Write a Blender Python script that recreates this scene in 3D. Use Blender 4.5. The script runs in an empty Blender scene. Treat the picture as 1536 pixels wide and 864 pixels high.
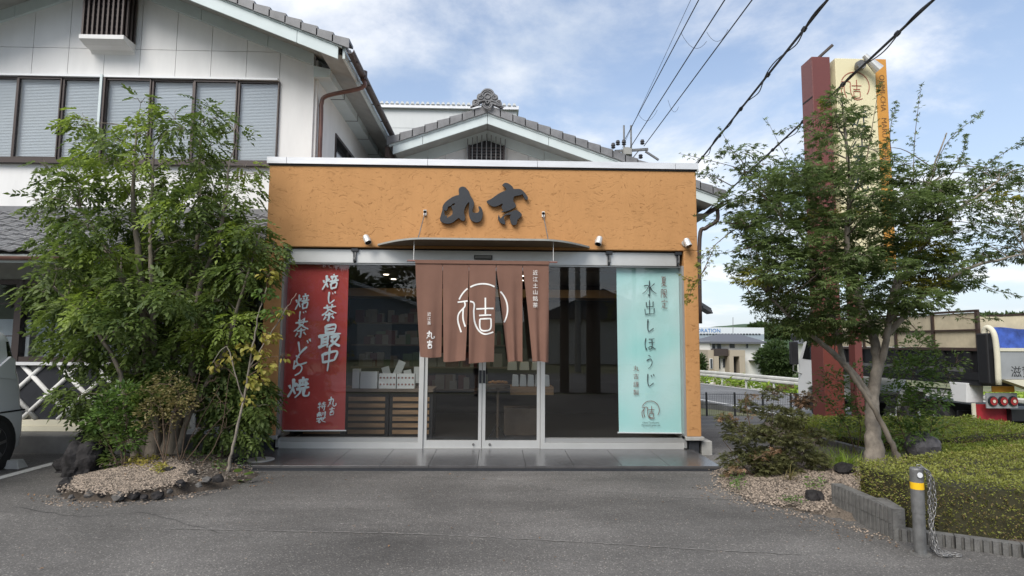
import bpy, math, random
import numpy as np
from mathutils import Vector, Matrix
random.seed(7); RNG = np.random.default_rng(7)
C = bpy.context.scene.collection
sc = bpy.context.scene

# ------------------------------------------------------------------ camera, sky, sun, exposure
CAM = np.array([0.0, -8.443, 1.55]); FPX = 900.0
YAW, PITCH, ROLL = math.radians(1.567), math.radians(5.206), math.radians(0.394)
fw = np.array([math.sin(YAW)*math.cos(PITCH), math.cos(YAW)*math.cos(PITCH), math.sin(PITCH)])
rt0 = np.array([math.cos(YAW), -math.sin(YAW), 0.0]); up0 = np.cross(rt0, fw)
rt = math.cos(ROLL)*rt0 + math.sin(ROLL)*up0; up = -math.sin(ROLL)*rt0 + math.cos(ROLL)*up0
cd = bpy.data.cameras.new('camera'); cam = bpy.data.objects.new('camera', cd); C.objects.link(cam)
cd.sensor_fit = 'HORIZONTAL'; cd.sensor_width = 36.0; cd.lens = 36.0*FPX/1536.0
cd.clip_start = 0.05; cd.clip_end = 3000
M = Matrix.Identity(4)
for i in range(3):
    M[i][0], M[i][1], M[i][2], M[i][3] = rt[i], up[i], -fw[i], CAM[i]
cam.matrix_world = M; sc.camera = cam

SUN_EL, SUN_AZ = 44.0, -150.0      # azimuth measured clockwise from +Y (behind the camera, a little to the left)
w = bpy.data.worlds.new('World'); sc.world = w; w.use_nodes = True
nt = w.node_tree; nt.nodes.clear()
def N(t, kind, **kw):
    n = t.nodes.new(kind)
    for k, v in kw.items():
        if k.startswith('i_'):
            key = k[2:]; key = int(key) if key.isdigit() else key.replace('_', ' ')
            n.inputs[key].default_value = v
        else: setattr(n, k, v)
    return n
out = N(nt, 'ShaderNodeOutputWorld'); bg = N(nt, 'ShaderNodeBackground'); bg.inputs[1].default_value = 0.1
sky = N(nt, 'ShaderNodeTexSky', sky_type='NISHITA', sun_disc=False, sun_elevation=math.radians(SUN_EL), sun_rotation=math.radians(SUN_AZ))
sky.air_density = 1.0; sky.dust_density = 1.2; sky.ozone_density = 2.0
tc = N(nt, 'ShaderNodeTexCoord'); sep = N(nt, 'ShaderNodeSeparateXYZ'); nt.links.new(tc.outputs['Generated'], sep.inputs[0])
zz = N(nt, 'ShaderNodeMath', operation='ADD', i_1=0.16); nt.links.new(sep.outputs[2], zz.inputs[0])
zm = N(nt, 'ShaderNodeMath', operation='MAXIMUM', i_1=0.05); nt.links.new(zz.outputs[0], zm.inputs[0])
dx = N(nt, 'ShaderNodeMath', operation='DIVIDE'); nt.links.new(sep.outputs[0], dx.inputs[0]); nt.links.new(zm.outputs[0], dx.inputs[1])
dy = N(nt, 'ShaderNodeMath', operation='DIVIDE'); nt.links.new(sep.outputs[1], dy.inputs[0]); nt.links.new(zm.outputs[0], dy.inputs[1])
cb = N(nt, 'ShaderNodeCombineXYZ', i_2=3.1); nt.links.new(dx.outputs[0], cb.inputs[0]); nt.links.new(dy.outputs[0], cb.inputs[1])
n1 = N(nt, 'ShaderNodeTexNoise', i_Scale=1.15, i_Detail=12.0, i_Roughness=0.6, i_Distortion=0.25); nt.links.new(cb.outputs[0], n1.inputs['Vector'])
n2 = N(nt, 'ShaderNodeTexNoise', i_Scale=0.8, i_Detail=2.0, i_Roughness=0.5); nt.links.new(cb.outputs[0], n2.inputs['Vector'])
s1 = N(nt, 'ShaderNodeMath', operation='MULTIPLY_ADD', i_1=0.45); nt.links.new(n2.outputs[0], s1.inputs[0]); nt.links.new(n1.outputs[0], s1.inputs[2])
# the cloud bank thins out from west (left) to east (right), as far as it can be seen
ew = N(nt, 'ShaderNodeMath', operation='MULTIPLY_ADD', i_1=-0.10); nt.links.new(sep.outputs[0], ew.inputs[0]); nt.links.new(s1.outputs[0], ew.inputs[2])
cr = N(nt, 'ShaderNodeValToRGB'); cr.color_ramp.elements[0].position = 0.60; cr.color_ramp.elements[1].position = 0.88
cr.color_ramp.interpolation = 'EASE'
nt.links.new(ew.outputs[0], cr.inputs[0])
n3 = N(nt, 'ShaderNodeTexNoise', i_Scale=1.6, i_Detail=6.0, i_Roughness=0.55); nt.links.new(cb.outputs[0], n3.inputs['Vector'])
cc = N(nt, 'ShaderNodeValToRGB'); cc.color_ramp.elements[0].position = 0.35; cc.color_ramp.elements[0].color = (0.66, 0.72, 0.80, 1)
cc.color_ramp.elements[1].position = 0.62; cc.color_ramp.elements[1].color = (1.0, 1.0, 1.01, 1)
nt.links.new(n3.outputs[0], cc.inputs[0])
cs = N(nt, 'ShaderNodeVectorMath', operation='SCALE'); cs.inputs['Scale'].default_value = 5.2; nt.links.new(cc.outputs[0], cs.inputs[0])
# low milky band: humid air near the horizon, all round
hz = N(nt, 'ShaderNodeMapRange'); hz.inputs['From Min'].default_value = 0.0; hz.inputs['From Max'].default_value = 0.62
hz.inputs['To Min'].default_value = 0.78; hz.inputs['To Max'].default_value = 0.0; nt.links.new(sep.outputs[2], hz.inputs['Value'])
mxh = N(nt, 'ShaderNodeMix', data_type='RGBA'); nt.links.new(hz.outputs[0], mxh.inputs[0])
sks = N(nt, 'ShaderNodeVectorMath', operation='MULTIPLY'); sks.inputs[1].default_value = (.95, .92, .90); nt.links.new(sky.outputs[0], sks.inputs[0])
nt.links.new(sks.outputs[0], mxh.inputs[6]); mxh.inputs[7].default_value = (3.0, 3.4, 3.95, 1)
mx = N(nt, 'ShaderNodeMix', data_type='RGBA'); nt.links.new(cr.outputs[0], mx.inputs[0])
nt.links.new(mxh.outputs[2], mx.inputs[6]); nt.links.new(cs.outputs[0], mx.inputs[7])
nt.links.new(mx.outputs[2], bg.inputs[0]); nt.links.new(bg.outputs[0], out.inputs[0])

sl = bpy.data.lights.new('sun', 'SUN'); so = bpy.data.objects.new('sun', sl); C.objects.link(so)
sl.energy = 1.5; sl.angle = math.radians(32); sl.color = (1.0, 0.96, 0.9)
az, el = math.radians(SUN_AZ), math.radians(SUN_EL)
sd = Vector((math.sin(az)*math.cos(el), math.cos(az)*math.cos(el), math.sin(el)))
so.rotation_euler = sd.to_track_quat('Z', 'Y').to_euler()
sc.view_settings.view_transform = 'Standard'; sc.view_settings.look = 'None'; sc.view_settings.exposure = 1.22; sc.view_settings.gamma = 1.0
sc.cycles.max_bounces = 7; sc.cycles.transparent_max_bounces = 12; sc.cycles.glossy_bounces = 3; sc.cycles.diffuse_bounces = 3
sc.cycles.caustics_reflective = False; sc.cycles.caustics_refractive = False

# ------------------------------------------------------------------ helpers
def at(px, py, Y):
    """A measured point of the photograph, put on the plane at depth Y."""
    d = fw + (px-768)/FPX*rt - (py-432)/FPX*up
    t = (Y-CAM[1])/d[1]; return CAM + t*d
def gd(px, py, z=0.0):
    d = fw + (px-768)/FPX*rt - (py-432)/FPX*up
    t = (z-CAM[2])/d[2]; return CAM + t*d

def wloc(o):
    v = np.zeros(3)
    while o is not None:
        v += np.array(o.location); o = o.parent
    return v
def tag(o, label=None, cat=None, group=None, kind=None):
    if label: o['label'] = label
    if cat: o['category'] = cat
    if group: o['group'] = group
    if kind: o['kind'] = kind
    return o
def empty(name, loc, label, cat, group=None, rz=0.0):
    o = bpy.data.objects.new(name, None); C.objects.link(o); o.empty_display_size = 0.2
    o.location = tuple(float(v) for v in loc); o.rotation_euler = (0, 0, rz)
    return tag(o, label, cat, group)
def link(name, me, parent=None, loc=None):
    o = bpy.data.objects.new(name, me); C.objects.link(o)
    if parent is not None: o.parent = parent
    if loc is not None: o.location = tuple(float(v) for v in loc)
    return o
def copy_tree(o, parent=None):
    c = o.copy(); C.objects.link(c); c.parent = parent
    for ch in o.children: copy_tree(ch, c)
    return c

class MB:
    def __init__(s): s.v = []; s.f = []; s.m = []; s.cur = 0
    def add(s, vs, fs):
        b = len(s.v); s.v += [tuple(float(c) for c in p) for p in vs]
        s.f += [tuple(i+b for i in f) for f in fs]; s.m += [s.cur]*len(fs); return s
    def box(s, x0, x1, y0, y1, z0, z1):
        vs = [(x0,y0,z0),(x1,y0,z0),(x1,y1,z0),(x0,y1,z0),(x0,y0,z1),(x1,y0,z1),(x1,y1,z1),(x0,y1,z1)]
        return s.add(vs, [(0,3,2,1),(4,5,6,7),(0,1,5,4),(1,2,6,5),(2,3,7,6),(3,0,4,7)])
    def obox(s, c, ax, ay, az, hx, hy, hz):
        c = np.array(c, float); ax, ay, az = [np.array(a, float)/np.linalg.norm(a) for a in (ax, ay, az)]
        vs = [c+sx*hx*ax+sy*hy*ay+sz*hz*az for sz in (-1,1) for sx, sy in ((-1,-1),(1,-1),(1,1),(-1,1))]
        return s.add(vs, [(0,3,2,1),(4,5,6,7),(0,1,5,4),(1,2,6,5),(2,3,7,6),(3,0,4,7)])
    def bar(s, a, b, wd, ht, upv=(0,0,1)):
        a, b = np.array(a, float), np.array(b, float); d = b-a; L = np.linalg.norm(d); d /= L
        side = np.cross(d, upv); side /= np.linalg.norm(side); u = np.cross(side, d)
        return s.obox((a+b)/2, d, side, u, L/2, wd/2, ht/2)
    def prism(s, poly, axis, a, b):
        """poly: 2-D points; axis 'x','y','z' is the extrusion axis from a to b."""
        def P(p, t):
            return {'x': (t, p[0], p[1]), 'y': (p[0], t, p[1]), 'z': (p[0], p[1], t)}[axis]
        n = len(poly); vs = [P(p, a) for p in poly]+[P(p, b) for p in poly]
        fs = [tuple(range(n)), tuple(range(2*n-1, n-1, -1))]+[(i, i+n, (i+1)%n+n, (i+1)%n) for i in range(n)]
        return s.add(vs, fs)
    def tube(s, pts, rad, seg=6, caps=True):
        pts = [np.array(p, float) for p in pts]; n = len(pts)
        if not hasattr(rad, '__len__'): rad = [rad]*n
        t = pts[1]-pts[0]; t = t/np.linalg.norm(t)
        a = np.array([0,0,1.0]) if abs(t[2]) < 0.9 else np.array([1.0,0,0])
        u = np.cross(t, a); u /= np.linalg.norm(u); vs = []
        for i in range(n):
            t = pts[min(i+1, n-1)]-pts[max(i-1, 0)]; t = t/(np.linalg.norm(t)+1e-9)
            u = u-np.dot(u, t)*t; u /= np.linalg.norm(u)+1e-9; v = np.cross(t, u)
            for k in range(seg):
                an = 2*math.pi*k/seg; vs.append(pts[i]+rad[i]*(math.cos(an)*u+math.sin(an)*v))
        fs = [(i*seg+k, i*seg+(k+1)%seg, (i+1)*seg+(k+1)%seg, (i+1)*seg+k) for i in range(n-1) for k in range(seg)]
        if caps: fs += [tuple(range(seg-1, -1, -1)), tuple((n-1)*seg+k for k in range(seg))]
        return s.add(vs, fs)
    def grid(s, fn, nu, nv):
        vs = [fn(i/nu, j/nv) for j in range(nv+1) for i in range(nu+1)]
        return s.add(vs, [(j*(nu+1)+i, j*(nu+1)+i+1, (j+1)*(nu+1)+i+1, (j+1)*(nu+1)+i) for j in range(nv) for i in range(nu)])
    def lathe(s, prof, seg=16, c=(0,0,0), axis='z'):
        vs = []
        for r, h in prof:
            for k in range(seg):
                an = 2*math.pi*k/seg; p = (r*math.cos(an), r*math.sin(an), h)
                if axis == 'x': p = (p[2], p[0], p[1])
                if axis == 'y': p = (p[0], p[2], p[1])
                vs.append((p[0]+c[0], p[1]+c[1], p[2]+c[2]))
        n = len(prof)
        return s.add(vs, [(i*seg+k, i*seg+(k+1)%seg, (i+1)*seg+(k+1)%seg, (i+1)*seg+k) for i in range(n-1) for k in range(seg)]
                     + [tuple(range(seg-1, -1, -1)), tuple((n-1)*seg+k for k in range(seg))])
    def mesh(s, name, mat, off=(0,0,0), smooth=False):
        me = bpy.data.meshes.new(name); vs = np.array(s.v)-np.array(off)
        me.from_pydata(vs.tolist(), [], s.f)
        for m in (mat if isinstance(mat, (list, tuple)) else [mat]): me.materials.append(m)
        if s.m and max(s.m) > 0: me.polygons.foreach_set('material_index', s.m)
        if smooth: me.polygons.foreach_set('use_smooth', [True]*len(s.f))
        me.update(); return me
    def build(s, name, mat, parent=None, smooth=False, bevel=0, base=None, local=False):
        off = np.zeros(3) if local else (wloc(parent) if parent is not None else np.zeros(3))
        if base is not None: off = off+(np.array(base) if local else np.array(base)-off)
        o = link(name, s.mesh(name, mat, off, smooth), parent)
        if base is not None: o.location = tuple(np.array(base)-(0 if local else (wloc(parent) if parent is not None else 0)))
        if bevel:
            b = o.modifiers.new('bevel', 'BEVEL'); b.width = bevel; b.segments = 2; b.limit_method = 'ANGLE'
        return o
def box(name, mat, parent, *b, bevel=0, **k): return MB().box(*b).build(name, mat, parent, bevel=bevel, **k)

# ------------------------------------------------------------------ materials
def mat(name, col, rough=0.6, metal=0.0, var=0.0, vscale=4.0, bump=0.0, bscale=60.0, spec=0.5, island=0.0, coords='Object', detail=4.0, stretch=None, col2=None):
    m = bpy.data.materials.new(name); m.use_nodes = True; t = m.node_tree; b = t.nodes['Principled BSDF']
    b.inputs['Roughness'].default_value = rough; b.inputs['Metallic'].default_value = metal; b.inputs['Specular IOR Level'].default_value = spec
    b.inputs['Base Color'].default_value = (*col, 1)
    tcn = N(t, 'ShaderNodeTexCoord'); vec = tcn.outputs[coords]
    if stretch:
        mp = N(t, 'ShaderNodeMapping'); mp.inputs['Scale'].default_value = stretch; t.links.new(vec, mp.inputs[0]); vec = mp.outputs[0]
    cur = None
    if var > 0 or col2:
        n = N(t, 'ShaderNodeTexNoise', i_Scale=vscale, i_Detail=detail, i_Roughness=0.6); t.links.new(vec, n.inputs['Vector'])
        r = N(t, 'ShaderNodeMapRange'); r.inputs['From Min'].default_value = 0.3; r.inputs['From Max'].default_value = 0.7; t.links.new(n.outputs[0], r.inputs['Value'])
        x = N(t, 'ShaderNodeMix', data_type='RGBA'); t.links.new(r.outputs[0], x.inputs[0])
        c2 = col2 or tuple(min(1, c*(1+var)) for c in col)
        x.inputs[6].default_value = (*[c*(1-var) for c in col], 1); x.inputs[7].default_value = (*c2, 1); cur = x.outputs[2]
    if island > 0:
        g = N(t, 'ShaderNodeNewGeometry'); h = N(t, 'ShaderNodeHueSaturation')
        if cur: t.links.new(cur, h.inputs['Color'])
        else: h.inputs['Color'].default_value = (*col, 1)
        r = N(t, 'ShaderNodeMapRange'); r.inputs['To Min'].default_value = 1-island; r.inputs['To Max'].default_value = 1+island
        t.links.new(g.outputs['Random Per Island'], r.inputs['Value']); t.links.new(r.outputs[0], h.inputs['Value']); cur = h.outputs[0]
    if cur: t.links.new(cur, b.inputs['Base Color'])
    if bump > 0:
        n = N(t, 'ShaderNodeTexNoise', i_Scale=bscale, i_Detail=5.0, i_Roughness=0.6); t.links.new(vec, n.inputs['Vector'])
        bm = N(t, 'ShaderNodeBump', i_Strength=bump, i_Distance=0.01); t.links.new(n.outputs[0], bm.inputs['Height']); t.links.new(bm.outputs[0], b.inputs['Normal'])
    return m
def leafmat(name, c1, c2, trans=0.35, rough=0.5):
    m = bpy.data.materials.new(name); m.use_nodes = True; t = m.node_tree; b = t.nodes['Principled BSDF']; o = t.nodes['Material Output']
    g = N(t, 'ShaderNodeNewGeometry'); n = N(t, 'ShaderNodeTexNoise', i_Scale=1.6, i_Detail=2.0); tcn = N(t, 'ShaderNodeTexCoord'); t.links.new(tcn.outputs['Object'], n.inputs['Vector'])
    a = N(t, 'ShaderNodeMath', operation='MULTIPLY_ADD', i_1=0.55); t.links.new(g.outputs['Random Per Island'], a.inputs[0])
    sb = N(t, 'ShaderNodeMapRange'); sb.inputs['From Min'].default_value = 0.35; sb.inputs['From Max'].default_value = 0.7; sb.inputs['To Max'].default_value = 0.5
    t.links.new(n.outputs[0], sb.inputs['Value']); t.links.new(sb.outputs[0], a.inputs[2])
    x = N(t, 'ShaderNodeMix', data_type='RGBA'); t.links.new(a.outputs[0], x.inputs[0]); x.inputs[6].default_value = (*c1, 1); x.inputs[7].default_value = (*c2, 1)
    t.links.new(x.outputs[2], b.inputs['Base Color']); b.inputs['Roughness'].default_value = rough; b.inputs['Specular IOR Level'].default_value = 0.35
    tr = N(t, 'ShaderNodeBsdfTranslucent'); hs = N(t, 'ShaderNodeHueSaturation', i_Value=1.5, i_Saturation=1.1); t.links.new(x.outputs[2], hs.inputs['Color']); t.links.new(hs.outputs[0], tr.inputs[0])
    mxn = N(t, 'ShaderNodeMixShader', i_0=trans); t.links.new(b.outputs[0], mxn.inputs[1]); t.links.new(tr.outputs[0], mxn.inputs[2]); t.links.new(mxn.outputs[0], o.inputs[0])
    return m
def emit(name, col, s):
    m = bpy.data.materials.new(name); m.use_nodes = True; b = m.node_tree.nodes['Principled BSDF']
    b.inputs['Base Color'].default_value = (*col, 1); b.inputs['Emission Color'].default_value = (*col, 1); b.inputs['Emission Strength'].default_value = s; return m

def stucco():
    m = mat('orange_stucco', (0.54, 0.285, 0.115), 0.9, spec=0.15); t = m.node_tree; b = t.nodes['Principled BSDF']
    tcn = N(t, 'ShaderNodeTexCoord'); o = tcn.outputs['Object']
    wob = N(t, 'ShaderNodeTexNoise', i_Scale=2.2, i_Detail=2.0); t.links.new(o, wob.inputs['Vector'])
    ad = N(t, 'ShaderNodeVectorMath', operation='MULTIPLY_ADD'); ad.inputs[1].default_value = (.7, .7, .7); t.links.new(wob.outputs['Color'], ad.inputs[0]); t.links.new(o, ad.inputs[2])
    mp = N(t, 'ShaderNodeMapping'); mp.inputs['Scale'].default_value = (4.5, 4.5, 17); t.links.new(ad.outputs[0], mp.inputs[0])
    n = N(t, 'ShaderNodeTexNoise', i_Scale=2.3, i_Detail=9.0, i_Roughness=0.68, i_Distortion=0.7); t.links.new(mp.outputs[0], n.inputs['Vector'])
    r = N(t, 'ShaderNodeValToRGB'); e = r.color_ramp.elements; e[0].position = .34; e[0].color = (0.15,0.15,0.15,1); e[1].position = .41; e[1].color = (1,1,1,1)
    t.links.new(n.outputs[0], r.inputs[0])
    f = N(t, 'ShaderNodeTexNoise', i_Scale=1.3, i_Detail=5.0); t.links.new(o, f.inputs['Vector'])
    x = N(t, 'ShaderNodeMix', data_type='RGBA'); t.links.new(f.outputs[0], x.inputs[0]); x.inputs[6].default_value = (0.43,0.222,0.09,1); x.inputs[7].default_value = (0.58,0.31,0.132,1)
    mk = N(t, 'ShaderNodeTexNoise', i_Scale=1.1, i_Detail=3.0); t.links.new(o, mk.inputs['Vector'])
    mr = N(t, 'ShaderNodeMapRange'); mr.inputs['From Min'].default_value = .42; mr.inputs['From Max'].default_value = .60; mr.inputs['To Min'].default_value = .8; mr.inputs['To Max'].default_value = 0.0; t.links.new(mk.outputs[0], mr.inputs['Value'])
    mx_ = N(t, 'ShaderNodeMath', operation='MAXIMUM'); t.links.new(mr.outputs[0], mx_.inputs[0]); t.links.new(r.outputs[0], mx_.inputs[1])
    x2 = N(t, 'ShaderNodeMix', data_type='RGBA'); t.links.new(mx_.outputs[0], x2.inputs[0]); x2.inputs[6].default_value = (0.42,0.205,0.08,1); t.links.new(x.outputs[2], x2.inputs[7])
    # rain dirt running down from under the metal cap, and faint blotches
    st = N(t, 'ShaderNodeMapping'); st.inputs['Scale'].default_value = (5, 5, .9); t.links.new(o, st.inputs[0]); sn = N(t, 'ShaderNodeTexNoise', i_Scale=1.4, i_Detail=6.0, i_Roughness=0.65); t.links.new(st.outputs[0], sn.inputs['Vector'])
    sr = N(t, 'ShaderNodeMapRange'); sr.inputs['From Min'].default_value = .35; sr.inputs['From Max'].default_value = .62; sr.inputs['To Min'].default_value = .955; sr.inputs['To Max'].default_value = 1.02; t.links.new(sn.outputs[0], sr.inputs['Value'])
    sv_ = N(t, 'ShaderNodeVectorMath', operation='SCALE'); t.links.new(x2.outputs[2], sv_.inputs[0]); t.links.new(sr.outputs[0], sv_.inputs['Scale'])
    t.links.new(sv_.outputs[0], b.inputs['Base Color'])
    fn = N(t, 'ShaderNodeTexNoise', i_Scale=90.0, i_Detail=3.0); t.links.new(o, fn.inputs['Vector'])
    hm = N(t, 'ShaderNodeMath', operation='MULTIPLY_ADD', i_1=0.3); t.links.new(fn.outputs[0], hm.inputs[0]); t.links.new(r.outputs[0], hm.inputs[2])
    hn = N(t, 'ShaderNodeMath', operation='ADD'); t.links.new(hm.outputs[0], hn.inputs[0]); t.links.new(n.outputs[0], hn.inputs[1])
    bm = N(t, 'ShaderNodeBump', i_Strength=0.8, i_Distance=0.006); t.links.new(hn.outputs[0], bm.inputs['Height']); t.links.new(bm.outputs[0], b.inputs['Normal'])
    return m
def asphalt(name, base, worn=0.0):
    m = mat(name, base, 0.85, spec=0.3); t = m.node_tree; b = t.nodes['Principled BSDF']; tcn = N(t, 'ShaderNodeTexCoord'); o = tcn.outputs['Object']
    v = N(t, 'ShaderNodeTexVoronoi', i_Scale=120.0); t.links.new(o, v.inputs['Vector'])
    n = N(t, 'ShaderNodeTexNoise', i_Scale=0.55, i_Detail=6.0, i_Roughness=0.62, i_Distortion=0.4); t.links.new(o, n.inputs['Vector'])
    mp = N(t, 'ShaderNodeMapping'); mp.inputs['Scale'].default_value = (0.35, 1.5, 1); mp.inputs['Rotation'].default_value = (0,0,.12); t.links.new(o, mp.inputs[0])
    n4 = N(t, 'ShaderNodeTexNoise', i_Scale=0.9, i_Detail=5.0, i_Roughness=0.6); t.links.new(mp.outputs[0], n4.inputs['Vector'])
    sp = N(t, 'ShaderNodeSeparateColor'); t.links.new(v.outputs['Color'], sp.inputs[0])
    # stone chips: most dark, a few pale
    r = N(t, 'ShaderNodeValToRGB'); e = r.color_ramp.elements; e[0].position = 0.0; e[0].color = (.68,.68,.68,1); e[1].position = 1.0; e[1].color = (2.3,2.3,2.2,1)
    a = e.new(0.6); a.color = (.95,.95,.95,1); a = e.new(0.93); a.color = (1.2,1.2,1.18,1)
    t.links.new(sp.outputs[0], r.inputs[0])
    r2 = N(t, 'ShaderNodeMapRange'); r2.inputs['From Min'].default_value = .3; r2.inputs['From Max'].default_value = .72; r2.inputs['To Min'].default_value = .70; r2.inputs['To Max'].default_value = 1.36; t.links.new(n.outputs[0], r2.inputs['Value'])
    r3 = N(t, 'ShaderNodeMapRange'); r3.inputs['From Min'].default_value = .35; r3.inputs['From Max'].default_value = .7; r3.inputs['To Min'].default_value = .82; r3.inputs['To Max'].default_value = 1.28; t.links.new(n4.outputs[0], r3.inputs['Value'])
    mu = N(t, 'ShaderNodeMath', operation='MULTIPLY'); t.links.new(r2.outputs[0], mu.inputs[0]); t.links.new(r3.outputs[0], mu.inputs[1])
    s = N(t, 'ShaderNodeVectorMath', operation='SCALE'); t.links.new(r.outputs[0], s.inputs[0]); t.links.new(mu.outputs[0], s.inputs['Scale'])
    q = N(t, 'ShaderNodeVectorMath', operation='MULTIPLY'); t.links.new(s.outputs[0], q.inputs[0]); q.inputs[1].default_value = base; t.links.new(q.outputs[0], b.inputs['Base Color'])
    fn = N(t, 'ShaderNodeTexNoise', i_Scale=160.0, i_Detail=3.0); t.links.new(o, fn.inputs['Vector'])
    bm = N(t, 'ShaderNodeBump', i_Strength=0.5, i_Distance=0.006); t.links.new(fn.outputs[0], bm.inputs['Height']); t.links.new(bm.outputs[0], b.inputs['Normal'])
    return m
def glassmat(name, tint=(.86,.88,.88), refl=1.0):
    m = bpy.data.materials.new(name); m.use_nodes = True; t = m.node_tree; t.nodes.clear(); o = N(t, 'ShaderNodeOutputMaterial')
    tr = N(t, 'ShaderNodeBsdfTransparent'); tr.inputs[0].default_value = (*tint, 1); gl = N(t, 'ShaderNodeBsdfGlossy', i_Roughness=0.0)
    f = N(t, 'ShaderNodeFresnel', i_IOR=1.52); gg = N(t, 'ShaderNodeNewGeometry'); io = N(t, 'ShaderNodeMapRange'); io.inputs['To Min'].default_value = 1.52; io.inputs['To Max'].default_value = 1/1.52; t.links.new(gg.outputs['Backfacing'], io.inputs['Value']); t.links.new(io.outputs[0], f.inputs['IOR']); mm = N(t, 'ShaderNodeMath', operation='MULTIPLY', i_1=refl); t.links.new(f.outputs[0], mm.inputs[0])
    x = N(t, 'ShaderNodeMixShader'); t.links.new(mm.outputs[0], x.inputs[0]); t.links.new(tr.outputs[0], x.inputs[1]); t.links.new(gl.outputs[0], x.inputs[2]); t.links.new(x.outputs[0], o.inputs[0])
    return m
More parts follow.
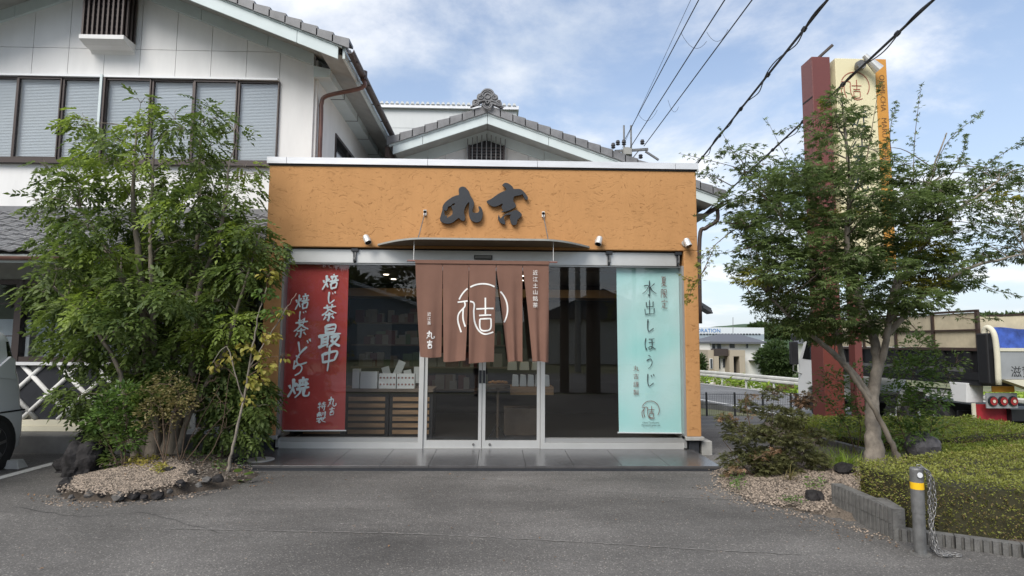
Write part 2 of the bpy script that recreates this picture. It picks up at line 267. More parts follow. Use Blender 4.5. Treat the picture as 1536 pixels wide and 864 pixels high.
MT = dict(
    stucco=stucco(), asphalt=asphalt('parking_asphalt', (0.122, 0.116, 0.110)), road=asphalt('road_asphalt', (0.15, 0.15, 0.152)),
    alu=mat('brushed_aluminium', (0.62,0.62,0.60), 0.42, 0.55, var=.05, vscale=3), alu_side=mat('aluminium_trim', (0.45,0.45,0.44), 0.4, 0.6),
    coping=mat('coping_metal', (0.66,0.67,0.69), 0.45, 0.25, var=.08, vscale=2.5, stretch=(1,1,6)),
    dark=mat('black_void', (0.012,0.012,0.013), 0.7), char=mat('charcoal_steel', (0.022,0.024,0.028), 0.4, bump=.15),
    glass=glassmat('shop_glass', (.955,.965,.965), 1.15), winglass=glassmat('window_glass', (.95,.97,.98), 1.1),
    slab=mat('dark_polished_tile', (0.075,0.073,0.074), 0.26, var=.25, vscale=3, bump=.06, bscale=30, spec=.6),
    joint=mat('joint_mortar', (0.22,0.215,0.205), 0.9), conc=mat('pale_concrete', (0.36,0.355,0.335), 0.9, var=.18, vscale=7, bump=.4, bscale=80),
    dconc=mat('weathered_concrete', (0.13,0.127,0.12), 0.92, var=.3, vscale=14, bump=.7, bscale=90, detail=8),
    gran=mat('dark_granite', (0.035,0.038,0.044), 0.3, var=.2, vscale=30), white=mat('white_panel_render', (0.72,0.715,0.70), 0.85, var=.055, vscale=2.2, bump=.1, bscale=120, stretch=(1.6,1.6,.4), detail=8),
    wjoint=mat('grey_sealant', (0.33,0.33,0.33), 0.8), barge=mat('pale_green_grey_board', (0.56,0.63,0.63), 0.6, var=.05, vscale=3),
    soff=mat('grey_soffit', (0.34,0.345,0.32), 0.8, var=.12, vscale=5), tile=mat('smoked_roof_tile', (0.17,0.172,0.178), 0.5, var=.28, vscale=3.5, bump=.25, bscale=70, island=.0, spec=.5),
    brown=mat('bronze_window_frame', (0.06,0.046,0.042), 0.45, .3), brownp=mat('copper_brown_pipe', (0.12,0.055,0.04), 0.4, var=.3, vscale=5),
    dbrown=mat('dark_brown_gutter', (0.055,0.035,0.028), 0.45), blind=mat('grey_blind_slat', (0.50,0.52,0.54), 0.7), blind2=mat('blind_backing', (0.42,0.44,0.46), 0.8),
    cream=mat('cream_render', (0.62,0.59,0.47), 0.85, var=.08, vscale=3, bump=.2), platf=mat('platform_concrete', (0.13,0.13,0.128), 0.85, var=.25, vscale=3, bump=.2),
    ntile=mat('black_wall_tile', (0.018,0.02,0.026), 0.45, var=.2, vscale=9), nbead=mat('white_plaster_bead', (0.72,0.72,0.7), 0.8, bump=.2, bscale=40),
    whitemetal=mat('white_paint_metal', (0.72,0.73,0.74), 0.4), steel=mat('worn_steel', (0.17,0.17,0.167), 0.5, .35, var=.3, vscale=12, bump=.2),
    galv=mat('galvanised_chain', (0.27,0.265,0.26), 0.45, .6, var=.3, vscale=20), yellow=mat('yellow_tape', (0.85,0.5,0.01), 0.5),
    noren=mat('terracotta_cloth', (0.20,0.112,0.084), 0.95, var=.05, vscale=5, bump=.35, bscale=300, spec=.1), cloth_w=mat('white_dye', (0.8,0.79,0.76), 0.9),
    redban=mat('red_banner_cloth', (0.47,0.055,0.05), 0.75, var=.06, vscale=2), mint=mat('mint_banner_cloth', (0.42,0.80,0.77), 0.8, col2=(0.66,0.86,0.85), var=.001, vscale=1.2, detail=1),
    ink=mat('black_ink', (0.035,0.05,0.06), 0.8), inkb=mat('brown_ink', (0.25,0.12,0.10), 0.8), banw=mat('banner_white', (0.85,0.92,0.94), 0.85),
    bark=mat('grey_bark', (0.17,0.145,0.115), 0.95, var=.45, vscale=9, bump=.8, bscale=28, detail=8, stretch=(1,1,.35)),
    bark2=mat('pale_smooth_bark', (0.225,0.195,0.16), 0.9, var=.5, vscale=9, bump=.6, bscale=22, detail=8, stretch=(1,1,.8)),
    twig=mat('brown_twig', (0.11,0.075,0.05), 0.9), rock=mat('dark_lava_rock', (0.032,0.030,0.030), 0.95, var=.5, vscale=9, bump=1.0, bscale=26, detail=9, spec=.15),
    rock2=mat('grey_rock', (0.10,0.095,0.09), 0.9, var=.4, vscale=8, bump=1.0, bscale=20, detail=9), boulder=mat('speckled_boulder', (0.10,0.094,0.098), 0.9, var=.55, vscale=6, bump=1.0, bscale=14, detail=10),
    gravel=mat('pink_cream_gravel', (0.23,0.185,0.145), 0.9, island=.75), soil=mat('dark_soil', (0.07,0.055,0.042), 0.95, var=.4, vscale=10, bump=1, bscale=50),
    gbase=mat('gravel_bed', (0.13,0.105,0.082), 0.95, var=.4, vscale=60, bump=1, bscale=90), line=mat('worn_white_paint', (0.62,0.61,0.58), 0.8, var=.2, vscale=25),
    signred=mat('maroon_sign_panel', (0.16,0.047,0.04), 0.42, var=.06, vscale=2), signred2=mat('oxide_red_panel', (0.15,0.032,0.02), 0.5), signc=mat('cream_sign_panel', (0.74,0.67,0.43), 0.5),
    signo=mat('ochre_sign_panel', (0.58,0.27,0.045), 0.5), signk=mat('sign_letter_brown', (0.20,0.09,0.02), 0.5), signr=mat('sign_logo_red', (0.33,0.08,0.05), 0.5),
    carw=mat('silver_white_car_paint', (0.66,0.665,0.67), 0.38, .0, spec=.6), rubber=mat('black_rubber', (0.02,0.02,0.02), 0.8), rim=mat('dark_alloy', (0.25,0.25,0.26), 0.3, .8), tint=mat('black_car_glass', (0.008,0.009,0.011), 0.06, spec=.6),
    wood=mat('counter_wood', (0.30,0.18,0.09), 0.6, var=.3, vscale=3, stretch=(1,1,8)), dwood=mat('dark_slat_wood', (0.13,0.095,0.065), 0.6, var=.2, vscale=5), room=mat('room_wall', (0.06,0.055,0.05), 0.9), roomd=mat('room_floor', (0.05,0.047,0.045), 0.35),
    paper=mat('pale_card', (0.62,0.64,0.62), 0.8), blue=mat('blue_tarp', (0.03,0.07,0.30), 0.6, var=.6, vscale=4, bump=.6, bscale=8), ply=mat('stained_plywood', (0.55,0.48,0.34), 0.8, var=.18, vscale=3),
    tblack=mat('truck_black', (0.015,0.015,0.017), 0.45), tred=mat('red_mud_flap', (0.34,0.02,0.03), 0.6, var=.25, vscale=8), tgrey=mat('grey_tailgate_paint', (0.33,0.34,0.35), 0.5, .2, var=.08), lamp=mat('red_lamp_lens', (0.30,0.03,0.035), 0.2), amber=mat('amber_reflector', (0.5,0.22,0.01), 0.4),
    rail=mat('guardrail_paint', (0.52,0.52,0.49), 0.7, var=.15, vscale=2), fenceb=mat('black_mesh_fence', (0.02,0.022,0.024), 0.5), hroof=mat('slate_house_roof', (0.10,0.105,0.12), 0.7), hwall=mat('ivory_house_wall', (0.68,0.67,0.63), 0.85), hbrick=mat('tan_house_wall', (0.36,0.31,0.24), 0.85), hdark=mat('dark_house_window', (0.05,0.055,0.065), 0.25),
    fact=mat('factory_cladding', (0.60,0.64,0.68), 0.7, var=.03), fact2=mat('factory_grey_cladding', (0.27,0.32,0.37), 0.7), factb=mat('blue_sign_letters', (0.01,0.16,0.46), 0.6), shed=mat('pale_metal_siding', (0.58,0.60,0.60), 0.6, var=.03, stretch=(1,1,.2)),
    field=mat('field_ground', (0.10,0.14,0.045), 0.95, var=.5, vscale=.35, col2=(0.20,0.19,0.10), detail=8), cpole=mat('concrete_pole', (0.33,0.33,0.31), 0.9, var=.1), cable=mat('black_cable', (0.02,0.021,0.024), 0.6), insul=mat('insulator', (0.04,0.04,0.045), 0.4),
    skin=mat('skin', (0.45,0.27,0.19), 0.6), shirt=mat('red_shirt', (0.33,0.02,0.025), 0.9), short=mat('dark_shorts', (0.03,0.03,0.035), 0.9), hair=mat('black_hair', (0.01,0.01,0.01), 0.7),
    lf_ash=leafmat('ash_leaf', (0.045,0.078,0.022), (0.185,0.245,0.065)), lf_ashl=leafmat('young_ash_leaf', (0.15,0.21,0.04), (0.30,0.38,0.09)), lf_maple=leafmat('maple_leaf', (0.062,0.094,0.034), (0.20,0.26,0.095)), lf_maple2=leafmat('yellow_maple_leaf', (0.14,0.17,0.03), (0.30,0.27,0.05)),
    lf_rust=leafmat('rusty_leaf', (0.17,0.14,0.07), (0.36,0.20,0.13)), lf_yel=leafmat('yellowing_leaf', (0.20,0.24,0.04), (0.45,0.36,0.10)), lf_var=leafmat('variegated_leaf', (0.14,0.13,0.05), (0.40,0.34,0.16)),
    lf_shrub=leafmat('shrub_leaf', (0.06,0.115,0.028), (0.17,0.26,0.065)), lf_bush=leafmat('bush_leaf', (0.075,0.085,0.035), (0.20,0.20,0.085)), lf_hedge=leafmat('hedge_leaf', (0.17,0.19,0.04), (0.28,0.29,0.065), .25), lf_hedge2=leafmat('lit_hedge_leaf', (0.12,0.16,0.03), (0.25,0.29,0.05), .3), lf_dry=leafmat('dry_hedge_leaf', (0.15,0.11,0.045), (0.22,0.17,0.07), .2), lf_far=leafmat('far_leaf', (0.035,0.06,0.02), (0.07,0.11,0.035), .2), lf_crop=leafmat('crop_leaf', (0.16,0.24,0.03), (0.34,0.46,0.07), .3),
    lamp_on=emit('downlight_glow', (1.0,0.88,0.7), 2.2), canop=mat('canopy_soffit', (0.20,0.125,0.065), 0.55, var=.1), beam=mat('lit_wood_soffit', (0.42,0.26,0.11), 0.6), ceil=mat('room_ceiling', (0.18,0.17,0.15), 0.9),
    bread=mat('bread_crust', (0.42,0.20,0.06), 0.6), hillm=mat('hill_wood', (0.05,0.085,0.045), 0.95, var=.5, vscale=.09, bump=1, bscale=.4, detail=8),
)

# ------------------------------------------------------------------ brush lettering: strokes in a unit square (x right, y down)
def catmull(pts, n=6):
    P = [np.array(p, float) for p in pts]
    if len(P) < 3:
        return [P[0]+(P[-1]-P[0])*i/n for i in range(n+1)]
    P = [2*P[0]-P[1]]+P+[2*P[-1]-P[-2]]; o = []
    for i in range(1, len(P)-2):
        for k in range(n):
            t = k/n; a, b, c, d = P[i-1:i+3]
            o.append(.5*((2*b)+(-a+c)*t+(2*a-5*b+4*c-d)*t*t+(-a+3*b-3*c+d)*t**3))
    o.append(P[-2]); return o
FIRE = [[(.1,.34),(.17,.52)],[(.43,.28),(.36,.46)],[(.28,.06),(.27,.5),(.07,.92)],[(.27,.52),(.4,.8)]]
G = {
 '焙': FIRE+[[(.68,.03),(.71,.14)],[(.5,.2),(.94,.17)],[(.6,.27),(.63,.39)],[(.84,.25),(.76,.41)],[(.45,.46),(.99,.42)],[(.55,.58),(.58,.93)],[(.55,.58),(.88,.56),(.84,.9)],[(.58,.88),(.85,.86)]],
 'じ': [[(.3,.03),(.28,.6),(.42,.94),(.82,.7)],[(.58,.12),(.66,.27)],[(.78,.06),(.86,.21)]],
 '茶': [[(.1,.2),(.92,.17)],[(.33,.03),(.36,.31)],[(.67,.02),(.62,.3)],[(.5,.28),(.3,.48),(.04,.63)],[(.5,.3),(.72,.46),(.99,.58)],[(.24,.63),(.8,.59)],[(.52,.48),(.5,.95),(.4,.88)],[(.3,.72),(.16,.9)],[(.68,.7),(.86,.87)]],
 '最': [[(.3,.03),(.31,.38)],[(.3,.05),(.72,.03),(.7,.36)],[(.3,.2),(.7,.18)],[(.3,.35),(.7,.33)],[(.0,.47),(.5,.42),(1.0,.43)],[(.18,.46),(.17,.88)],[(.44,.46),(.43,.98)],[(.18,.6),(.44,.58)],[(.18,.73),(.44,.71)],[(.04,.93),(.5,.81)],[(.55,.56),(.9,.53),(.75,.78),(.5,.98)],[(.58,.65),(.76,.83),(1.0,.96)]],
 '中': [[(.14,.25),(.2,.66)],[(.14,.28),(.9,.2),(.8,.58)],[(.2,.62),(.82,.56)],[(.5,.0),(.5,.6),(.47,1.02)]],
 'ど': [[(.22,.02),(.36,.48)],[(.78,.26),(.42,.48),(.2,.74),(.36,.95),(.86,.9)],[(.76,.0),(.84,.13)],[(.9,-.05),(.98,.07)]],
 'ら': [[(.32,.0),(.62,.12)],[(.30,.24),(.24,.45),(.22,.68)],[(.22,.66),(.40,.52),(.66,.48),(.86,.64),(.74,.86),(.36,1.0)]],
 '焼': FIRE+[[(.5,.2),(.94,.16)],[(.7,.02),(.7,.38)],[(.45,.42),(.97,.37)],[(.58,.26),(.57,.5)],[(.84,.24),(.83,.5)],[(.42,.58),(1.0,.53)],[(.62,.58),(.58,.78),(.38,.97)],[(.78,.56),(.77,.88),(.97,.92),(1.02,.75)]],
 '丸': [[(.08,.35),(.64,.29),(.64,.7),(.76,.94),(1.0,.88),(1.0,.68)],[(.4,.03),(.37,.52),(.06,.97)],[(.2,.53),(.46,.76)]],
 '吉': [[(.12,.25),(.88,.21)],[(.5,.0),(.5,.46)],[(.24,.48),(.78,.44)],[(.27,.6),(.3,.97)],[(.27,.62),(.76,.59),(.71,.94)],[(.3,.92),(.72,.9)]],
 '特': [[(.15,.13),(.07,.33)],[(.1,.28),(.42,.25)],[(.26,.03),(.25,.98)],[(.04,.62),(.43,.47)],[(.5,.2),(.94,.17)],[(.71,.03),(.7,.38)],[(.45,.39),(1.0,.36)],[(.45,.57),(1.0,.54)],[(.82,.42),(.82,.94),(.7,.88)],[(.55,.65),(.65,.78)]],
 '製': [[(.15,.1),(.5,.08)],[(.04,.21),(.56,.18)],[(.3,.0),(.3,.48)],[(.12,.28),(.12,.45)],[(.12,.3),(.48,.29),(.48,.42)],[(.66,.06),(.66,.34)],[(.87,.0),(.87,.46),(.79,.42)],[(.5,.48),(.5,.56)],[(.04,.61),(.97,.57)],[(.45,.6),(.3,.75),(.04,.86)],[(.32,.72),(.32,.97),(.5,.88)],[(.8,.64),(.65,.73)],[(.5,.62),(.65,.82),(1.0,.98)]],
 '水': [[(.5,.0),(.5,.97),(.4,.88)],[(.1,.36),(.42,.33),(.3,.62),(.0,.87)],[(.86,.2),(.6,.42)],[(.54,.4),(.7,.66),(1.0,.87)]],
 '出': [[(.5,.0),(.5,.92)],[(.22,.15),(.22,.46)],[(.22,.46),(.8,.43)],[(.82,.1),(.8,.46)],[(.1,.58),(.12,.95)],[(.12,.93),(.9,.9)],[(.92,.55),(.88,.97)]],
 'し': [[(.35,.0),(.32,.6),(.44,.95),(.92,.7)]],
 'ほ': [[(.18,.06),(.1,.5),(.18,.97),(.27,.8)],[(.4,.15),(.9,.12)],[(.4,.42),(.93,.39)],[(.67,.15),(.69,.7),(.55,.95),(.4,.83),(.6,.72),(1.0,.94)]],
 'う': [[(.38,.03),(.64,.13)],[(.16,.42),(.6,.3),(.8,.5),(.66,.8),(.34,1.0)]],
 '夏': [[(.12,.05),(.88,.04)],[(.5,.05),(.42,.15)],[(.28,.15),(.28,.52)],[(.28,.16),(.75,.15),(.74,.5)],[(.28,.27),(.74,.27)],[(.28,.39),(.74,.39)],[(.28,.51),(.74,.5)],[(.4,.55),(.08,.8)],[(.35,.63),(.74,.62),(.5,.86),(.12,1.0)],[(.33,.7),(.6,.89),(.98,.99)]],
 '限': [[(.1,.05),(.1,1.0)],[(.1,.06),(.38,.05),(.25,.3),(.4,.5),(.2,.58)],[(.5,.06),(.5,.94),(.64,.85)],[(.5,.07),(.86,.06),(.86,.45)],[(.5,.25),(.86,.25)],[(.5,.45),(.86,.44)],[(.9,.55),(.7,.69)],[(.6,.5),(.76,.82),(1.0,.98)]],
 '定': [[(.5,-.02),(.5,.1)],[(.1,.15),(.06,.32)],[(.1,.16),(.92,.15),(.87,.3)],[(.23,.38),(.77,.37)],[(.5,.38),(.5,.87)],[(.5,.6),(.78,.59)],[(.28,.55),(.24,.77),(.03,.99)],[(.24,.74),(.5,.92),(1.0,.95)]],
}
def arc(cx, cy, r, a0, a1, n=22):
    return [(cx+r*math.cos(math.radians(a0+(a1-a0)*i/n)), cy+r*math.sin(math.radians(a0+(a1-a0)*i/n))) for i in range(n+1)]
LOGO = [arc(0,0,1,203,395,40), [(-.98,-.29),(-.37,-.29),(-.34,.1),(-.3,.5),(-.14,.83),(.12,.99),(.5,.89)], [(-.7,-.28),(-.7,-.1),(-.93,.15),(-.97,.45),(-.84,.9)], [(-.76,-.02),(-.76,.4),(-.62,.84)],
        [(.12,-.45),(.12,.2)], [(-.24,-.02),(.45,-.02)], [(-.13,.24),(.35,.24)], [(-.1,.38),(-.1,.7),(0,.84),(.25,.84),(.34,.7),(.34,.38)], [(-.1,.38),(.34,.38)]]
def ribbons(mb, strokes, fn, wd, brush=True, keep=None, seed=0):
    """Each stroke is a flat ribbon of brush-like width; fn maps (x, y down, lift) to the surface."""
    rr = random.Random(seed)
    for si, s in enumerate(strokes):
        P = catmull(s, 6) if len(s) < 12 else [np.array(p) for p in s]
        n = len(P); lift = .0016+.00035*(si % 5); prev = None
        f0, f1 = rr.uniform(.9, 1.25), rr.uniform(.35, .8)
        for i in range(n):
            t = P[min(i+1, n-1)]-P[max(i-1, 0)]; L = np.linalg.norm(t)+1e-9; nx, ny = -t[1]/L, t[0]/L; u = i/(n-1)
            if brush:
                ww = wd*((f0*(1-u)+f1*u)*(1.0-.28*math.sin(math.pi*u)))*(.55 if i in (0, n-1) else 1)
            else: ww = wd
            a = (P[i][0]+nx*ww/2, P[i][1]+ny*ww/2); b = (P[i][0]-nx*ww/2, P[i][1]-ny*ww/2)
            cur = (fn(a[0], a[1], lift), fn(b[0], b[1], lift)); ok = keep is None or (keep(*a) and keep(*b))
            if prev is not None and ok and prev[2]: mb.add([prev[0], cur[0], cur[1], prev[1]], [(0,1,2,3)])
            prev = (cur[0], cur[1], ok)
    return mb
def text(name, s, size, mt, parent, loc, rot=(math.pi/2,0,0), extrude=0.0, align='CENTER', sx=1.0):
    c = bpy.data.curves.new(name, 'FONT'); c.body = s; c.size = size; c.extrude = extrude; c.align_x = align; c.align_y = 'CENTER'; c.resolution_u = 2
    c.materials.append(mt); o = link(name, c, parent, np.array(loc)-(wloc(parent) if parent else 0)); o.rotation_euler = rot; o.scale = (sx, 1, 1); return o

# ------------------------------------------------------------------ foliage
def tmpl_leaf(L, W, fold=.18):
    return np.array([(0,0,0),(L*.45,W/2,fold*W),(L,0,-.05*L),(L*.45,-W/2,fold*W)]), [(0,1,2),(0,2,3)]
def merge_t(parts):
    V = []; F = []; b = 0
    for v, f in parts:
        V.append(v); F += [tuple(i+b for i in q) for q in f]; b += len(v)
    return np.concatenate(V), F
def rotz(v, a, tilt=0.0, off=(0,0,0), s=1.0):
    v = v*s; c, d = math.cos(tilt), math.sin(tilt); v = np.stack([v[:,0]*c+v[:,2]*d, v[:,1], -v[:,0]*d+v[:,2]*c], 1)
    c, d = math.cos(a), math.sin(a); return np.stack([v[:,0]*c-v[:,1]*d, v[:,0]*d+v[:,1]*c, v[:,2]], 1)+np.array(off)
def pinnate(n=4, L=.15, l=.074, wd=.037):
    v, f = tmpl_leaf(l, wd); P = []
    for i in range(n):
        x = L*(.25+.7*i/n); dz = -.9*x*x/L
        for sg in (1,-1): P.append((rotz(v, sg*random.uniform(.75,1.1), random.uniform(.1,.6), (x,0,dz), random.uniform(.8,1.1)), f))
    P.append((rotz(v, 0, .5, (L*.93,0,-.75*L)), f)); return merge_t(P)
def palmate(R=.045):
    P = []
    for a, s in ((0,1.0),(.75,.88),(-.75,.88),(1.6,.55),(-1.6,.55)):
        v = np.array([(0,0,0),(R*.45*s,R*.15*s,.004),(R*s,0,-R*.25*s),(R*.45*s,-R*.15*s,.004)]); P.append((rotz(v, a), [(0,1,2,3)]))
    V, F = merge_t(P); return V, F
def leaves(name, mt, parent, pos, dirs, scl, tmpls, roll=.6, kind=None, upb=1.0):
    """One mesh of many leaves: each template copied to a position, pointing along dirs, its face kept roughly upward."""
    pos = np.asarray(pos, float); dirs = np.asarray(dirs, float); scl = np.asarray(scl, float)
    if len(pos) == 0: return None
    off = wloc(parent) if parent is not None else 0
    d = dirs/(np.linalg.norm(dirs, axis=1, keepdims=True)+1e-9)
    upv = np.tile([0,0,1.0], (len(d),1))*upb+RNG.normal(0, roll*.6, (len(d),3)); y = np.cross(upv, d); y /= np.linalg.norm(y, axis=1, keepdims=True)+1e-9; z = np.cross(d, y)
    which = RNG.integers(0, len(tmpls), len(pos)); VV = []; LV = []; PL = []; base = 0
    for k, (tv, tf) in enumerate(tmpls):
        idx = np.where(which == k)[0]
        if not len(idx): continue
        q = (tv[None,:,0:1]*d[idx][:,None]+tv[None,:,1:2]*y[idx][:,None]+tv[None,:,2:3]*z[idx][:,None])*scl[idx][:,None,None]+pos[idx][:,None]
        VV.append(q.reshape(-1,3)); nv = len(tv)
        fl = np.concatenate([np.array(f) for f in tf]); ln = np.array([len(f) for f in tf])
        LV.append((fl[None]+base+np.arange(len(idx))[:,None]*nv).reshape(-1)); PL.append(np.tile(ln, len(idx))); base += nv*len(idx)
    V = np.concatenate(VV)-off; LV = np.concatenate(LV); PL = np.concatenate(PL)
    me = bpy.data.meshes.new(name); me.vertices.add(len(V)); me.vertices.foreach_set('co', V.astype(np.float32).ravel())
    me.loops.add(len(LV)); me.loops.foreach_set('vertex_index', LV.astype(np.int32)); me.polygons.add(len(PL))
    me.polygons.foreach_set('loop_start', np.concatenate([[0], np.cumsum(PL)[:-1]]).astype(np.int32)); me.update(calc_edges=True)
    me.materials.append(mt); o = link(name, me, parent)
    if kind: o['kind'] = kind
    return o
def rock_mb(c, r, sq=(1,1,.7), seed=0, mbx=None, sub=2, rough=.2, flat=.0):
    import bmesh
    from mathutils import noise
    bm = bmesh.new(); bmesh.ops.create_icosphere(bm, subdivisions=sub, radius=1.0); mbx = mbx or MB(); rr = random.Random(seed); o = Vector((rr.uniform(-99,99), rr.uniform(-99,99), 0)); a = rr.uniform(0, 6.28)
    vs = []
    for v in bm.verts:
        n = v.co.normalized(); k = 1+rough*1.6*noise.noise(n*1.3+o)+rough*.7*noise.noise(n*3.1+o)
        for h in range(5):  # chop facets so the stone has planes
            hh = Vector((math.sin(h*2.4+a), math.cos(h*2.4+a), .3*math.sin(h*5+a))).normalized(); dd = n.dot(hh)
            if dd > .55: k *= 1-.28*(dd-.55)
        p = n*k*r; x, y = p.x*sq[0], p.y*sq[1]; vs.append((c[0]+x*math.cos(a)-y*math.sin(a), c[1]+x*math.sin(a)+y*math.cos(a), c[2]+max(p.z*sq[2], -r*.35)))
    fs = [tuple(v.index for v in f.verts) for f in bm.faces]; bm.free(); mbx.add(vs, fs); return mbx

# ================================================================== THE SETTING
def sstep(a, b, x):
    t = min(1, max(0, (x-a)/(b-a))); return t*t*(3-2*t)
def terr(x, y):
    z = -.8*sstep(1, 11, y) - .05*max(0, y-11) if y < 75 else -4.0
    if y > 11: z -= .9*sstep(0, 4, min(y-11, 40))*sstep(9, 14, x)
    if y < -60: z = 0.0
    return z-.02
xs = [-900,-400,-200,-100,-60,-30,-15,-8,-4,0,3,5,6,7,8,9,10,11,12,13,14,16,18,21,25,30,36,44,55,75,110,200,400,900]
ys = [-900,-400,-200,-100,-60,-30,-15,-8,-4,0,1,2,3,4,5,6,7,8,9,10,11,12,13,15,18,22,27,33,40,50,62,75,100,200,400,1200]
g = MB(); g.add([(x, y, terr(x, y)) for y in ys for x in xs], [(j*len(xs)+i, j*len(xs)+i+1, (j+1)*len(xs)+i+1, (j+1)*len(xs)+i) for j in range(len(ys)-1) for i in range(len(xs)-1)])
tag(g.build('ground', MT['field'], smooth=True), kind='structure')
lot = MB(); lx = [-40,-20,-10,-5,-2,0,2,4,5,6,7,8,8.6,9.2]; ly = [-9.6,-9,-7,-5,-3,-2,-1,0,1,2,3,4,5,6,7,8,9,10,11,11.6]
lot.add([(x, y, terr(x, y)+.02) for y in ly for x in lx], [(j*len(lx)+i, j*len(lx)+i+1, (j+1)*len(lx)+i+1, (j+1)*len(lx)+i) for j in range(len(ly)-1) for i in range(len(lx)-1)])
tag(lot.build('parking_lot', MT['asphalt']), kind='structure')
# road at the right (on a low embankment) and the road behind the camera
def strip(name, pts, width, z, m, depth=2.0, z1=None):
    b = MB(); n = len(pts); top = []; P = [np.array(p, float) for p in pts]
    for i in range(n):
        t = P[min(i+1,n-1)]-P[max(i-1,0)]; t /= np.linalg.norm(t); nn = np.array([-t[1], t[0]]); top.append((P[i]+nn*width/2, P[i]-nn*width/2))
    zf = z if callable(z) else (lambda p: z)
    for i in range(n-1):
        a, b2 = top[i]; c, d = top[i+1]; za, zc = zf(P[i]), zf(P[i+1])
        b.add([(*a,za),(*b2,za),(*d,zc),(*c,zc),(*a,za-depth),(*b2,za-depth),(*d,zc-depth),(*c,zc-depth)], [(0,1,2,3),(0,3,7,4),(1,5,6,2)])
    return b.build(name, m)
RD = [(14.6,-12),(14.2,-4),(13.4,4),(12.7,11),(11.9,16),(10.7,22),(9.2,28),(6.5,38),(2,52),(-10,75),(-40,110)]
rz = lambda p: -.8 if p[1] > 2 else -.8+.78*sstep(2, -10, 0) if False else (-.8 if p[1] > 3 else -.4-.4*sstep(-12, 3, p[1]))
tag(strip('road', RD, 6.4, rz, MT['road'], 1.6), kind='structure')
def offs(d): 
    o = []
    P = [np.array(p, float) for p in RD]
    for i in range(len(P)):
        t = P[min(i+1,len(P)-1)]-P[max(i-1,0)]; t /= np.linalg.norm(t); o.append(tuple(P[i]+np.array([t[1], -t[0]])*d))
    return o
for d in (-2.85, 2.85):
    tag(strip('road_marking', offs(d), .14, lambda p: rz(p)+.006, MT['line'], .004), kind='structure')
tag(MB().box(-60, 40, -22, -10.2, -.05, .008).build('road', MT['road']), kind='structure')
for x in range(-30, 20, 6): tag(MB().prism([(x,-16.2),(x+3,-16.2),(x+3,-16.05),(x,-16.05)], 'z', .005, .012).build('road_marking', MT['line']), kind='structure')
tag(MB().prism([(-4.75,-15.4),(-4.5,-15.4),(-3.6,-12.4),(-3.85,-12.4)], 'z', .009, .014).build('road_marking', MT['line']), kind='structure')
# parking bay line and worn streaks
tag(MB().prism([(-5.62,-3.9),(-5.50,-3.9),(-5.47,-.55),(-5.59,-.55)], 'z', .0, .004).build('parking_line', MT['line']), kind='structure')
def streak(pts, wd, m):
    b = MB(); P = catmull([gd(*p)[:2] for p in pts], 40); rr = random.Random(int(pts[0][0])); prev = None
    for i, p in enumerate(P):
        wv = wd*(.35+rr.random()); p = (p[0], p[1]+rr.uniform(-.008,.008)); c = ((p[0], p[1]-wv/2, .004), (p[0], p[1]+wv/2, .004))
        if prev is not None and rr.random() > .05: b.add([prev[0], c[0], c[1], prev[1]], [(0,1,2,3)])
        prev = c
    return b.build('asphalt_seam', m)
seam = mat('pale_asphalt_grit', (0.165,0.158,0.148), 0.95, var=.3, vscale=25)
tag(streak([(255,793),(420,797),(640,802),(860,813),(1040,824),(1200,832)], .020, seam), kind='structure')

tag(streak([(990,745),(1060,748),(1130,750),(1200,756)], .02, seam), kind='structure')
crackm = mat('asphalt_crack', (.055,.054,.053), .95)
def crack(pts, wd):
    b = MB(); P = catmull([gd(*p)[:2] for p in pts], 9); prev = None; rr = random.Random(int(pts[0][1]))
    for p in P:
        wv = wd*(.4+rr.random()); q = (p[0]+rr.uniform(-.015,.015), p[1]+rr.uniform(-.02,.02)); c = ((q[0], q[1]-wv/2, .0035), (q[0], q[1]+wv/2, .0035))
        if prev is not None: b.add([prev[0], c[0], c[1], prev[1]], [(0,1,2,3)])
        prev = c
    b.build('asphalt_crack', crackm)['kind'] = 'structure'
crack([(560,702),(640,716),(760,722),(830,735),(960,740)], .006)
crack([(20,760),(120,775),(210,770),(330,800)], .007)
patch = asphalt('older_asphalt', (0.112,0.108,0.103))
# hills
def hill(name, pts, y, depth, m, seed):
    rr = random.Random(seed); b = MB(); n = len(pts)
    P = catmull(pts, 10); rows = []
    for x, h in P:
        hh = h+rr.uniform(-.04, .06)*h; rows.append([(x, y, -6), (x, y+rr.uniform(-3,3), hh*.75), (x, y+depth*.3, hh), (x, y+depth, hh*.6), (x, y+depth*1.3, -6)])
    b.add([p for r in rows for p in r], [(i*5+k, (i+1)*5+k, (i+1)*5+k+1, i*5+k+1) for i in range(len(rows)-1) for k in range(4)])
    return tag(b.build(name, m, smooth=True), kind='structure')
hill('hill', [(-100,4),(0,5),(90,8),(150,13),(200,12.5),(260,11),(330,17),(420,19),(560,12)], 300, 120, MT['hillm'], 3)
hill('hill', [(-500,14),(-300,30),(-160,20),(-60,13),(60,12),(160,22),(320,34),(560,20)], -330, 150, MT['hillm'], 4)

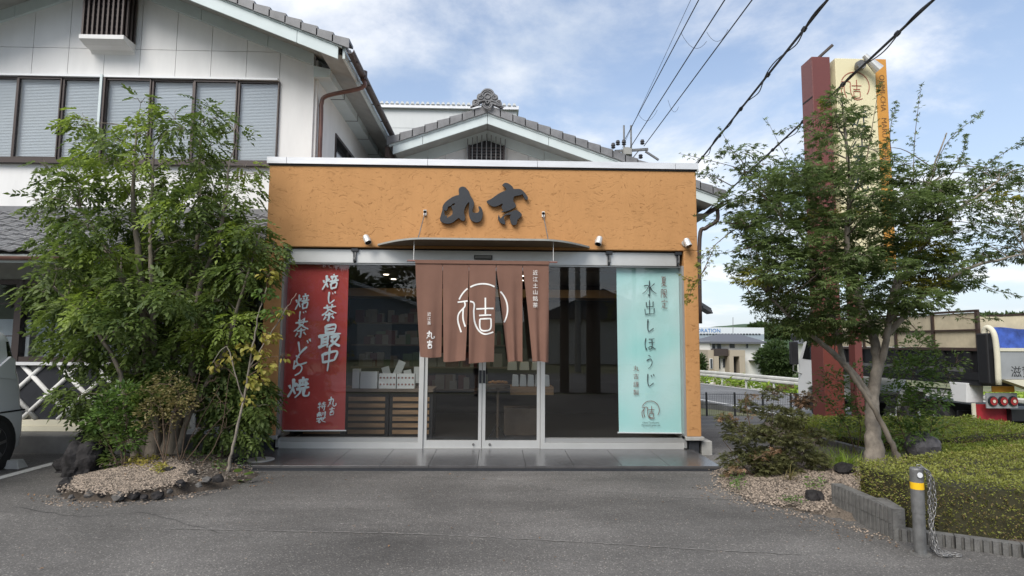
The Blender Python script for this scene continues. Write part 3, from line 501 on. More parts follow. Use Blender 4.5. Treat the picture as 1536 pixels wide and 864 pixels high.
# ================================================================== THE SHOP
X0, X1 = -3.234, 2.891; ZT, ZF, ZH, ZP = 4.07, 2.876, 2.663, .262; GL, GR = -2.996, 2.689
shop = empty('tea_shop', (-.17, 0, 0), 'low orange stucco shop front with flat roof, glass doors and black brush-written sign', 'shop')
b = MB()
b.box(X0, X1, 0, 1.55, ZF, ZT)                       # fascia box
b.box(X0, GL, 0, 1.55, ZP, ZF); b.box(GR, X1, 0, 1.55, ZP, ZF)
b.build('stucco_wall', MT['stucco'], shop, bevel=.012)
box('rear_wall', MT['stucco'], shop, X0+.05, X1-.05, 4.35, 4.5, 0, 4.0)
box('side_wall', MT['stucco'], shop, X1-.12, X1-.02, 1.55, 4.35, 0, 4.05)
box('side_wall', MT['room'], shop, X0+.02, X0+.12, 1.55, 4.35, 0, 4.05)
box('roof', MT['coping'], shop, X0+.02, X1-.02, .1, 4.5, 3.9, 4.0)
cx = [X0-.03, float(at(431,240,0)[0]), float(at(642,240,0)[0]), float(at(806,240,0)[0]), float(at(1012,240,0)[0]), X1+.03]
for i in range(5):
    b = MB(); a, c = cx[i]+.003, cx[i+1]-.003
    b.prism([(-.035, ZT-.005), (-.035, ZT+.086), (.22, ZT+.10), (.22, ZT+.02), (-.005, ZT+.02), (-.005, ZT-.005)], 'x', a, c)
    if i == 4: b.box(c-.03, c, .22, 4.5, ZT, ZT+.09)
    if i == 0: b.box(a, a+.03, .22, 1.55, ZT, ZT+.09)
    b.build('coping', MT['coping'], shop)
box('drip_edge', MT['dark'], shop, X0-.012, X1+.012, -.014, .0, ZT-.03, ZT-.003)
# pillar plinths
for a, c in ((X0, GL), (GR, X1)):
    pl = box('plinth', MT['gran'], shop, a+.03, c-.03, .03, .5, 0, ZP-.05)
    box('plinth_cap', MT['conc'], shop, a-.03, c+.03, -.03, .5, ZP-.05, ZP, bevel=.006)
box('footing', MT['conc'], shop, X1+.02, X1+.17, .06, 4.3, -.8, ZP-.07, bevel=.01)
box('reveal', MT['alu_side'], shop, GL, GL+.03, .02, .16, .1, ZH); box('reveal', MT['alu_side'], shop, GR-.03, GR, .02, .16, .1, ZH)
# header panels with the shutter brackets between them
hx = [GL+.03, float(at(533,384,.08)[0]), float(at(913,384,.08)[0]), float(at(1016,384,.08)[0]), GR-.03]
for i in range(4):
    box('header_panel', MT['alu'], shop, hx[i]+.012, hx[i+1]-.012, .07, .2, ZH, ZF-.02, bevel=.004)
for x in hx[:-1]:
    x = x+.03 if x == hx[0] else x
    br = MB().box(x-.045, x+.045, .02, .12, ZF-.055, ZF-.01).box(x-.02, x-.002, .035, .07, ZH+.01, ZF-.05).build('shutter_bracket', MT['char'], shop)
    MB().box(x+.0, x+.018, .03, .066, ZH+.03, ZF-.06).box(x-.012, x+.012, .02, .035, ZH+.045, ZH+.075).build('bracket_plate', MT['steel'], br)
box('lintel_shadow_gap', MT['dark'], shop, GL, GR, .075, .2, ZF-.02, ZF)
dl0, dl1, dc, dr0, dr1 = [float(at(p, 600, .1)[0]) for p in (628.5, 635.5, 723, 810.5, 817)]
zs = float(at(723, 671.5, .1)[2]); zs = max(zs, .07)
# side windows
for k, (a, c) in enumerate(((GL+.03, dl0), (dr1, GR-.03))):
    wn = box('window_sill', MT['alu'], shop, a, c, .06, .2, .07, .165)
    box('bottom_rail', MT['alu_side'], shop, a, c, .085, .17, .168, .222)
    box('top_rail', MT['alu_side'], shop, a, c, .09, .17, ZH-.02, ZH)
    box('window_glass', MT['glass'], shop, a, c, .124, .134, .222, ZH-.02)
for a, c in ((dl0, dl1), (dr0, dr1)): box('door_post', MT['alu'], shop, a, c, .06, .2, .07, ZH)
def leaf(a, c, flip):
    z0, z1 = .085, ZH-.04; s = .045
    d = MB().box(a, a+s, .09, .13, z0, z1).box(c-s, c, .09, .13, z0, z1).box(a+s, c-s, .09, .13, z0, z0+.105).box(a+s, c-s, .09, .13, z1-.05, z1).build('sliding_door', MT['alu'], shop)
    box('door_glass', MT['glass'], d, a+s, c-s, .105, .115, z0+.105, z1-.05)
    hx = c-s-.0 if not flip else a
    MB().box(hx+.004, hx+s-.004, .078, .092, .98, 1.16).build('pull_plate', MT['char'], d)
    lxp = (c-.11) if not flip else (a+.11)
    MB().lathe([(.018,-.012),(.018,0)], 14, (lxp, .088, z0+.05), 'y').build('lock', MT['steel'], d)
leaf(dl1+.004, dc-.004, False); leaf(dc+.004, dr0-.004, True)
box('threshold', MT['alu_side'], shop, dl1, dr0, .05, .2, .062, .082)
sb = at(725, 386.5, .06); box('door_sensor', MT['char'], shop, sb[0]-.13, sb[0]+.13, .02, .07, sb[2]-.025, sb[2]+.03)
box('sensor_window', MT['conc'], shop, sb[0]-.115, sb[0]+.115, .014, .02, sb[2]-.016, sb[2]+.022)
# canopy
zc = 2.905; cm = -.17; F = []
for i in range(15):
    u = i/14; F.append((cm-1.5+.72*u, -.56*math.sin(u*math.pi/2)))
F2 = [(2*cm-x, y) for x, y in reversed(F)]
cp = MB().prism(F+F2, 'z', zc, zc+.022).build('canopy', MT['canop'], shop)
rim = MB(); E_ = F+F2
for i in range(len(E_)-1): rim.bar((*E_[i], zc+.011), (*E_[i+1], zc+.011), .012, .024)
rim.build('canopy_edge', MT['soff'], cp)
for px, py in ((637.5,318),(815,320.5)):
    p = at(px, py, -.02); q = (p[0]-(.03 if px<700 else -.03), -.47, zc+.03)
    MB().lathe([(.022,-.03),(.022,.0)], 10, (p[0], 0, p[2]), 'y').box(p[0]-.02, p[0]+.02, -.03, 0, p[2]-.05, p[2]+.03).build('tie_bracket', MT['nbead'], shop)
    MB().tube([(p[0], -.03, p[2]-.02), q], .007, 5).build('tie_rod', MT['steel'], shop)
# sign characters traced from the photograph's brush outlines, cut from 35 mm plate
def glyph(name, label, loops):
    cv = bpy.data.curves.new(name, 'CURVE'); cv.dimensions = '2D'; cv.fill_mode = 'BOTH'; cv.extrude = .018; cv.bevel_depth = .002
    for lp in loops:
        P = catmull(lp+[lp[0]], 3)[:-1]; s = cv.splines.new('POLY'); s.points.add(len(P)-1)
        for i, p in enumerate(P):
            q = at(640+p[0]/8.533, 265+p[1]/8.533, -.03); s.points[i].co = (q[0]+.17, q[2], 0, 1)
        s.use_cyclic_u = True
    cv.materials.append(MT['char']); o = link(name, cv, shop); o.rotation_euler = (math.pi/2, 0, 0); o.location = (0, -.045, 0); o['label'] = label
glyph('sign_character', 'left black brush character on the orange fascia', [[(455,135),(425,150),(412,180),(415,240),(380,248),(330,270),(270,310),(225,355),(205,400),(205,430),(180,520),(175,560),(195,585),(240,603),(290,605),(335,590),(380,555),(415,535),(440,560),(470,572),(490,555),(492,515),(478,470),(485,420),(505,375),(535,335),(548,345),(545,400),(540,460),(550,520),(570,560),(605,583),(650,590),(690,570),(710,530),(717,480),(710,430),(690,395),(670,386),(665,400),(675,430),(665,460),(630,472),(595,465),(585,440),(600,390),(605,340),(590,300),(560,255),(545,205),(515,165),(485,140)],
   [(225,430),(250,442),(270,415),(275,388),(310,380),(335,352),(365,350),(358,375),(325,380),(322,405),(335,440),(330,485),(300,515),(285,518),(265,538),(258,500),(240,515),(228,470)]])
glyph('sign_character', 'right black brush character on the orange fascia', [[(1000,88),(970,115),(1005,145),(1020,180),(960,205),(900,240),(830,290),(770,322),(800,360),(840,385),(880,388),(930,370),(965,350),(975,365),(960,390),(970,425),(985,438),(958,456),(1010,452),(1060,435),(1110,410),(1140,385),(1130,350),(1108,325),(1108,290),(1125,255),(1190,245),(1225,230),(1245,270),(1265,300),(1285,300),(1293,275),(1270,235),(1225,185),(1180,165),(1115,165),(1095,135),(1060,105),(1030,90)]])
glyph('sign_character', 'lower strokes of the right brush character', [[(922,495),(945,540),(970,515),(1020,482),(1075,460),(1130,437),(1170,445),(1215,490),(1195,525),(1160,560),(1150,610),(1115,625),(1088,612),(1070,560),(1068,515),(1080,494),(1030,494),(990,515),(992,555),(1003,590),(1000,615),(970,608),(935,585),(915,540)]])
# spotlights
for px, py, lean, lb in ((551,362,.5,'small silver spotlight on the fascia left of the canopy'),(897.5,364,-.3,'small silver spotlight on the fascia right of the canopy'),(1028,367,.25,'small silver spotlight at the right end of the fascia')):
    p = at(px, py, -.02); s = empty('spotlight', (p[0], 0, p[2]), lb, 'spotlight', 'spotlights on the shop fascia')
    MB().lathe([(.045,-.02),(.05,0)], 16, (p[0], 0, p[2]+.02), 'y').build('wall_plate', MT['alu'], s, smooth=False)
    MB().tube([(p[0],-.01,p[2]+.02),(p[0],-.09,p[2]+.01)], .012, 6).build('arm', MT['alu'], s)
    d = np.array([lean*.8, -.35, -.75]); d /= np.linalg.norm(d); a0 = np.array([p[0],-.09,p[2]+.03])-d*.05
    MB().tube([a0, a0+d*.02, a0+d*.13], [.03,.045,.048], 14).build('lamp_body', MT['alu'], s, smooth=False)
    MB().tube([a0+d*.13, a0+d*.134], [.04,.04], 14).build('lens', MT['tint'], s)
# entrance slabs
led = empty('entrance_step', (-.2,-.5,0), 'dark polished tile step along the shop glass front', 'step')
MB().box(-3.3, 2.78, -1.0, .05, -.02, .048).build('bedding', MT['gran'], led)
jx = [-3.3]+[-.79+.588*k for k in range(-4, 6) if -3.25 < -.79+.588*k < 2.7]+[2.78]
for a, c in zip(jx[:-1], jx[1:]):
    b = MB(); b.add([(a+.002,-1.004,.03),(c-.002,-1.004,.03),(c-.002,.06,.05),(a+.002,.06,.05),(a+.002,-1.004,.062),(c-.002,-1.004,.062),(c-.002,.06,.082),(a+.002,.06,.082)], [(0,3,2,1),(4,5,6,7),(0,1,5,4),(1,2,6,5),(2,3,7,6),(3,0,4,7)])
    b.build('tile', MT['slab'], led, bevel=.003)
mh = at(391, 689, 0); p = gd(391, 689.5, .068)
mhc = tag(MB().lathe([(.165,.064),(.165,.074),(.15,.078),(.0,.078)], 28, (p[0], p[1], 0)).build('drain_cover', MT['conc']), 'round pale concrete drain cover in the dark step by the left pillar', 'drain cover')

# interior ------------------------------------------------------------
rm = empty('shop_interior', (0, 2, 0), 'dim shop room behind the glass with wooden ceiling band', 'room'); rm['kind'] = 'structure'
if 'category' in rm: del rm['category']
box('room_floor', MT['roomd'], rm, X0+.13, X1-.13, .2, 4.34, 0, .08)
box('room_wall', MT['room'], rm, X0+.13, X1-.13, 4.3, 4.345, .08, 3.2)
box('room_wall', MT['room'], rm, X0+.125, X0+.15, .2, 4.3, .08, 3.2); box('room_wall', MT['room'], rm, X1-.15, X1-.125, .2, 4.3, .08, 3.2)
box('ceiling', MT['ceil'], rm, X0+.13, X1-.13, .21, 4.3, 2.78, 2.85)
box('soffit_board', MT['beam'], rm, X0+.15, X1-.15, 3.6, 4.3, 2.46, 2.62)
box('ceiling_beam', MT['dwood'], rm, X0+.15, X1-.15, 1.3, 1.42, 2.72, 2.78)
lampmesh = MB().lathe([(.05,-.01),(.05,0)], 10).mesh('downlight', MT['lamp_on'])
k = 0
for x in (-2.0,-1.2,-.4,.5):
    for y in (1.7, 2.5, 3.3):
        o = link('downlight', lampmesh, rm, np.array([x, y, 2.776])-wloc(rm)); k += 1
pl = bpy.data.lights.new('shop_lamp', 'AREA'); pl.energy = 6; pl.color = (1, .84, .62); pl.shape = 'RECTANGLE'; pl.size = 4.5; pl.size_y = 1.2
po = bpy.data.objects.new('shop_lamp', pl); C.objects.link(po); po.location = (0, 2.2, 2.74)

cab = empty('display_counter', (-1.9, 1.2, .08), 'dark slatted display counter behind the left shop window', 'counter')
box('counter_top', MT['dwood'], cab, -3.0, -.95, .95, 1.6, .78, .83)
for i in range(3):
    a = -2.98+.68*i; box('cabinet_frame', MT['dark'], cab, a, a+.66, 1.02, 1.55, .08, .78)
    for j in range(6): box('slat', MT['wood'] if True else None, cab, a+.05, a+.61, .985, 1.015, .14+.1*j, .20+.1*j)
def pack(a, c, z0, z1, y, lb, cells=True, m='paper'):
    o = empty('gift_box', ((a+c)/2, y, z0), lb, 'gift box', 'gift boxes on the display counter')
    box('carton', MT[m], o, a, c, y, y+.12, z0, z1)
    if cells:
        n = 5
        for i in range(n):
            for j in range(2):
                x = a+(c-a)*(i+.5)/n; z = z0+(z1-z0)*(.28+.45*j)
                MB().lathe([(.016,-.004),(.016,0)], 8, (x, y-.001, z), 'y').build('printed_sweet', MT['inkb'], o)
z5 = .83
for px0, px1, py0, py1, lb, cl in ((568,594,563,585,'pale gift box with rows of printed sweets on the counter',True),(595,622,562,584,'pale gift box beside the door post on the counter',True),(540,566,560,585,'plain white carton on the counter by the red banner',False),(528,539,556,585,'narrow white carton standing at the banner edge',False)):
    a = at(px0, py1, 1.0); c = at(px1, py0, 1.0); pack(a[0], c[0], z5, z5+(c[2]-a[2]), 1.0, lb, cl)
sh = empty('price_card', (-1.6, 1.3, .83), 'leaning white price card on the left counter', 'price card')
for i, (x, z, t) in enumerate(((-1.75,1.05,.3),(-1.55,1.12,-.4),(-1.4,1.0,.2),(-1.25,1.02,0))):
    MB().obox((x,1.4,z),(math.cos(t),0,math.sin(t)),(0,1,0),(-math.sin(t),0,math.cos(t)),.06,.01,.1+.03*(i%2)).build('card', MT['paper'], sh)
tb = empty('bread_stand', (.2, 1.0, .08), 'small round table with a tray of bread inside the door', 'table')
q = at(747, 573, 1.0); MB().lathe([(.02,.08),(.02,.86)], 10, (q[0],1.0,0)).build('pedestal', MT['dwood'], tb)
MB().lathe([(.17,.86),(.19,.9)], 24, (q[0],1.0,0)).build('tray', MT['dwood'], tb)
for i in range(7): rock_mb((q[0]-.12+.04*i, 1.0+.05*math.sin(i*2), .93+.01*(i%2)), .04, (1,.8,.6), i).build('bread_roll', MT['bread'], tb, smooth=True)
for s in (-1,1): MB().bar((q[0],1.0,.3),(q[0]+s*.13,1.0,.09),.02,.02).build('foot', MT['dark'], tb)
rk = empty('goods_shelf', (.9, 1.3, .08), 'low wooden shelf of wrapped goods behind the right door leaf', 'shelf')
a, c = at(766,575,1.3), at(830,590,1.3); box('shelf_board', MT['wood'], rk, a[0], c[0], 1.25, 1.7, .72, .85); box('shelf_body', MT['dwood'], rk, a[0]-.1, c[0]-.15, 1.3, 1.7, .08, .5)
for i in range(5): 
    x = a[0]+.02+i*.125
    MB().prism([(x,.85),(x+.11,.85),(x+.10,1.03),(x+.015,1.04)], 'y', 1.3, 1.42).build('wrapped_bag', MT['paper'], rk, bevel=.01)
for i in range(3):
    x = a[0]-.05+i*.2; MB().prism([(x,1.1),(x+.16,1.1),(x+.15,1.24),(x+.01,1.23)], 'y', 1.5, 1.6).build('wrapped_bag', MT['cream'], rk, bevel=.01)

ss_ = empty('stock_shelf', (0, 4.1, .08), 'dim wall shelf of small packages at the back of the shop room', 'shelf')
pkm = [mat('package_tint', c, .7) for c in ((.15,.12,.08),(.08,.12,.06),(.2,.19,.16),(.10,.03,.025),(.22,.22,.2))]
for z in (.6, 1.05, 1.5, 1.95): box('shelf_board', MT['dwood'], ss_, X0+.3, .4, 3.95, 4.29, z-.03, z)
for m in pkm:
    b = MB()
    for z in (.6, 1.05, 1.5, 1.95):
        for k in range(9): x = random.uniform(X0+.35, .1); h = random.uniform(.1, .3); b.box(x, x+random.uniform(.08,.2), 3.98+random.uniform(0,.08), 4.2, z+.001, z+h)
    b.build('packages', m, ss_)['kind'] = 'stuff'
# ================================================================== NOREN
pan = [((105,290),(135,280),752),((292,470),(297,447),780),((472,654),(470,640),792),((658,835),(735,835),787),((838,1015),(908,1014),787)]
YN = -.45
def npx(X, Y): return at(600+X/4.548, 370+Y/4.548, YN)
nr = empty('noren_curtain', (-.17, YN, 2.0), 'faded terracotta split curtain with white round crest hanging before the shop doors', 'curtain')
polys = []
for i, (t, bt, yb) in enumerate(pan):
    def fn(u, v, t=t, bt=bt, yb=yb, i=i, shadow=True):
        e = v**1.35; xl = t[0]+(bt[0]-t[0])*e; xr = t[1]+(bt[1]-t[1])*e
        if i == 3: xl = t[0]+(bt[0]-t[0])*max(0, v-.1)**.9/.9**.9
        if i == 4: xl = t[0]+(bt[0]-t[0])*max(0, v-.08)**.85
        p = npx(xl+(xr-xl)*u, 100+(yb-100)*v+6*math.sin(u*3+i)*v); w_ = (bt[1]-bt[0])/(t[1]-t[0])
        y = YN + (.016+.03*(1-w_))*v*math.sin(u*(7.5+i)+i*1.7+v*1.6)+.004*math.sin(u*23+i*3+v*4)*v+.006*math.sin(u*2.2+v*7+i)*v + .02*v*math.sin(i*2.1+v*2) + .05*(1-w_)*v*(u-.5)
        return (p[0], y, p[2])
    MB().grid(fn, 14, 22).build('cloth_panel', MT['noren'], nr, smooth=True)
    polys.append(fn)
def inpan(X, Y):
    v = (Y-100)/690
    for i, (t, bt, yb) in enumerate(pan):
        if v < 0 or Y > yb-4: continue
        e = max(0, v)**1.35; xl = t[0]+(bt[0]-t[0])*e; xr = t[1]+(bt[1]-t[1])*e; vv = (Y-100)/(yb-100)
        if i == 3: xl = t[0]+(bt[0]-t[0])*max(0, vv-.1)**.9/.9**.9
        if i == 4: xl = t[0]+(bt[0]-t[0])*max(0, vv-.08)**.85
        if xl+1 <= X <= xr-1: return i, (X-xl)/(xr-xl), vv
    return None
def onc(X, Y, lift):
    r = inpan(X, Y)
    if r is None: p = npx(X, Y); return (p[0], YN-lift, p[2])
    f = polys[r[0]](r[1], r[2]); return (f[0], f[1]-lift-.004, f[2])
keep = lambda X, Y: inpan(X, Y) is not None
def place(strokes, x, y, w_, h): return [[(x+p[0]*w_, y+p[1]*h) for p in s] for s in strokes]
def dens(ss, n=3): 
    o = []
    for s in ss: o.append([tuple(p) for p in (catmull(s, 6) if len(s) < 12 else [np.array(q) for q in s])])
    return o
lg = [[(562+172*p[0], 428+174*p[1]) for p in s] for s in dens(LOGO)]
def fine(ss):  # split into short steps so that ribbons follow the folds
    o = []
    for s in ss:
        q = [np.array(s[0])]
        for a, b_ in zip(s[:-1], s[1:]):
            L = np.linalg.norm(np.array(b_)-np.array(a)); n = max(1, int(L/7))
            q += [np.array(a)+(np.array(b_)-np.array(a))*k/n for k in range(1, n+1)]
        while len(q) < 12: q = [x for a, b_ in zip(q[:-1], q[1:]) for x in (a, (a+b_)/2)]+[q[-1]]
        o.append(q)
    return o
for s_c in fine(lg): ribbons(MB(), [s_c], onc, 10.5, False, keep).build('crest_stroke', MT['cloth_w'], nr)
b = MB()
for i, ch in enumerate('吉'): pass
ribbons(b, fine(dens(place(G['丸'], 178, 568, 54, 56))), onc, 10, True, keep, 1); ribbons(b, fine(dens(place(G['吉'], 178, 632, 48, 60))), onc, 10, True, keep, 2)
b.build('brush_lettering', MT['cloth_w'], nr)
def ctext(name, s, px, py, size, m, par, Y=None, lift=.03, dy=28):
    for i, ch in enumerate(s):
        p = npx(px, py+i*dy) if Y is None else at(px, py+i*dy, Y)
        text(name, ch, size, m, par, (p[0], (YN if Y is None else Y)-lift, p[2]))
ctext('lettering', '近江茶', 200, 462, .052, MT['cloth_w'], nr, dy=31, lift=.022)
ctext('lettering', '近江土山銘茶', 922, 182, .072, MT['cloth_w'], nr, dy=44, lift=.03)
a, c = at(611, 391, YN), at(836, 393.5, YN); MB().tube([a, c], .011, 8).build('rod', MT['inkb'], nr)
MB().prism([(at(623,390,YN)[0], a[2]-.035), (at(824,390,YN)[0], a[2]-.035), (at(824,390,YN)[0], a[2]+.012), (at(623,390,YN)[0], a[2]+.012)], 'y', YN-.014, YN+.014).build('rod_sleeve', MT['noren'], nr)
for px in (620.5, 830): 
    p = at(px, 391, YN); MB().tube([(p[0], YN, p[2]), (p[0], YN, zc)], .004, 5).build('hanging_cord', MT['cloth_w'], nr)

# ================================================================== WINDOW BANNERS (inside the glass)
def banner(name, label, cat, quad, m, YB, curl):
    o = empty(name, at((quad[0][0]+quad[1][0])/2, quad[2][1], YB), label, cat)
    P = [at(x, y, YB) for x, y in quad]   # tl, tr, br, bl
    def fn(u, v):
        p = (P[0]*(1-u)+P[1]*u)*(1-v)+(P[3]*(1-u)+P[2]*u)*v; return (p[0], YB+curl*math.sin(u*5+v*3)*.5+curl*math.sin(v*math.pi)*math.sin(u*11), p[2])
    MB().grid(fn, 20, 30).build('cloth', m, o, smooth=True)
    MB().tube([P[0]+[-.02,0,.005], P[1]+[.02,0,.005]], .01, 8).build('top_rod', MT['whitemetal'], o); MB().tube([P[3]+[-.02,0,-.0], P[2]+[.02,0,-.0]], .011, 8).build('bottom_rod', MT['whitemetal'], o)
    return o, fn
YB = .18
rb, rf = banner('red_banner', 'tall red cloth banner with white brush writing inside the left window', 'banner', [(426.5,394.5),(523.5,395.5),(517,646),(416.5,646)], MT['redban'], YB, .010)
def onb(x, y, lift): p = at(x, y, YB); return (p[0], YB-.026-lift, p[2])
def slant(ss, x, y, w_, h): return [[(p[0]+.08*((y+h/2)-p[1]), p[1]-.10*(p[0]-x-w_/2)) for p in s] for s in ss]
def chars(par, m, items, wd):
    for i, (ch, x, y, w_, h) in enumerate(items):
        b = ribbons(MB(), slant(place(G[ch], x, y, w_, h), x, y, w_, h), onb, wd*w_, True, None, i+1); b.build('brush_character', m, par)
chars(rb, MT['banw'], [('焙',483,411,26,25),('じ',489,437,17,19),('茶',483,456,23,26),('最',478,487,34,35),('中',480,521,28,35),('焙',443,440,22,26),('じ',446,466,16,16),('茶',441,478,23,29),('ど',442,511,24,37),('ら',437,533,20,30),('焼',431,565,34,32),('丸',492,594,13,16),('吉',493,610,11,13),('特',477,602,13,14),('製',475,617,15,17)], .165)
mb_, mf = banner('mint_banner', 'tall pale mint banner with thin dark writing inside the right window', 'banner', [(924.5,398.5),(1020,399.5),(1024,650),(928.5,649)], MT['mint'], YB, .007)
def cc_(m, items, wd):
    for i, (ch, x, y, w_, h) in enumerate(items): ribbons(MB(), place(G[ch], x, y, w_, h), onb, wd, True, None, i).build('brush_character', m, mb_)
cc_(MT['ink'], [('水',963,421,21,23),('出',965,450,17,23),('し',966,479,15,19),('ほ',965,506,18,19),('う',967,532,13,21),('じ',966,560,17,20)], 1.75)
cc_(MT['inkb'], [('夏',990,415,9.5,15),('限',990,434,10,13),('定',991,450,9.5,13)], 1.15)
lgb = [[(975+13.2*p[0], 614.5+13.4*p[1]) for p in s] for s in dens(LOGO)]
for s_c in fine(lgb): ribbons(MB(), [s_c], onb, .9, False).build('crest_stroke', MT['inkb'], mb_)
for i, ch in enumerate('丸吉謹製'): p = at(953.5, 553+i*12, YB); text('lettering', ch, .085, MT['inkb'], mb_, (p[0], YB-.028, p[2]))
for s, y in (('Ohmi Tsuchiyama', 633.5), ('Maruyoshi green tea', 637.5)): p = at(975.5, y, YB); text('lettering', s, .034, MT['ink'], mb_, (p[0], YB-.028, p[2]), sx=.95)

# ================================================================== WHITE BUILDING AT THE LEFT
wb = empty('white_building', (-6.67, 5, 0), 'large white panelled two-storey building with tiled gable roof at the left', 'building')
YW = 1.6; PK = -6.67; SL = .39; WX0, WX1 = 2*PK+3.15, -3.15
def zb(x, base=6.33): return base+SL*(-3.32-max(x, 2*PK-x))   # lower edge of the gable boards
ZJ = float(at(200,74,YW)[2]); ZL = float(at(200,114,YW)[2]); zwT, zwB = float(at(200,120,YW)[2]), float(at(200,243,YW)[2]); ZPT = 3.66
wall = MB(); wall.prism([(WX0,ZPT-.3),(WX1,ZPT-.3),(WX1,zb(WX1)+.3),(PK,zb(PK)+.3),(WX0,zb(WX0)+.3)], 'y', YW+.05, YW+.2)
wall.box(WX1-.2, WX1, YW+.2, 12, -1.0, zb(WX1)+.2).box(WX0, WX0+.2, YW+.2, 12, -1.0, zb(WX0)+.2)
wall.build('wall', MT['wjoint'], wb)
jx = [-3.15, -3.747]; x = float(at(371.5,60,YW)[0])
while x > WX0: jx.append(x); x -= .601
jx = sorted(set([round(v,3) for v in jx if v > WX0]+[WX0, WX1]))
jx = [v for i, v in enumerate(jx) if i == 0 or v-jx[i-1] > .12]
for a, c in zip(jx[:-1], jx[1:]):
    a += .004; c -= .004
    box('wall_panel', MT['white'], wb, a, c, YW, YW+.05, ZL, ZJ-.004) if c < -3.7 else box('wall_panel', MT['white'], wb, a, c, YW, YW+.05, ZPT-.3, ZJ-.004)
    pts = [(a, ZJ+.004), (c, ZJ+.004), (c, zb(c)+.05), (a, zb(a)+.05)]
    if a < PK < c: pts = pts[:3]+[(PK, zb(PK)+.05)]+pts[3:]
    if pts[2][1] > ZJ+.02: MB().prism(pts, 'y', YW, YW+.05).build('wall_panel', MT['white'], wb)
MB().box(WX0, -3.755, YW+.002, YW+.05, ZPT-.3, zwB-.05).build('wall_panel', MT['white'], wb)
box('wall_panel', MT['white'], wb, WX1-.001, WX1+.04, YW+.05, 2.3, 2.5, 6.4)
wside = MB().box(WX1, WX1+.03, 2.31, 12, 2.5, 6.2).build('side_cladding', MT['white'], wb)
box('head_flashing', MT['whitemetal'], wb, WX0, -3.74, YW-.10, YW+.03, zwT+.003, zwT+.038)
# upper windows with blinds
mul = [float(at(p, 180, YW)[0]) for p in (26,93,158,227,290.5,356.5,418.5)]
pw = mul[1]-mul[0]; mul = [mul[0]-pw*k for k in (3,2,1)]+mul
def blind(a, c, z0, z1, y, par):
    b = MB(); z = z0+.01
    while z < z1: b.add([(a,y,z),(c,y,z),(c,y+.007,z+.021),(a,y+.007,z+.021)], [(0,1,2,3)]); z += .026
    o = b.build('blind', MT['blind'], par); o['kind'] = 'stuff'; return o
for i, (a, c) in enumerate(zip(mul[:-1], mul[1:])):
    yy = YW+(.02 if i % 2 else .04); m_ = .022
    f = MB().box(a+.003, a+m_+.012, yy-.09, yy-.04, zwB, zwT).box(c-m_, c-.003, yy-.091, yy-.04, zwB, zwT).box(a+m_+.012, c-m_, yy-.088, yy-.04, zwT-.035, zwT).box(a+m_+.012, c-m_, yy-.088, yy-.04, zwB, zwB+.045).build('window', MT['brown'], wb)
    box('pane', MT['winglass'], f, a+.03, c-.02, yy-.066, yy-.06, zwB+.04, zwT-.03)
    box('blind_backing', MT['blind2'], f, a+.03, c-.02, YW+.035, YW+.045, zwB, zwT)
    blind(a+.035, c-.025, zwB+.04, zwT-.03, YW+.008, f)
box('window_sill', MT['brown'], wb, mul[0], -3.74, YW-.09, YW+.02, zwB-.06, zwB-.003)
xx = float(at(158,180,YW)[0]); box('rain_rail', MT['barge'], wb, xx-.06, xx-.02, YW-.12, YW-.08, zwB, zwT+.04); box('window_jamb', MT['brown'], wb, xx-.015, xx+.02, YW-.10, YW-.075, zwB, zwT)
# hooded vent
vn = MB(); va, vc = at(126,10,YW-.3), at(189,10,YW-.3); vz = float(at(160,56,YW-.25)[2])
v = MB().box(va[0], vc[0], YW-.28, YW, vz, vz+1.3).build('vent_box', MT['dark'], wb)
for i in range(9): xx = va[0]+(vc[0]-va[0])*(i+.1)/8.6; box('vent_bar', MT['brown'], v, xx, xx+.028, YW-.335, YW-.29, vz-.0, vz+1.3)
for i in range(12): box('louvre', MT['brown'], v, va[0]+.02, vc[0]-.02, YW-.29, YW-.281, vz+.05+.1*i, vz+.085+.1*i)
for s, xx in ((-1, va[0]), (1, vc[0])):
    for k in range(3): box('vent_bar', MT['brown'], v, xx-.03, xx+.03, YW-.28+.1*k, YW-.24+.1*k, vz+.0, vz+1.3)
zz0 = float(at(160,82,YW)[2]); MB().prism([(YW-.34, vz-.0), (YW-.34, vz-.07), (YW-.2, vz-.12), (YW-.06, zz0+.05), (YW-.0, zz0), (YW-.0, vz)], 'x', va[0]-.02, vc[0]+.02).build('vent_sill', MT['white'], wb)
# gable roof
YV = .8; EX = -2.42
def slope_band(name, y0, y1, d0, d1, m, xe, joints=(), peak=True, par=wb, zfun=zb, PKx=PK, sides=(1,-1)):
    for sg in sides:
        xs_ = [PKx]+[PKx+abs(j-PKx) for j in joints]+[xe]
        for a, c in zip(xs_[:-1], xs_[1:]):
            a2, c2 = a+(.004 if a != PKx else .0), c-.004
            A, Cc = (a2, c2) if sg == 1 else (2*PKx-a2, 2*PKx-c2)
            MB().prism([(A, zfun(a2)+d0), (Cc, zfun(c2)+d0), (Cc, zfun(c2)+d1), (A, zfun(a2)+d1)], 'y', y0, y1).build(name, m, par)
jo = [float(at(302,20,YV)[0]), float(at(462,60,YV)[0])]
slope_band('bargeboard', YV, YV+.03, 0.0, .20, MT['barge'], EX-.12, [-4.9, -3.2])
slope_band('barge_trim', YV-.02, YV+.03, .203, .245, MT['barge'], EX-.06)
slope_band('gable_board', YW-.05, YW-.002, .0, .25, MT['barge'], WX1-.0, [-5.1, -3.95])
slope_band('verge_soffit', YV+.03, YW+.2, .205, .24, MT['soff'], EX-.12)
slope_band('roof_deck', YV+.03, 12.5, .25, .30, MT['tile'], EX)
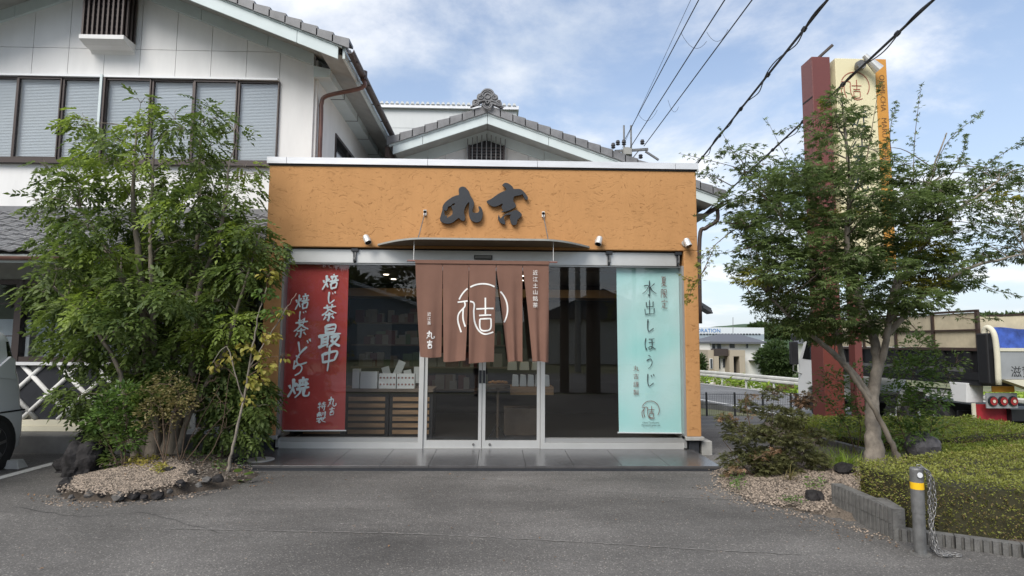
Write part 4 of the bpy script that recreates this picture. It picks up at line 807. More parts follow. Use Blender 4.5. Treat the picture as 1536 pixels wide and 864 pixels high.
# verge tiles
def verge(par, PKx, zf, xe, y, n, sg, d0=.25, th=.10, m=None):
    tot = abs(xe-PKx); L = tot/n; s = zf(PKx)-zf(PKx+1); ang = math.atan(s)
    for i in range(n):
        a = PKx+sg*L*i; c = PKx+sg*L*(i+1); za, zc_ = zf(PKx+L*i), zf(PKx+L*(i+1)); k = .012
        b = MB()
        b.prism([(a, za+d0-.03+.0), (c+sg*.02, zc_+d0-.03), (c+sg*.02, zc_+d0+th-k+.03), (c+sg*.02, zc_+d0+th+.025), (a, za+d0+th-.012)], 'y', y-.03, y+.0)
        b.prism([(a, za+d0+th-.05), (c+sg*.02, zc_+d0+th-.015), (c+sg*.02, zc_+d0+th+.03), (a, za+d0+th-.01)], 'y', y+.001, y+.25)
        b.build('tile', MT['tile'], par)
verge(wb, PK, zb, EX+.04, YV-.025, 17, 1); verge(wb, PK, zb, EX+.04, YV-.025, 17, -1)
# roof field tiles, seen edge-on only
for sg in (1,-1):
    b = MB(); y = 1.1
    while y < 12.4:
        b.prism([(PK, zb(PK)+.30), (PK+sg*(EX-PK), zb(EX)+.30), (PK+sg*(EX-PK), zb(EX)+.345), (PK, zb(PK)+.345)], 'y', y, y+.13); y += .27
    o = b.build('roof_tiles', MT['tile'], wb); o['kind'] = 'stuff'
MB().tube([(PK,YV-.05,zb(PK)+.42),(PK,12.5,zb(PK)+.42)], .13, 10).build('ridge', MT['tile'], wb)
# right eave: soffit, fascia, gutter and downpipe
ze = zb(EX)+.22
MB().prism([(WX1, 6.06), (WX1, 6.26), (WX1+.28, 6.20), (WX1+.28, 6.06)], 'y', YW-.05, 12).build('eave_box', MT['barge'], wb)
for k in range(9): MB().box(WX1+.02, WX1+.287, YW+.9+1.1*k, YW+.915+1.1*k, 6.055, 6.21).build('eave_joint', MT['dark'], wb)
MB().add([(WX1+.28,YV+.04,6.20),(EX-.02,YV+.04,6.09),(EX-.02,12,6.09),(WX1+.28,12,6.20)], [(0,1,2,3)]).build('eave_soffit', MT['soff'], wb)
MB().box(EX-.06, EX-.02, YV+.04, 12, 6.05, 6.24).build('eave_fascia', MT['barge'], wb)
gp = [(math.cos(t)*.065, math.sin(t)*.065) for t in [math.pi+math.pi*i/8 for i in range(9)]]; gx, gz = EX+.07, 6.17
MB().prism([(gx+p[0], gz+p[1]) for p in gp]+[(gx+p[0]*.85, gz+p[1]*.85) for p in reversed(gp)], 'y', YV-.02, 12).build('gutter', MT['dbrown'], wb)
for k in range(12): MB().bar((gx-.1, YV+.3+.9*k, gz-.03),(gx+.07, YV+.3+.9*k, gz-.06), .02, .012).build('gutter_bracket', MT['dbrown'], wb)
dp = [(gx,1.7,6.08),(gx,1.72,5.98),(gx-.15,1.74,5.92),(WX1+.17,1.75,5.8),(WX1+.1,1.75,5.7),(WX1+.1,1.75,3.9)]
MB().tube([tuple(p) for p in catmull([(gx,1.7,6.15),(gx,1.7,5.95),(WX1+.2,1.72,5.80),(WX1+.1,1.73,5.66),(WX1+.1,1.73,5.4),(WX1+.1,1.73,3.9)], 5)], .036, 10).build('downpipe', MT['brownp'], wb, smooth=True)
MB().lathe([(.06,0),(.06,.16)], 10, (gx+.02,1.7,6.08)).build('gutter_outlet', MT['dbrown'], wb)
sw = MB().box(WX1+.031, WX1+.05, 2.9, 8.5, 4.3, 5.55).build('side_window', MT['brown'], wb)
for k in range(6): box('pane', MT['tint'], sw, WX1+.051, WX1+.056, 2.95+.92*k, 3.8+.92*k, 4.36, 5.48)
# pent roof
yE, zE, yT = -.35, 2.70, YW; pxr = -3.3
sv = np.array([0, yT-yE, ZPT-zE]); Ls = np.linalg.norm(sv); sv = sv/Ls; nv = np.array([0,-sv[2],sv[1]])
deck = MB(); deck.add([(WX0-.3,yE+.02,zE-.03),(pxr,yE+.02,zE-.03),(pxr,yT,ZPT-.03),(WX0-.3,yT,ZPT-.03),(WX0-.3,yE+.02,zE-.1),(pxr,yE+.02,zE-.1),(pxr,yT,ZPT-.1),(WX0-.3,yT,ZPT-.1)], [(0,1,2,3),(4,7,6,5),(0,4,5,1),(1,5,6,2),(3,2,6,7),(0,3,7,4)]); deck.build('pent_roof', MT['soff'], wb)
TW, TE = .275, .235
def tilemesh(name, twd=TW, ex=TE, up_=sv, n_=nv, xv=np.array([1.0,0,0])):
    b = MB(); prof = [(0,.0),(.14,.008),(.30,.0),(.5,-.018),(.72,-.006),(.86,.016),(1.0,.008)]; vs = []
    for s_, lift in ((-.012,.034),(ex+.03,.006)):
        for u, h in prof: vs.append(xv*u*(twd+.006)+up_*s_+n_*(lift+h+.02))
    n = len(prof); lo = [v-n_*.022 for v in vs[:n]]; vs = vs+lo
    b.add(vs, [(i,i+1,n+i+1,n+i) for i in range(n-1)]+[(2*n+i,2*n+i+1,i+1,i) for i in range(n-1)]); return b.mesh(name, MT['tile'])
tm = tilemesh('roof_tile'); x = pxr-TW
while x > -10.4:
    for r in range(int(Ls/TE)):
        p = np.array([x, yE, zE])+sv*TE*r; o = link('tile', tm, wb, p-wloc(wb)+np.array([0,0,random.uniform(-.002,.003)])); o.rotation_euler = (random.uniform(-.01,.01), 0, random.uniform(-.008,.008))
    x -= TW
box('head_ridge', MT['tile'], wb, WX0, pxr, YW-.12, YW-.001, ZPT-.02, ZPT+.07)
box('eave_board', MT['barge'], wb, WX0-.3, pxr, yE+.03, yE+.06, zE-.13, zE-.02)
gx2 = [(yE-.03+math.cos(t)*.05, zE-.06+math.sin(t)*.05) for t in [math.pi+math.pi*i/8 for i in range(9)]]
MB().prism(gx2+[((a+yE-.03)/2, (c+zE-.06)/2) for a, c in reversed(gx2)], 'x', WX0-.3, pxr).build('gutter', MT['brownp'], wb)
# ground floor front
YL = .5
MB().box(WX0, -3.3, YL+.02, YL+.2, 2.42, 3.0).build('ground_wall', MT['soff'], wb)
plat = tag(MB().box(-10.5, -3.27, .1, 1.7, -.6, .235).build('plinth_platform', MT['platf'], bevel=.01), 'low dark grey concrete platform running under the white building front', 'platform')
xr = float(at(290,600,YL)[0])
box('base_course', MT['cream'], wb, WX0, xr, YL-.02, YL+.15, .24, .31); box('base_course', MT['cream'], wb, WX0, xr, YL-.0, YL+.15, .313, .40)
zl0, zl1 = .40, 1.14
box('lattice_back', MT['wjoint'], wb, WX0, xr, YL+.06, YL+.15, zl0, zl1+.04)
box('lattice_cap', MT['whitemetal'], wb, WX0, xr+.03, YL-.05, YL+.15, zl1+.04, zl1+.085)
box('corner_post', MT['nbead'], wb, xr-.02, xr+.05, YL-.02, YL+.15, .24, zl1+.04)
s_ = .258; ny = (zl1-zl0)/(2*s_); dt = MB(); hf = s_*.95
dm = MB().prism([(-hf,0),(0,-hf),(hf,0),(0,hf)], 'y', 0, .03).mesh('wall_tile', MT['ntile'])
ox = float(at(44,596,YL)[0])
def clipz(a, b, z0, z1):
    (xa, za), (xb, zb_) = a, b; t0, t1 = 0., 1.
    for lim, sgn in ((z0, 1), (z1, -1)):
        fa, fb = sgn*(za-lim), sgn*(zb_-lim)
        if fa < 0 and fb < 0: return None
        if fa < 0: t0 = max(t0, fa/(fa-fb))
        elif fb < 0: t1 = min(t1, fa/(fa-fb))
    return ((xa+(xb-xa)*t0, za+(zb_-za)*t0), (xa+(xb-xa)*t1, za+(zb_-za)*t1)) if t1 > t0 else None
k = int((ox-WX0)/s_)
zc0 = (zl0+zl1)/2
for i in range(-26, 18):
    for j in (-1,0,1):
        if (i+j) % 2: continue
        cx_ = ox+i*s_; cz_ = zc0+j*s_
        if cx_ < WX0+.1 or cx_ > xr-.05: continue
        hh = hf*.93
        poly = [(cx_-hh, cz_), (cx_, max(zl0, cz_-hh)), (cx_+hh, cz_), (cx_, min(zl1+.03, cz_+hh))]
        if j != 0:
            e = zl1+.03 if j > 0 else zl0
            dz = abs(e-cz_); 
            if dz < hh: poly = ([(cx_-hh, cz_), (cx_, cz_-hh), (cx_+hh, cz_), (cx_+(hh-dz), e), (cx_-(hh-dz), e)] if j > 0 else [(cx_-hh, cz_), (cx_-(hh-dz), e), (cx_+(hh-dz), e), (cx_+hh, cz_), (cx_, cz_+hh)])
        MB().prism(poly, 'y', YL+.03, YL+.06).build('tile', MT['ntile'], wb)
for sg in (1,-1):
    for i in range(-32, 32):
        if i % 2 == 0: continue
        c = clipz((ox+i*s_-1.2, zc0-1.2*sg), (ox+i*s_+1.2, zc0+1.2*sg), zl0+.005, zl1+.035)
        if c is None: continue
        (xa, za), (xb, zb_) = c
        if min(xa,xb) < WX0 or max(xa,xb) > xr-.0: continue
        MB().tube([(xa,YL+.025,za),(xb,YL+.025,zb_)], .033, 8).build('plaster_bead', MT['nbead'], wb, smooth=True)
# ground floor windows
zq0, zq1 = 1.23, 2.42; fx = [float(at(p,470,YL)[0]) for p in (28.5,)]
fx = [fx[0]-1.9, fx[0]-.95, fx[0], fx[0]+.98, fx[0]+1.96, xr+.05]
for a, c in zip(fx[:-1], fx[1:]):
    f = MB().box(a-.05, a+.05, YL-.03, YL+.1, zq0, zq1).box(a+.05, c-.05, YL-.02, YL+.1, zq0, zq0+.07).box(a+.05, c-.05, YL-.02, YL+.1, zq1-.07, zq1).build('window', MT['brown'], wb)
    m_ = (a+c)/2
    MB().box(m_-.012, m_+.012, YL, YL+.04, zq0+.07, zq1-.07).box(a+.05, c-.05, YL+.002, YL+.038, zq0+.36, zq0+.375).box(a+.05, c-.05, YL+.002, YL+.038, zq0+.83, zq0+.845).build('glazing_bar', MT['brown'], f)
    box('pane', MT['winglass'], f, a+.05, c-.05, YL+.042, YL+.048, zq0+.07, zq1-.07)
    box('curtain', MT['blind'], f, a+.05, c-.05, YL+.3, YL+.31, zq0, zq0+.62)
box('room_backing', MT['room'], wb, WX0, -3.3, 2.6, 2.65, .2, 3.3)
box('entrance_sill', MT['whitemetal'], wb, xr+.05, -3.26, YL-.25, YL+.1, .24, .30)
fr = MB().box(xr+.05, xr+.12, YL, YL+.1, .3, 2.42).box(-3.38, -3.3, YL, YL+.1, .3, 2.42).box(xr+.12, -3.38, YL+.005, YL+.09, 2.3, 2.42).build('entrance_frame', MT['brown'], wb)
box('pane', MT['winglass'], fr, xr+.12, -3.38, YL+.04, YL+.05, .3, 2.3)
box('inner_shelf', MT['dark'], wb, xr+.1, -3.4, YL+.5, YL+.9, .25, 1.2)

# ================================================================== TILED HOUSE BEHIND THE SHOP
hs = empty('tiled_house', (1.4, 8, 0), 'house with grey tiled gable, white bargeboards and ridge ornament behind the shop', 'house')
HY, HW, HP = 4.25, 5.0, -.215
def zh(x):
    return 6.30-.352*abs(x-HP)      # lower edge of the bargeboard
HXR = float(at(1085,300,HY)[0]); HXL = -2.35
hw = MB().prism([(-2.3,-1),(4.45,-1),(4.45,zh(4.45)+.15),(HP,zh(HP)+.15),(-2.3,zh(-2.3)+.15)], 'y', HW+.05, HW+.15)
hw.box(4.35, 4.45, HW+.15, 13, -1, zh(4.45)+.2); hw.build('wall', MT['wjoint'], hs)
px_ = [-2.3,-1.74,-1.18,-.64,.2,.72,1.3,1.9,2.5,3.1,3.7,4.45]
for a, c in zip(px_[:-1], px_[1:]):
    pts = [(a+.004, 3.4), (c-.004, 3.4), (c-.004, zh(c)+.1), (a+.004, zh(a)+.1)]
    if a < HP < c: pts.insert(3, (HP, zh(HP)+.1))
    MB().prism(pts, 'y', HW, HW+.05).build('wall_panel', MT['white'], hs)
box('wall_panel', MT['white'], hs, 2.9, 4.45, HW+.002, HW+.05, -1, 3.39)
def hband(name, y0, y1, d0, d1, m, xl, xr_, joints):
    P = sorted([xl, HP, xr_]+joints)
    for a, c in zip(P[:-1], P[1:]):
        a2, c2 = a+.005, c-.005; MB().prism([(a2, zh(a2)+d0), (c2, zh(c2)+d0), (c2, zh(c2)+d1), (a2, zh(a2)+d1)], 'y', y0, y1).build(name, m, hs)
hband('bargeboard', HY, HY+.03, 0, .185, MT['barge'], HXL+.1, HXR-.12, [float(at(634,212,HY)[0]), float(at(823,208,HY)[0]), 3.0])
hband('barge_trim', HY-.02, HY+.03, .187, .24, MT['barge'], HXL+.02, HXR-.05, [])
hband('gable_board', HW-.05, HW-.002, -.14, .10, MT['barge'], -2.3, 4.45, [float(at(642,230,HW)[0]), float(at(816,232,HW)[0]), 2.6])
hband('verge_soffit', HY+.03, HW+.1, .10, .15, MT['soff'], HXL+.1, HXR-.12, [])
hband('roof_deck', HY+.03, 13, .245, .30, MT['tile'], HXL, HXR, [])
zhf = lambda x: zh(x)
def verge2(xe, n, sg):
    L = abs(xe-HP)/n
    for i in range(n):
        a = HP+sg*L*i; c = HP+sg*L*(i+1)+sg*.02; za, zc_ = zh(a), zh(c)
        MB().prism([(a, za+.23), (c, zc_+.22), (c, zc_+.405), (a, za+.375)], 'y', HY-.06, HY-.021).prism([(a, za+.32), (c, zc_+.36), (c, zc_+.41), (a, za+.38)], 'y', HY-.02, HY+.3).build('tile', MT['tile'], hs)
verge2(HXR+.02, 19, 1); verge2(HXL, 8, -1)
for sg, xe in ((1,HXR),(-1,HXL)):
    b = MB(); y = HY+.35
    while y < 13: b.prism([(HP, zh(HP)+.30),(xe, zh(xe)+.30),(xe, zh(xe)+.35),(HP, zh(HP)+.35)], 'y', y, y+.14); y += .28
    o = b.build('roof_tiles', MT['tile'], hs); o['kind'] = 'stuff'
MB().tube([(HP,HY+.1,zh(HP)+.45),(HP,13,zh(HP)+.45)], .14, 10).build('ridge', MT['tile'], hs)
# ridge-end ornament
fo = at(730,163,HY-.1); S = .0135*.98
def fx_(X, Y): return (HP+(X-505)/12.34*S, fo[2]+.0+(630-Y)/12.34*S)
orn = MB(); out_ = [(160,600),(200,560),(195,500),(225,455),(285,440),(290,380),(320,330),(370,320),(400,260),(450,220),(510,212),(570,222),(620,262),(650,325),(700,350),(720,400),(725,455),(780,480),(800,530),(800,580),(820,610),(760,600),(610,530),(505,480),(400,490),(300,550)]
orn.prism([fx_(*p) for p in catmull(out_+[out_[0]], 3)[:-1]], 'y', HY-.12, HY-.02)
orn = orn.build('ridge_ornament', MT['tile'], hs)
def ring(cx_, cy_, r, a0, a1, wd, nm='scroll'):
    c = fx_(cx_, cy_); R_ = r/12.34*S; pts = [(c[0]+R_*math.cos(math.radians(a0+(a1-a0)*i/16)), HY-.13, c[1]+R_*math.sin(math.radians(a0+(a1-a0)*i/16))) for i in range(17)]
    MB().tube(pts, wd, 6).build(nm, MT['tile'], orn, smooth=True)
ring(505,375,135,-5,185,.018); ring(505,375,100,-10,190,.014); ring(505,380,55,0,360,.016); ring(505,545,92,170,370,.018); ring(505,545,60,160,380,.014); ring(505,500,30,0,360,.014)
for sx in (-1,1):
    ring(505+sx*140,385,55,90-sx*10,90+sx*260,.014); ring(505+sx*150,400,25,0,360,.014); ring(505+sx*235,520,58,90-sx*30,90+sx*220,.013); ring(505+sx*235,525,28,0,360,.012)
    p = [fx_(505+sx*a, b_) for a, b_ in ((60,470),(150,490),(260,560),(330,610))]; MB().tube([(q[0],HY-.13,q[1]) for q in catmull(p,4)], .014, 6).build('scroll', MT['tile'], orn)
# vent with bars
v0, v1 = at(702,240,HW), at(757.5,240,HW); vt = MB().prism([(v0[0],5.4),(v1[0],5.4),(v1[0],6.0),((v0[0]+v1[0])/2,6.14),(v0[0],6.0)], 'y', HW-.12, HW-.001).build('vent', MT['dark'], hs)
for i in range(8): box('louvre', MT['brown'], vt, v0[0]+.04, v1[0]-.04, HW-.135, HW-.121, 5.45+.07*i, 5.485+.07*i)
box('vent_frame', MT['brown'], vt, v0[0], v0[0]+.05, HW-.15, HW-.05, 5.4, 6.02); box('vent_frame', MT['brown'], vt, v1[0]-.05, v1[0], HW-.15, HW-.05, 5.4, 6.02)
for i in range(9):
    xx = v0[0]+(v1[0]-v0[0])*i/8; box('vent_bar', MT['steel'], vt, xx-.01, xx+.01, HW-.24, HW-.22, 5.4, 6.05+.12*(1-abs(i-4)/4)+.08)
# right eave of the house
ex = HXR
MB().box(4.45, ex-.05, HW, 13, zh(ex)+.0, zh(ex)+.05).build('eave_soffit', MT['soff'], hs)
g8 = [(ex+.03+math.cos(t)*.07, zh(ex)+.14+math.sin(t)*.07) for t in [math.pi+math.pi*i/8 for i in range(9)]]
MB().prism(g8+[((a-ex-.03)*.8+ex+.03, (c-zh(ex)-.14)*.8+zh(ex)+.14) for a, c in reversed(g8)], 'y', HY-.05, 13).build('gutter', MT['dbrown'], hs)
MB().tube([tuple(p) for p in catmull([(ex,4.6,zh(ex)+.05),(ex-.02,4.6,zh(ex)-.2),(ex-.25,4.65,zh(ex)-.36),(4.55,4.7,zh(ex)-.6),(4.52,4.7,2.0)],5)], .045, 8).build('downpipe', MT['dbrown'], hs, smooth=True)
# left eave in the valley
MB().prism([(HXL-.06, zh(HXL)-.02),(HXL-.06,zh(HXL)+.2),(HXL+.02,zh(HXL)+.2),(HXL+.02,zh(HXL)-.02)], 'y', HY, 13).build('gutter', MT['dbrown'], hs)
# lower pent roof poking out right of the shop
pr = MB(); q0 = at(1052,440,3.0); q1 = at(1066,452,3.0)
MB().prism([(4.4,3.12),(5.45,2.52),(5.45,2.45),(4.4,2.9)], 'y', 7.0, 12.9).build('pent_roof', MT['tile'], hs)
ql = at(1066,452,7.0)
for j in range(3):
    for i in range(5):
        xa = 4.25+.26*i; zz_ = 3.22-.15*i
        MB().prism([(xa, zz_-.02-.05*j),(xa+.29, zz_-.19-.05*j),(xa+.29,zz_-.15-.05*j),(xa,zz_+.03-.05*j)], 'y', 6.9-.05*j, 7.25).build('tile', MT['tile'], hs)

# metal-clad hall far behind
wh = empty('metal_hall', (-5, 24, 0), 'pale metal-clad industrial hall with ribbed roof edge far behind the gable', 'hall')
z1 = float(at(640,157.5,20)[2]); xa, xb = float(at(440,157,20)[0]), float(at(775,158,20)[0])
box('wall', MT['shed'], wh, xa, xb, 20, 45, -2, z1-.22)
for j in range(7): box('cladding_course', MT['shed'], wh, xa, xb, 19.985, 20.0, z1-.24-(j+1)*.95+.02, z1-.24-j*.95)
box('roof_edge', MT['coping'], wh, xa-.1, xb+.1, 19.8, 45, z1-.22, z1-.05)
n = 44
for i in range(n): x = xa+(xb-xa)*(i+.5)/n; MB().prism([(x-.09,z1-.05),(x+.09,z1-.05),(x+.04,z1+.06),(x-.04,z1+.06)], 'y', 19.75, 45).build('roof_rib', MT['shed'], wh)

# ================================================================== PLANTED BEDS, KERBS, ROCKS
def bedmesh(name, poly, z, m, bump_=.03, label=None):
    b = MB(); c = np.mean(np.array(poly), 0); P = [np.array(p) for p in catmull(list(poly)+[poly[0]], 4)[:-1]]; n = len(P); vs = []
    for k, (f, h) in enumerate(((1.0, .0), (.97, z*.7), (.85, z), (.5, z*1.2))):
        for i, p in enumerate(P): q = c+(p-c)*f; vs.append((q[0], q[1], h+(random.uniform(-1,1)*bump_*z if k else -.02)))
    vs.append((c[0], c[1], z*1.2))
    b.add(vs, [(k*n+i, k*n+(i+1)%n, (k+1)*n+(i+1)%n, (k+1)*n+i) for k in range(3) for i in range(n)]+[(3*n+i, 3*n+(i+1)%n, 4*n) for i in range(n)])
    return tag(b.build(name, m, smooth=True), kind='structure')
def inpoly(x, y, poly):
    c = False; j = len(poly)-1
    for i in range(len(poly)):
        if (poly[i][1] > y) != (poly[j][1] > y) and x < (poly[j][0]-poly[i][0])*(y-poly[i][1])/(poly[j][1]-poly[i][1])+poly[i][0]: c = not c
        j = i
    return c
def scatter_poly(poly, n):
    xs_, ys_ = [p[0] for p in poly], [p[1] for p in poly]; o = []
    while len(o) < n:
        x, y = random.uniform(min(xs_), max(xs_)), random.uniform(min(ys_), max(ys_))
        if inpoly(x, y, poly): o.append((x, y))
    return o
PEB = (np.array([(1,0,0),(0,.8,0),(-1,.1,0),(0,-.7,0),(.1,0,.7),(0,.1,-.5)]), [(0,1,4),(1,2,4),(2,3,4),(3,0,4)])
def gravel(name, poly, n, zf, m, s=(.010,.019)):
    pts = [(x+random.gauss(0,.06), y+random.gauss(0,.06)) for x, y in scatter_poly(poly, n)]; pos = [(x, y, zf(x, y)+.004) for x, y in pts]
    o = leaves(name, m, None, pos, RNG.normal(0,1,(n,3))*[1,1,.15], RNG.uniform(*s, n), [PEB], roll=.3); o['kind'] = 'stuff'; return o
LB = [(-4.32,-2.0),(-4.15,-2.3),(-3.6,-2.42),(-3.1,-2.12),(-2.75,-1.62),(-2.78,-1.2),(-3.15,-1.05),(-3.4,-.5),(-3.6,-.05),(-4.7,-.05),(-4.85,-.9),(-4.6,-1.6)]
cl = np.mean(np.array(LB), 0)
def zl(x, y):
    e = min(1, max(0, 1-max(abs(x-cl[0])/1.1, abs(y-cl[1])/1.45))); return .012+.20*e**.8
def heightbed(name, poly, zf, m, st=.09):
    xs_, ys_ = [p[0] for p in poly], [p[1] for p in poly]; b = MB(); nx = int((max(xs_)-min(xs_))/st)+1; ny_ = int((max(ys_)-min(ys_))/st)+1; idx = {}
    for j in range(ny_+1):
        for i in range(nx+1):
            x, y = min(xs_)+i*st, min(ys_)+j*st; idx[i,j] = len(b.v); ins = inpoly(x, y, poly); b.v.append((x, y, (zf(x, y)+random.uniform(-.008,.008)) if ins else -.03))
    fs = [(idx[i,j], idx[i+1,j], idx[i+1,j+1], idx[i,j+1]) for j in range(ny_) for i in range(nx)]
    fs = [f for f in fs if any(b.v[k][2] > -.02 for k in f)]; b.f = fs; b.m = [0]*len(fs)
    return tag(b.build(name, m, smooth=True), kind='structure')
heightbed('soil_bed', LB, zl, MT['soil'])
GV = [(-4.32,-2.0),(-4.15,-2.3),(-3.6,-2.40),(-3.2,-2.15),(-3.3,-1.7),(-3.7,-1.35),(-4.3,-1.2)]
gravel('gravel', GV, 9000, lambda x, y: zl(x, y)+.004, MT['gravel'], (.008,.017))
gravel('gravel', LB, 2500, lambda x, y: zl(x, y)+.003, mat('dark_gravel', (.13,.11,.09), .95, island=.5), (.008,.018))
def rockobj(label, px, py, wpx, m, sq=(1,.8,.8), seed=0, grp=None, z=0.02, name='rock', hfac=1, sub=2, sink=.3, rough=.22):
    p = gd(px, py, z); d = (p[1]-CAM[1]); r = wpx/2*d/FPX/1.05
    return tag(rock_mb((0,0,0), r, (sq[0],sq[1],sq[2]*hfac), seed, sub=sub, rough=rough).build(name, m, local=True, smooth=False), label, 'rock', grp), (p[0], p[1]+r*.4, z+r*sq[2]*hfac*sink)
def addrock(*a, **k):
    o, loc = rockobj(*a, **k); o.location = tuple(float(v) for v in loc); return o
gf = 'edging stones round the left bed'
def litter(name, poly, n, m, s, zf=lambda x, y: .004):
    pts = scatter_poly(poly, n); o = leaves(name, m, None, [(x, y, zf(x, y)+.006) for x, y in pts], RNG.normal(0,1,(n,3))*[1,1,.12], RNG.uniform(s*.6,s*1.3,n), [tmpl_leaf(1.0,.5,.3)], .3, 'stuff'); return o
dryl = mat('dry_leaf_litter', (.19,.11,.055), .95, island=.55)
litter('leaf_litter', LB, 420, dryl, .035, zl)
litter('leaf_litter', [(-4.9,-2.2),(-3.8,-2.75),(-2.4,-1.75),(-2.3,-1.1),(-3,-1.05),(-2.8,-1.7),(-3.7,-2.45),(-4.3,-2.2)], 70, dryl, .03)
litter('leaf_litter', [(2.2,-1.6),(2.3,-2.6),(3.0,-3.3),(3.2,-3.9),(2.7,-3.5),(2.0,-2.6)], 45, dryl, .028)
litter('leaf_litter', [(-5,-4.5),(3,-4.6),(3,-1.2),(-2,-1.2)], 40, dryl, .026)
def pebbles(poly, n, s): 
    pts = scatter_poly(poly, n); o = leaves('stray_gravel', MT['gravel'], None, [(x, y, .004) for x, y in pts], RNG.normal(0,1,(n,3))*[1,1,.1], RNG.uniform(s*.5,s,n), [PEB], .2, 'stuff')
pebbles([(-4.6,-2.1),(-4.2,-2.55),(-3.6,-2.65),(-3.0,-2.35),(-2.7,-1.8),(-3.1,-2.1),(-3.6,-2.4),(-4.2,-2.25)], 330, .013)
pebbles([(2.2,-1.7),(2.35,-2.5),(2.9,-3.15),(3.15,-3.7),(3.25,-3.5),(2.95,-2.9),(2.6,-2.4),(2.5,-1.8)], 420, .013)
pebbles([(-6,-6),(5,-6),(3,-1.1),(-2,-1.1)], 500, .008)
addrock('tall dark lava rock standing at the left corner of the tree bed', 112, 724, 66, MT['rock'], (1,.8,1.15), 3, None, hfac=1, sub=4, rough=.3, sink=.55)
addrock('dark lava rock behind the corner rock of the tree bed', 130, 697, 56, MT['rock'], (1,.8,1.0), 14, None, sub=4, rough=.3, sink=.7)
addrock('small dark rock at the foot of the corner rock beside the asphalt', 95, 740, 32, MT['rock'], (1,.8,.9), 5, None, sub=3, rough=.25, sink=.5)
addrock('small dark rock leaning on the left side of the corner rock', 93, 714, 34, MT['rock'], (1,.8,1.1), 6, None, sub=3, rough=.25, sink=.6)
SM = [(134,745,30,'flat dark grey stone, leftmost of the front edging row'),(154,746,20,'small angular stone right of the flat dark stone in the edging row'),(171,738,24,'pale angular stone set above the front edging row'),(174,749,24,'grey stone in the middle of the front edging row'),(199,747,20,'dark stone right of the middle of the edging row'),(214,748,16,'small dark stone between two larger edging stones'),(234,746,22,'long dark stone towards the right of the edging row'),(250,740,17,'round pale stone ending the front edging row'),(250,716,34,'broad brown stone lying on the gravel bed'),(285,716,26,'brown stone in the middle of the soil heap'),(308,722,17,'pale round stone in the soil heap'),(268,728,20,'reddish stone at the edge of the soil heap'),(325,722,24,'dark lump of stone near the thin tree'),(297,730,14,'small pale stone at the asphalt edge'),(276,700,20,'dark stone at the foot of the big tree'),(105,748,13,'tiny grey stone at the left end of the edging row')]
for i, (x, y, wv, lb) in enumerate(SM):
    o = addrock(lb, x, y, wv, MT['rock2' if 'pale' in lb or 'grey' in lb else 'rock'], (1,.75,.62), 20+i, gf, z=.03 if y > 730 else .1, sub=2)

# right bed
RB = [(2.48,-1.72),(2.56,-2.4),(3.0,-2.84),(3.36,-3.25),(3.98,-3.80),(5.5,-4.7),(9.1,-6.6),(9.3,3.2),(5.2,3.2),(4.6,1.8),(4.0,-.1),(3.1,-.7),(2.75,-1.0)]
zr_ = lambda x, y: .012+.06*min(1, max(0, (x-2.6)/1.0))
heightbed('soil_bed', RB, zr_, MT['gbase'], .1)
litter('leaf_litter', RB, 700, dryl, .03, lambda x, y: .07*min(1, max(0, (x-2.6)/1.0))+.006)
GR_ = [(2.48,-1.75),(2.56,-2.4),(3.0,-2.93),(3.3,-2.6),(3.9,-2.0),(4.6,-1.2),(4.4,-.4),(3.4,-.6),(2.75,-1.0)]
gravel('gravel', GR_, 11000, zr_, MT['gravel'], (.008,.017))
addrock('dark squared rock beside the left end of the ribbed kerb', 1227, 757, 44, MT['rock'], (1,.7,.62), 41, None, z=.0, sub=3, sink=.5)
addrock('long low dark rock on the gravel below the maple trunk', 1272, 711, 48, MT['rock'], (1,.6,.42), 43, None, z=.07, sub=3, sink=.5)
addrock('big rounded speckled boulder behind the near hedge', 1393, 690, 66, MT['boulder'], (1,.8,.82), 45, None, z=.08, name='boulder', sub=3, sink=.55, rough=.15)

def kerb(name, label, a, b, n, h0, h1, rib, courses, th=.10, grv=.010):
    a, b = np.array(a, float), np.array(b, float); L = np.linalg.norm(b-a); t = (b-a)/L; ang = math.atan2(t[1], t[0])
    o = empty(name, ((a[0]+b[0])/2, (a[1]+b[1])/2, h0), label, 'kerb')
    grv = grv*2.0
    bl = L/n; k = max(2, int(round(bl/rib)))
    for c in range(courses):
        z0 = h0+(h1-h0)*c/courses; z1 = h0+(h1-h0)*(c+1)/courses-.004; pts = []
        for i in range(k):
            u = .003+(bl-.006)*i/k; du = (bl-.006)/k
            pts += [(u, .0), (u+du*.58, .0), (u+du*.68, grv), (u+du*.92, grv)]
        poly = pts+[(bl-.003, .0), (bl-.003, th), (.003, th)]
        me = MB().prism(poly, 'z', z0, z1).mesh('kerb_block', MT['dconc'])
        for i in range(n):
            p = a+t*bl*i; q = link('block', me, o, (p[0]-o.location[0], p[1]-o.location[1], random.uniform(-.001,.001)-h0)); q.rotation_euler = (0, 0, ang)
    return o
k0, k1 = gd(1248,764)[:2], gd(1341,811)[:2]; k2 = gd(1536,838)[:2]
kerb('ribbed_kerb', 'two-course ribbed concrete block kerb at the left end of the near hedge', k0, k1, 2, 0, .245, .058, 2, .10, .013)
e1 = np.array(k1)+np.array([.09,.02]); kerb('ribbed_kerb', 'low ribbed concrete kerb along the front of the near hedge', np.array(k1)+np.array([-.0,.005]), np.array(k1)+(np.array(k2)-np.array(k1))*4.0, 8, 0, .095, .06, 1, .1, .013)
tag(kerb('ribbed_kerb', 'low grey kerb along the back hedge near the maple trunk', gd(1228,672)[:2], gd(1292,690)[:2], 3, 0, .16, .2, 1), None)
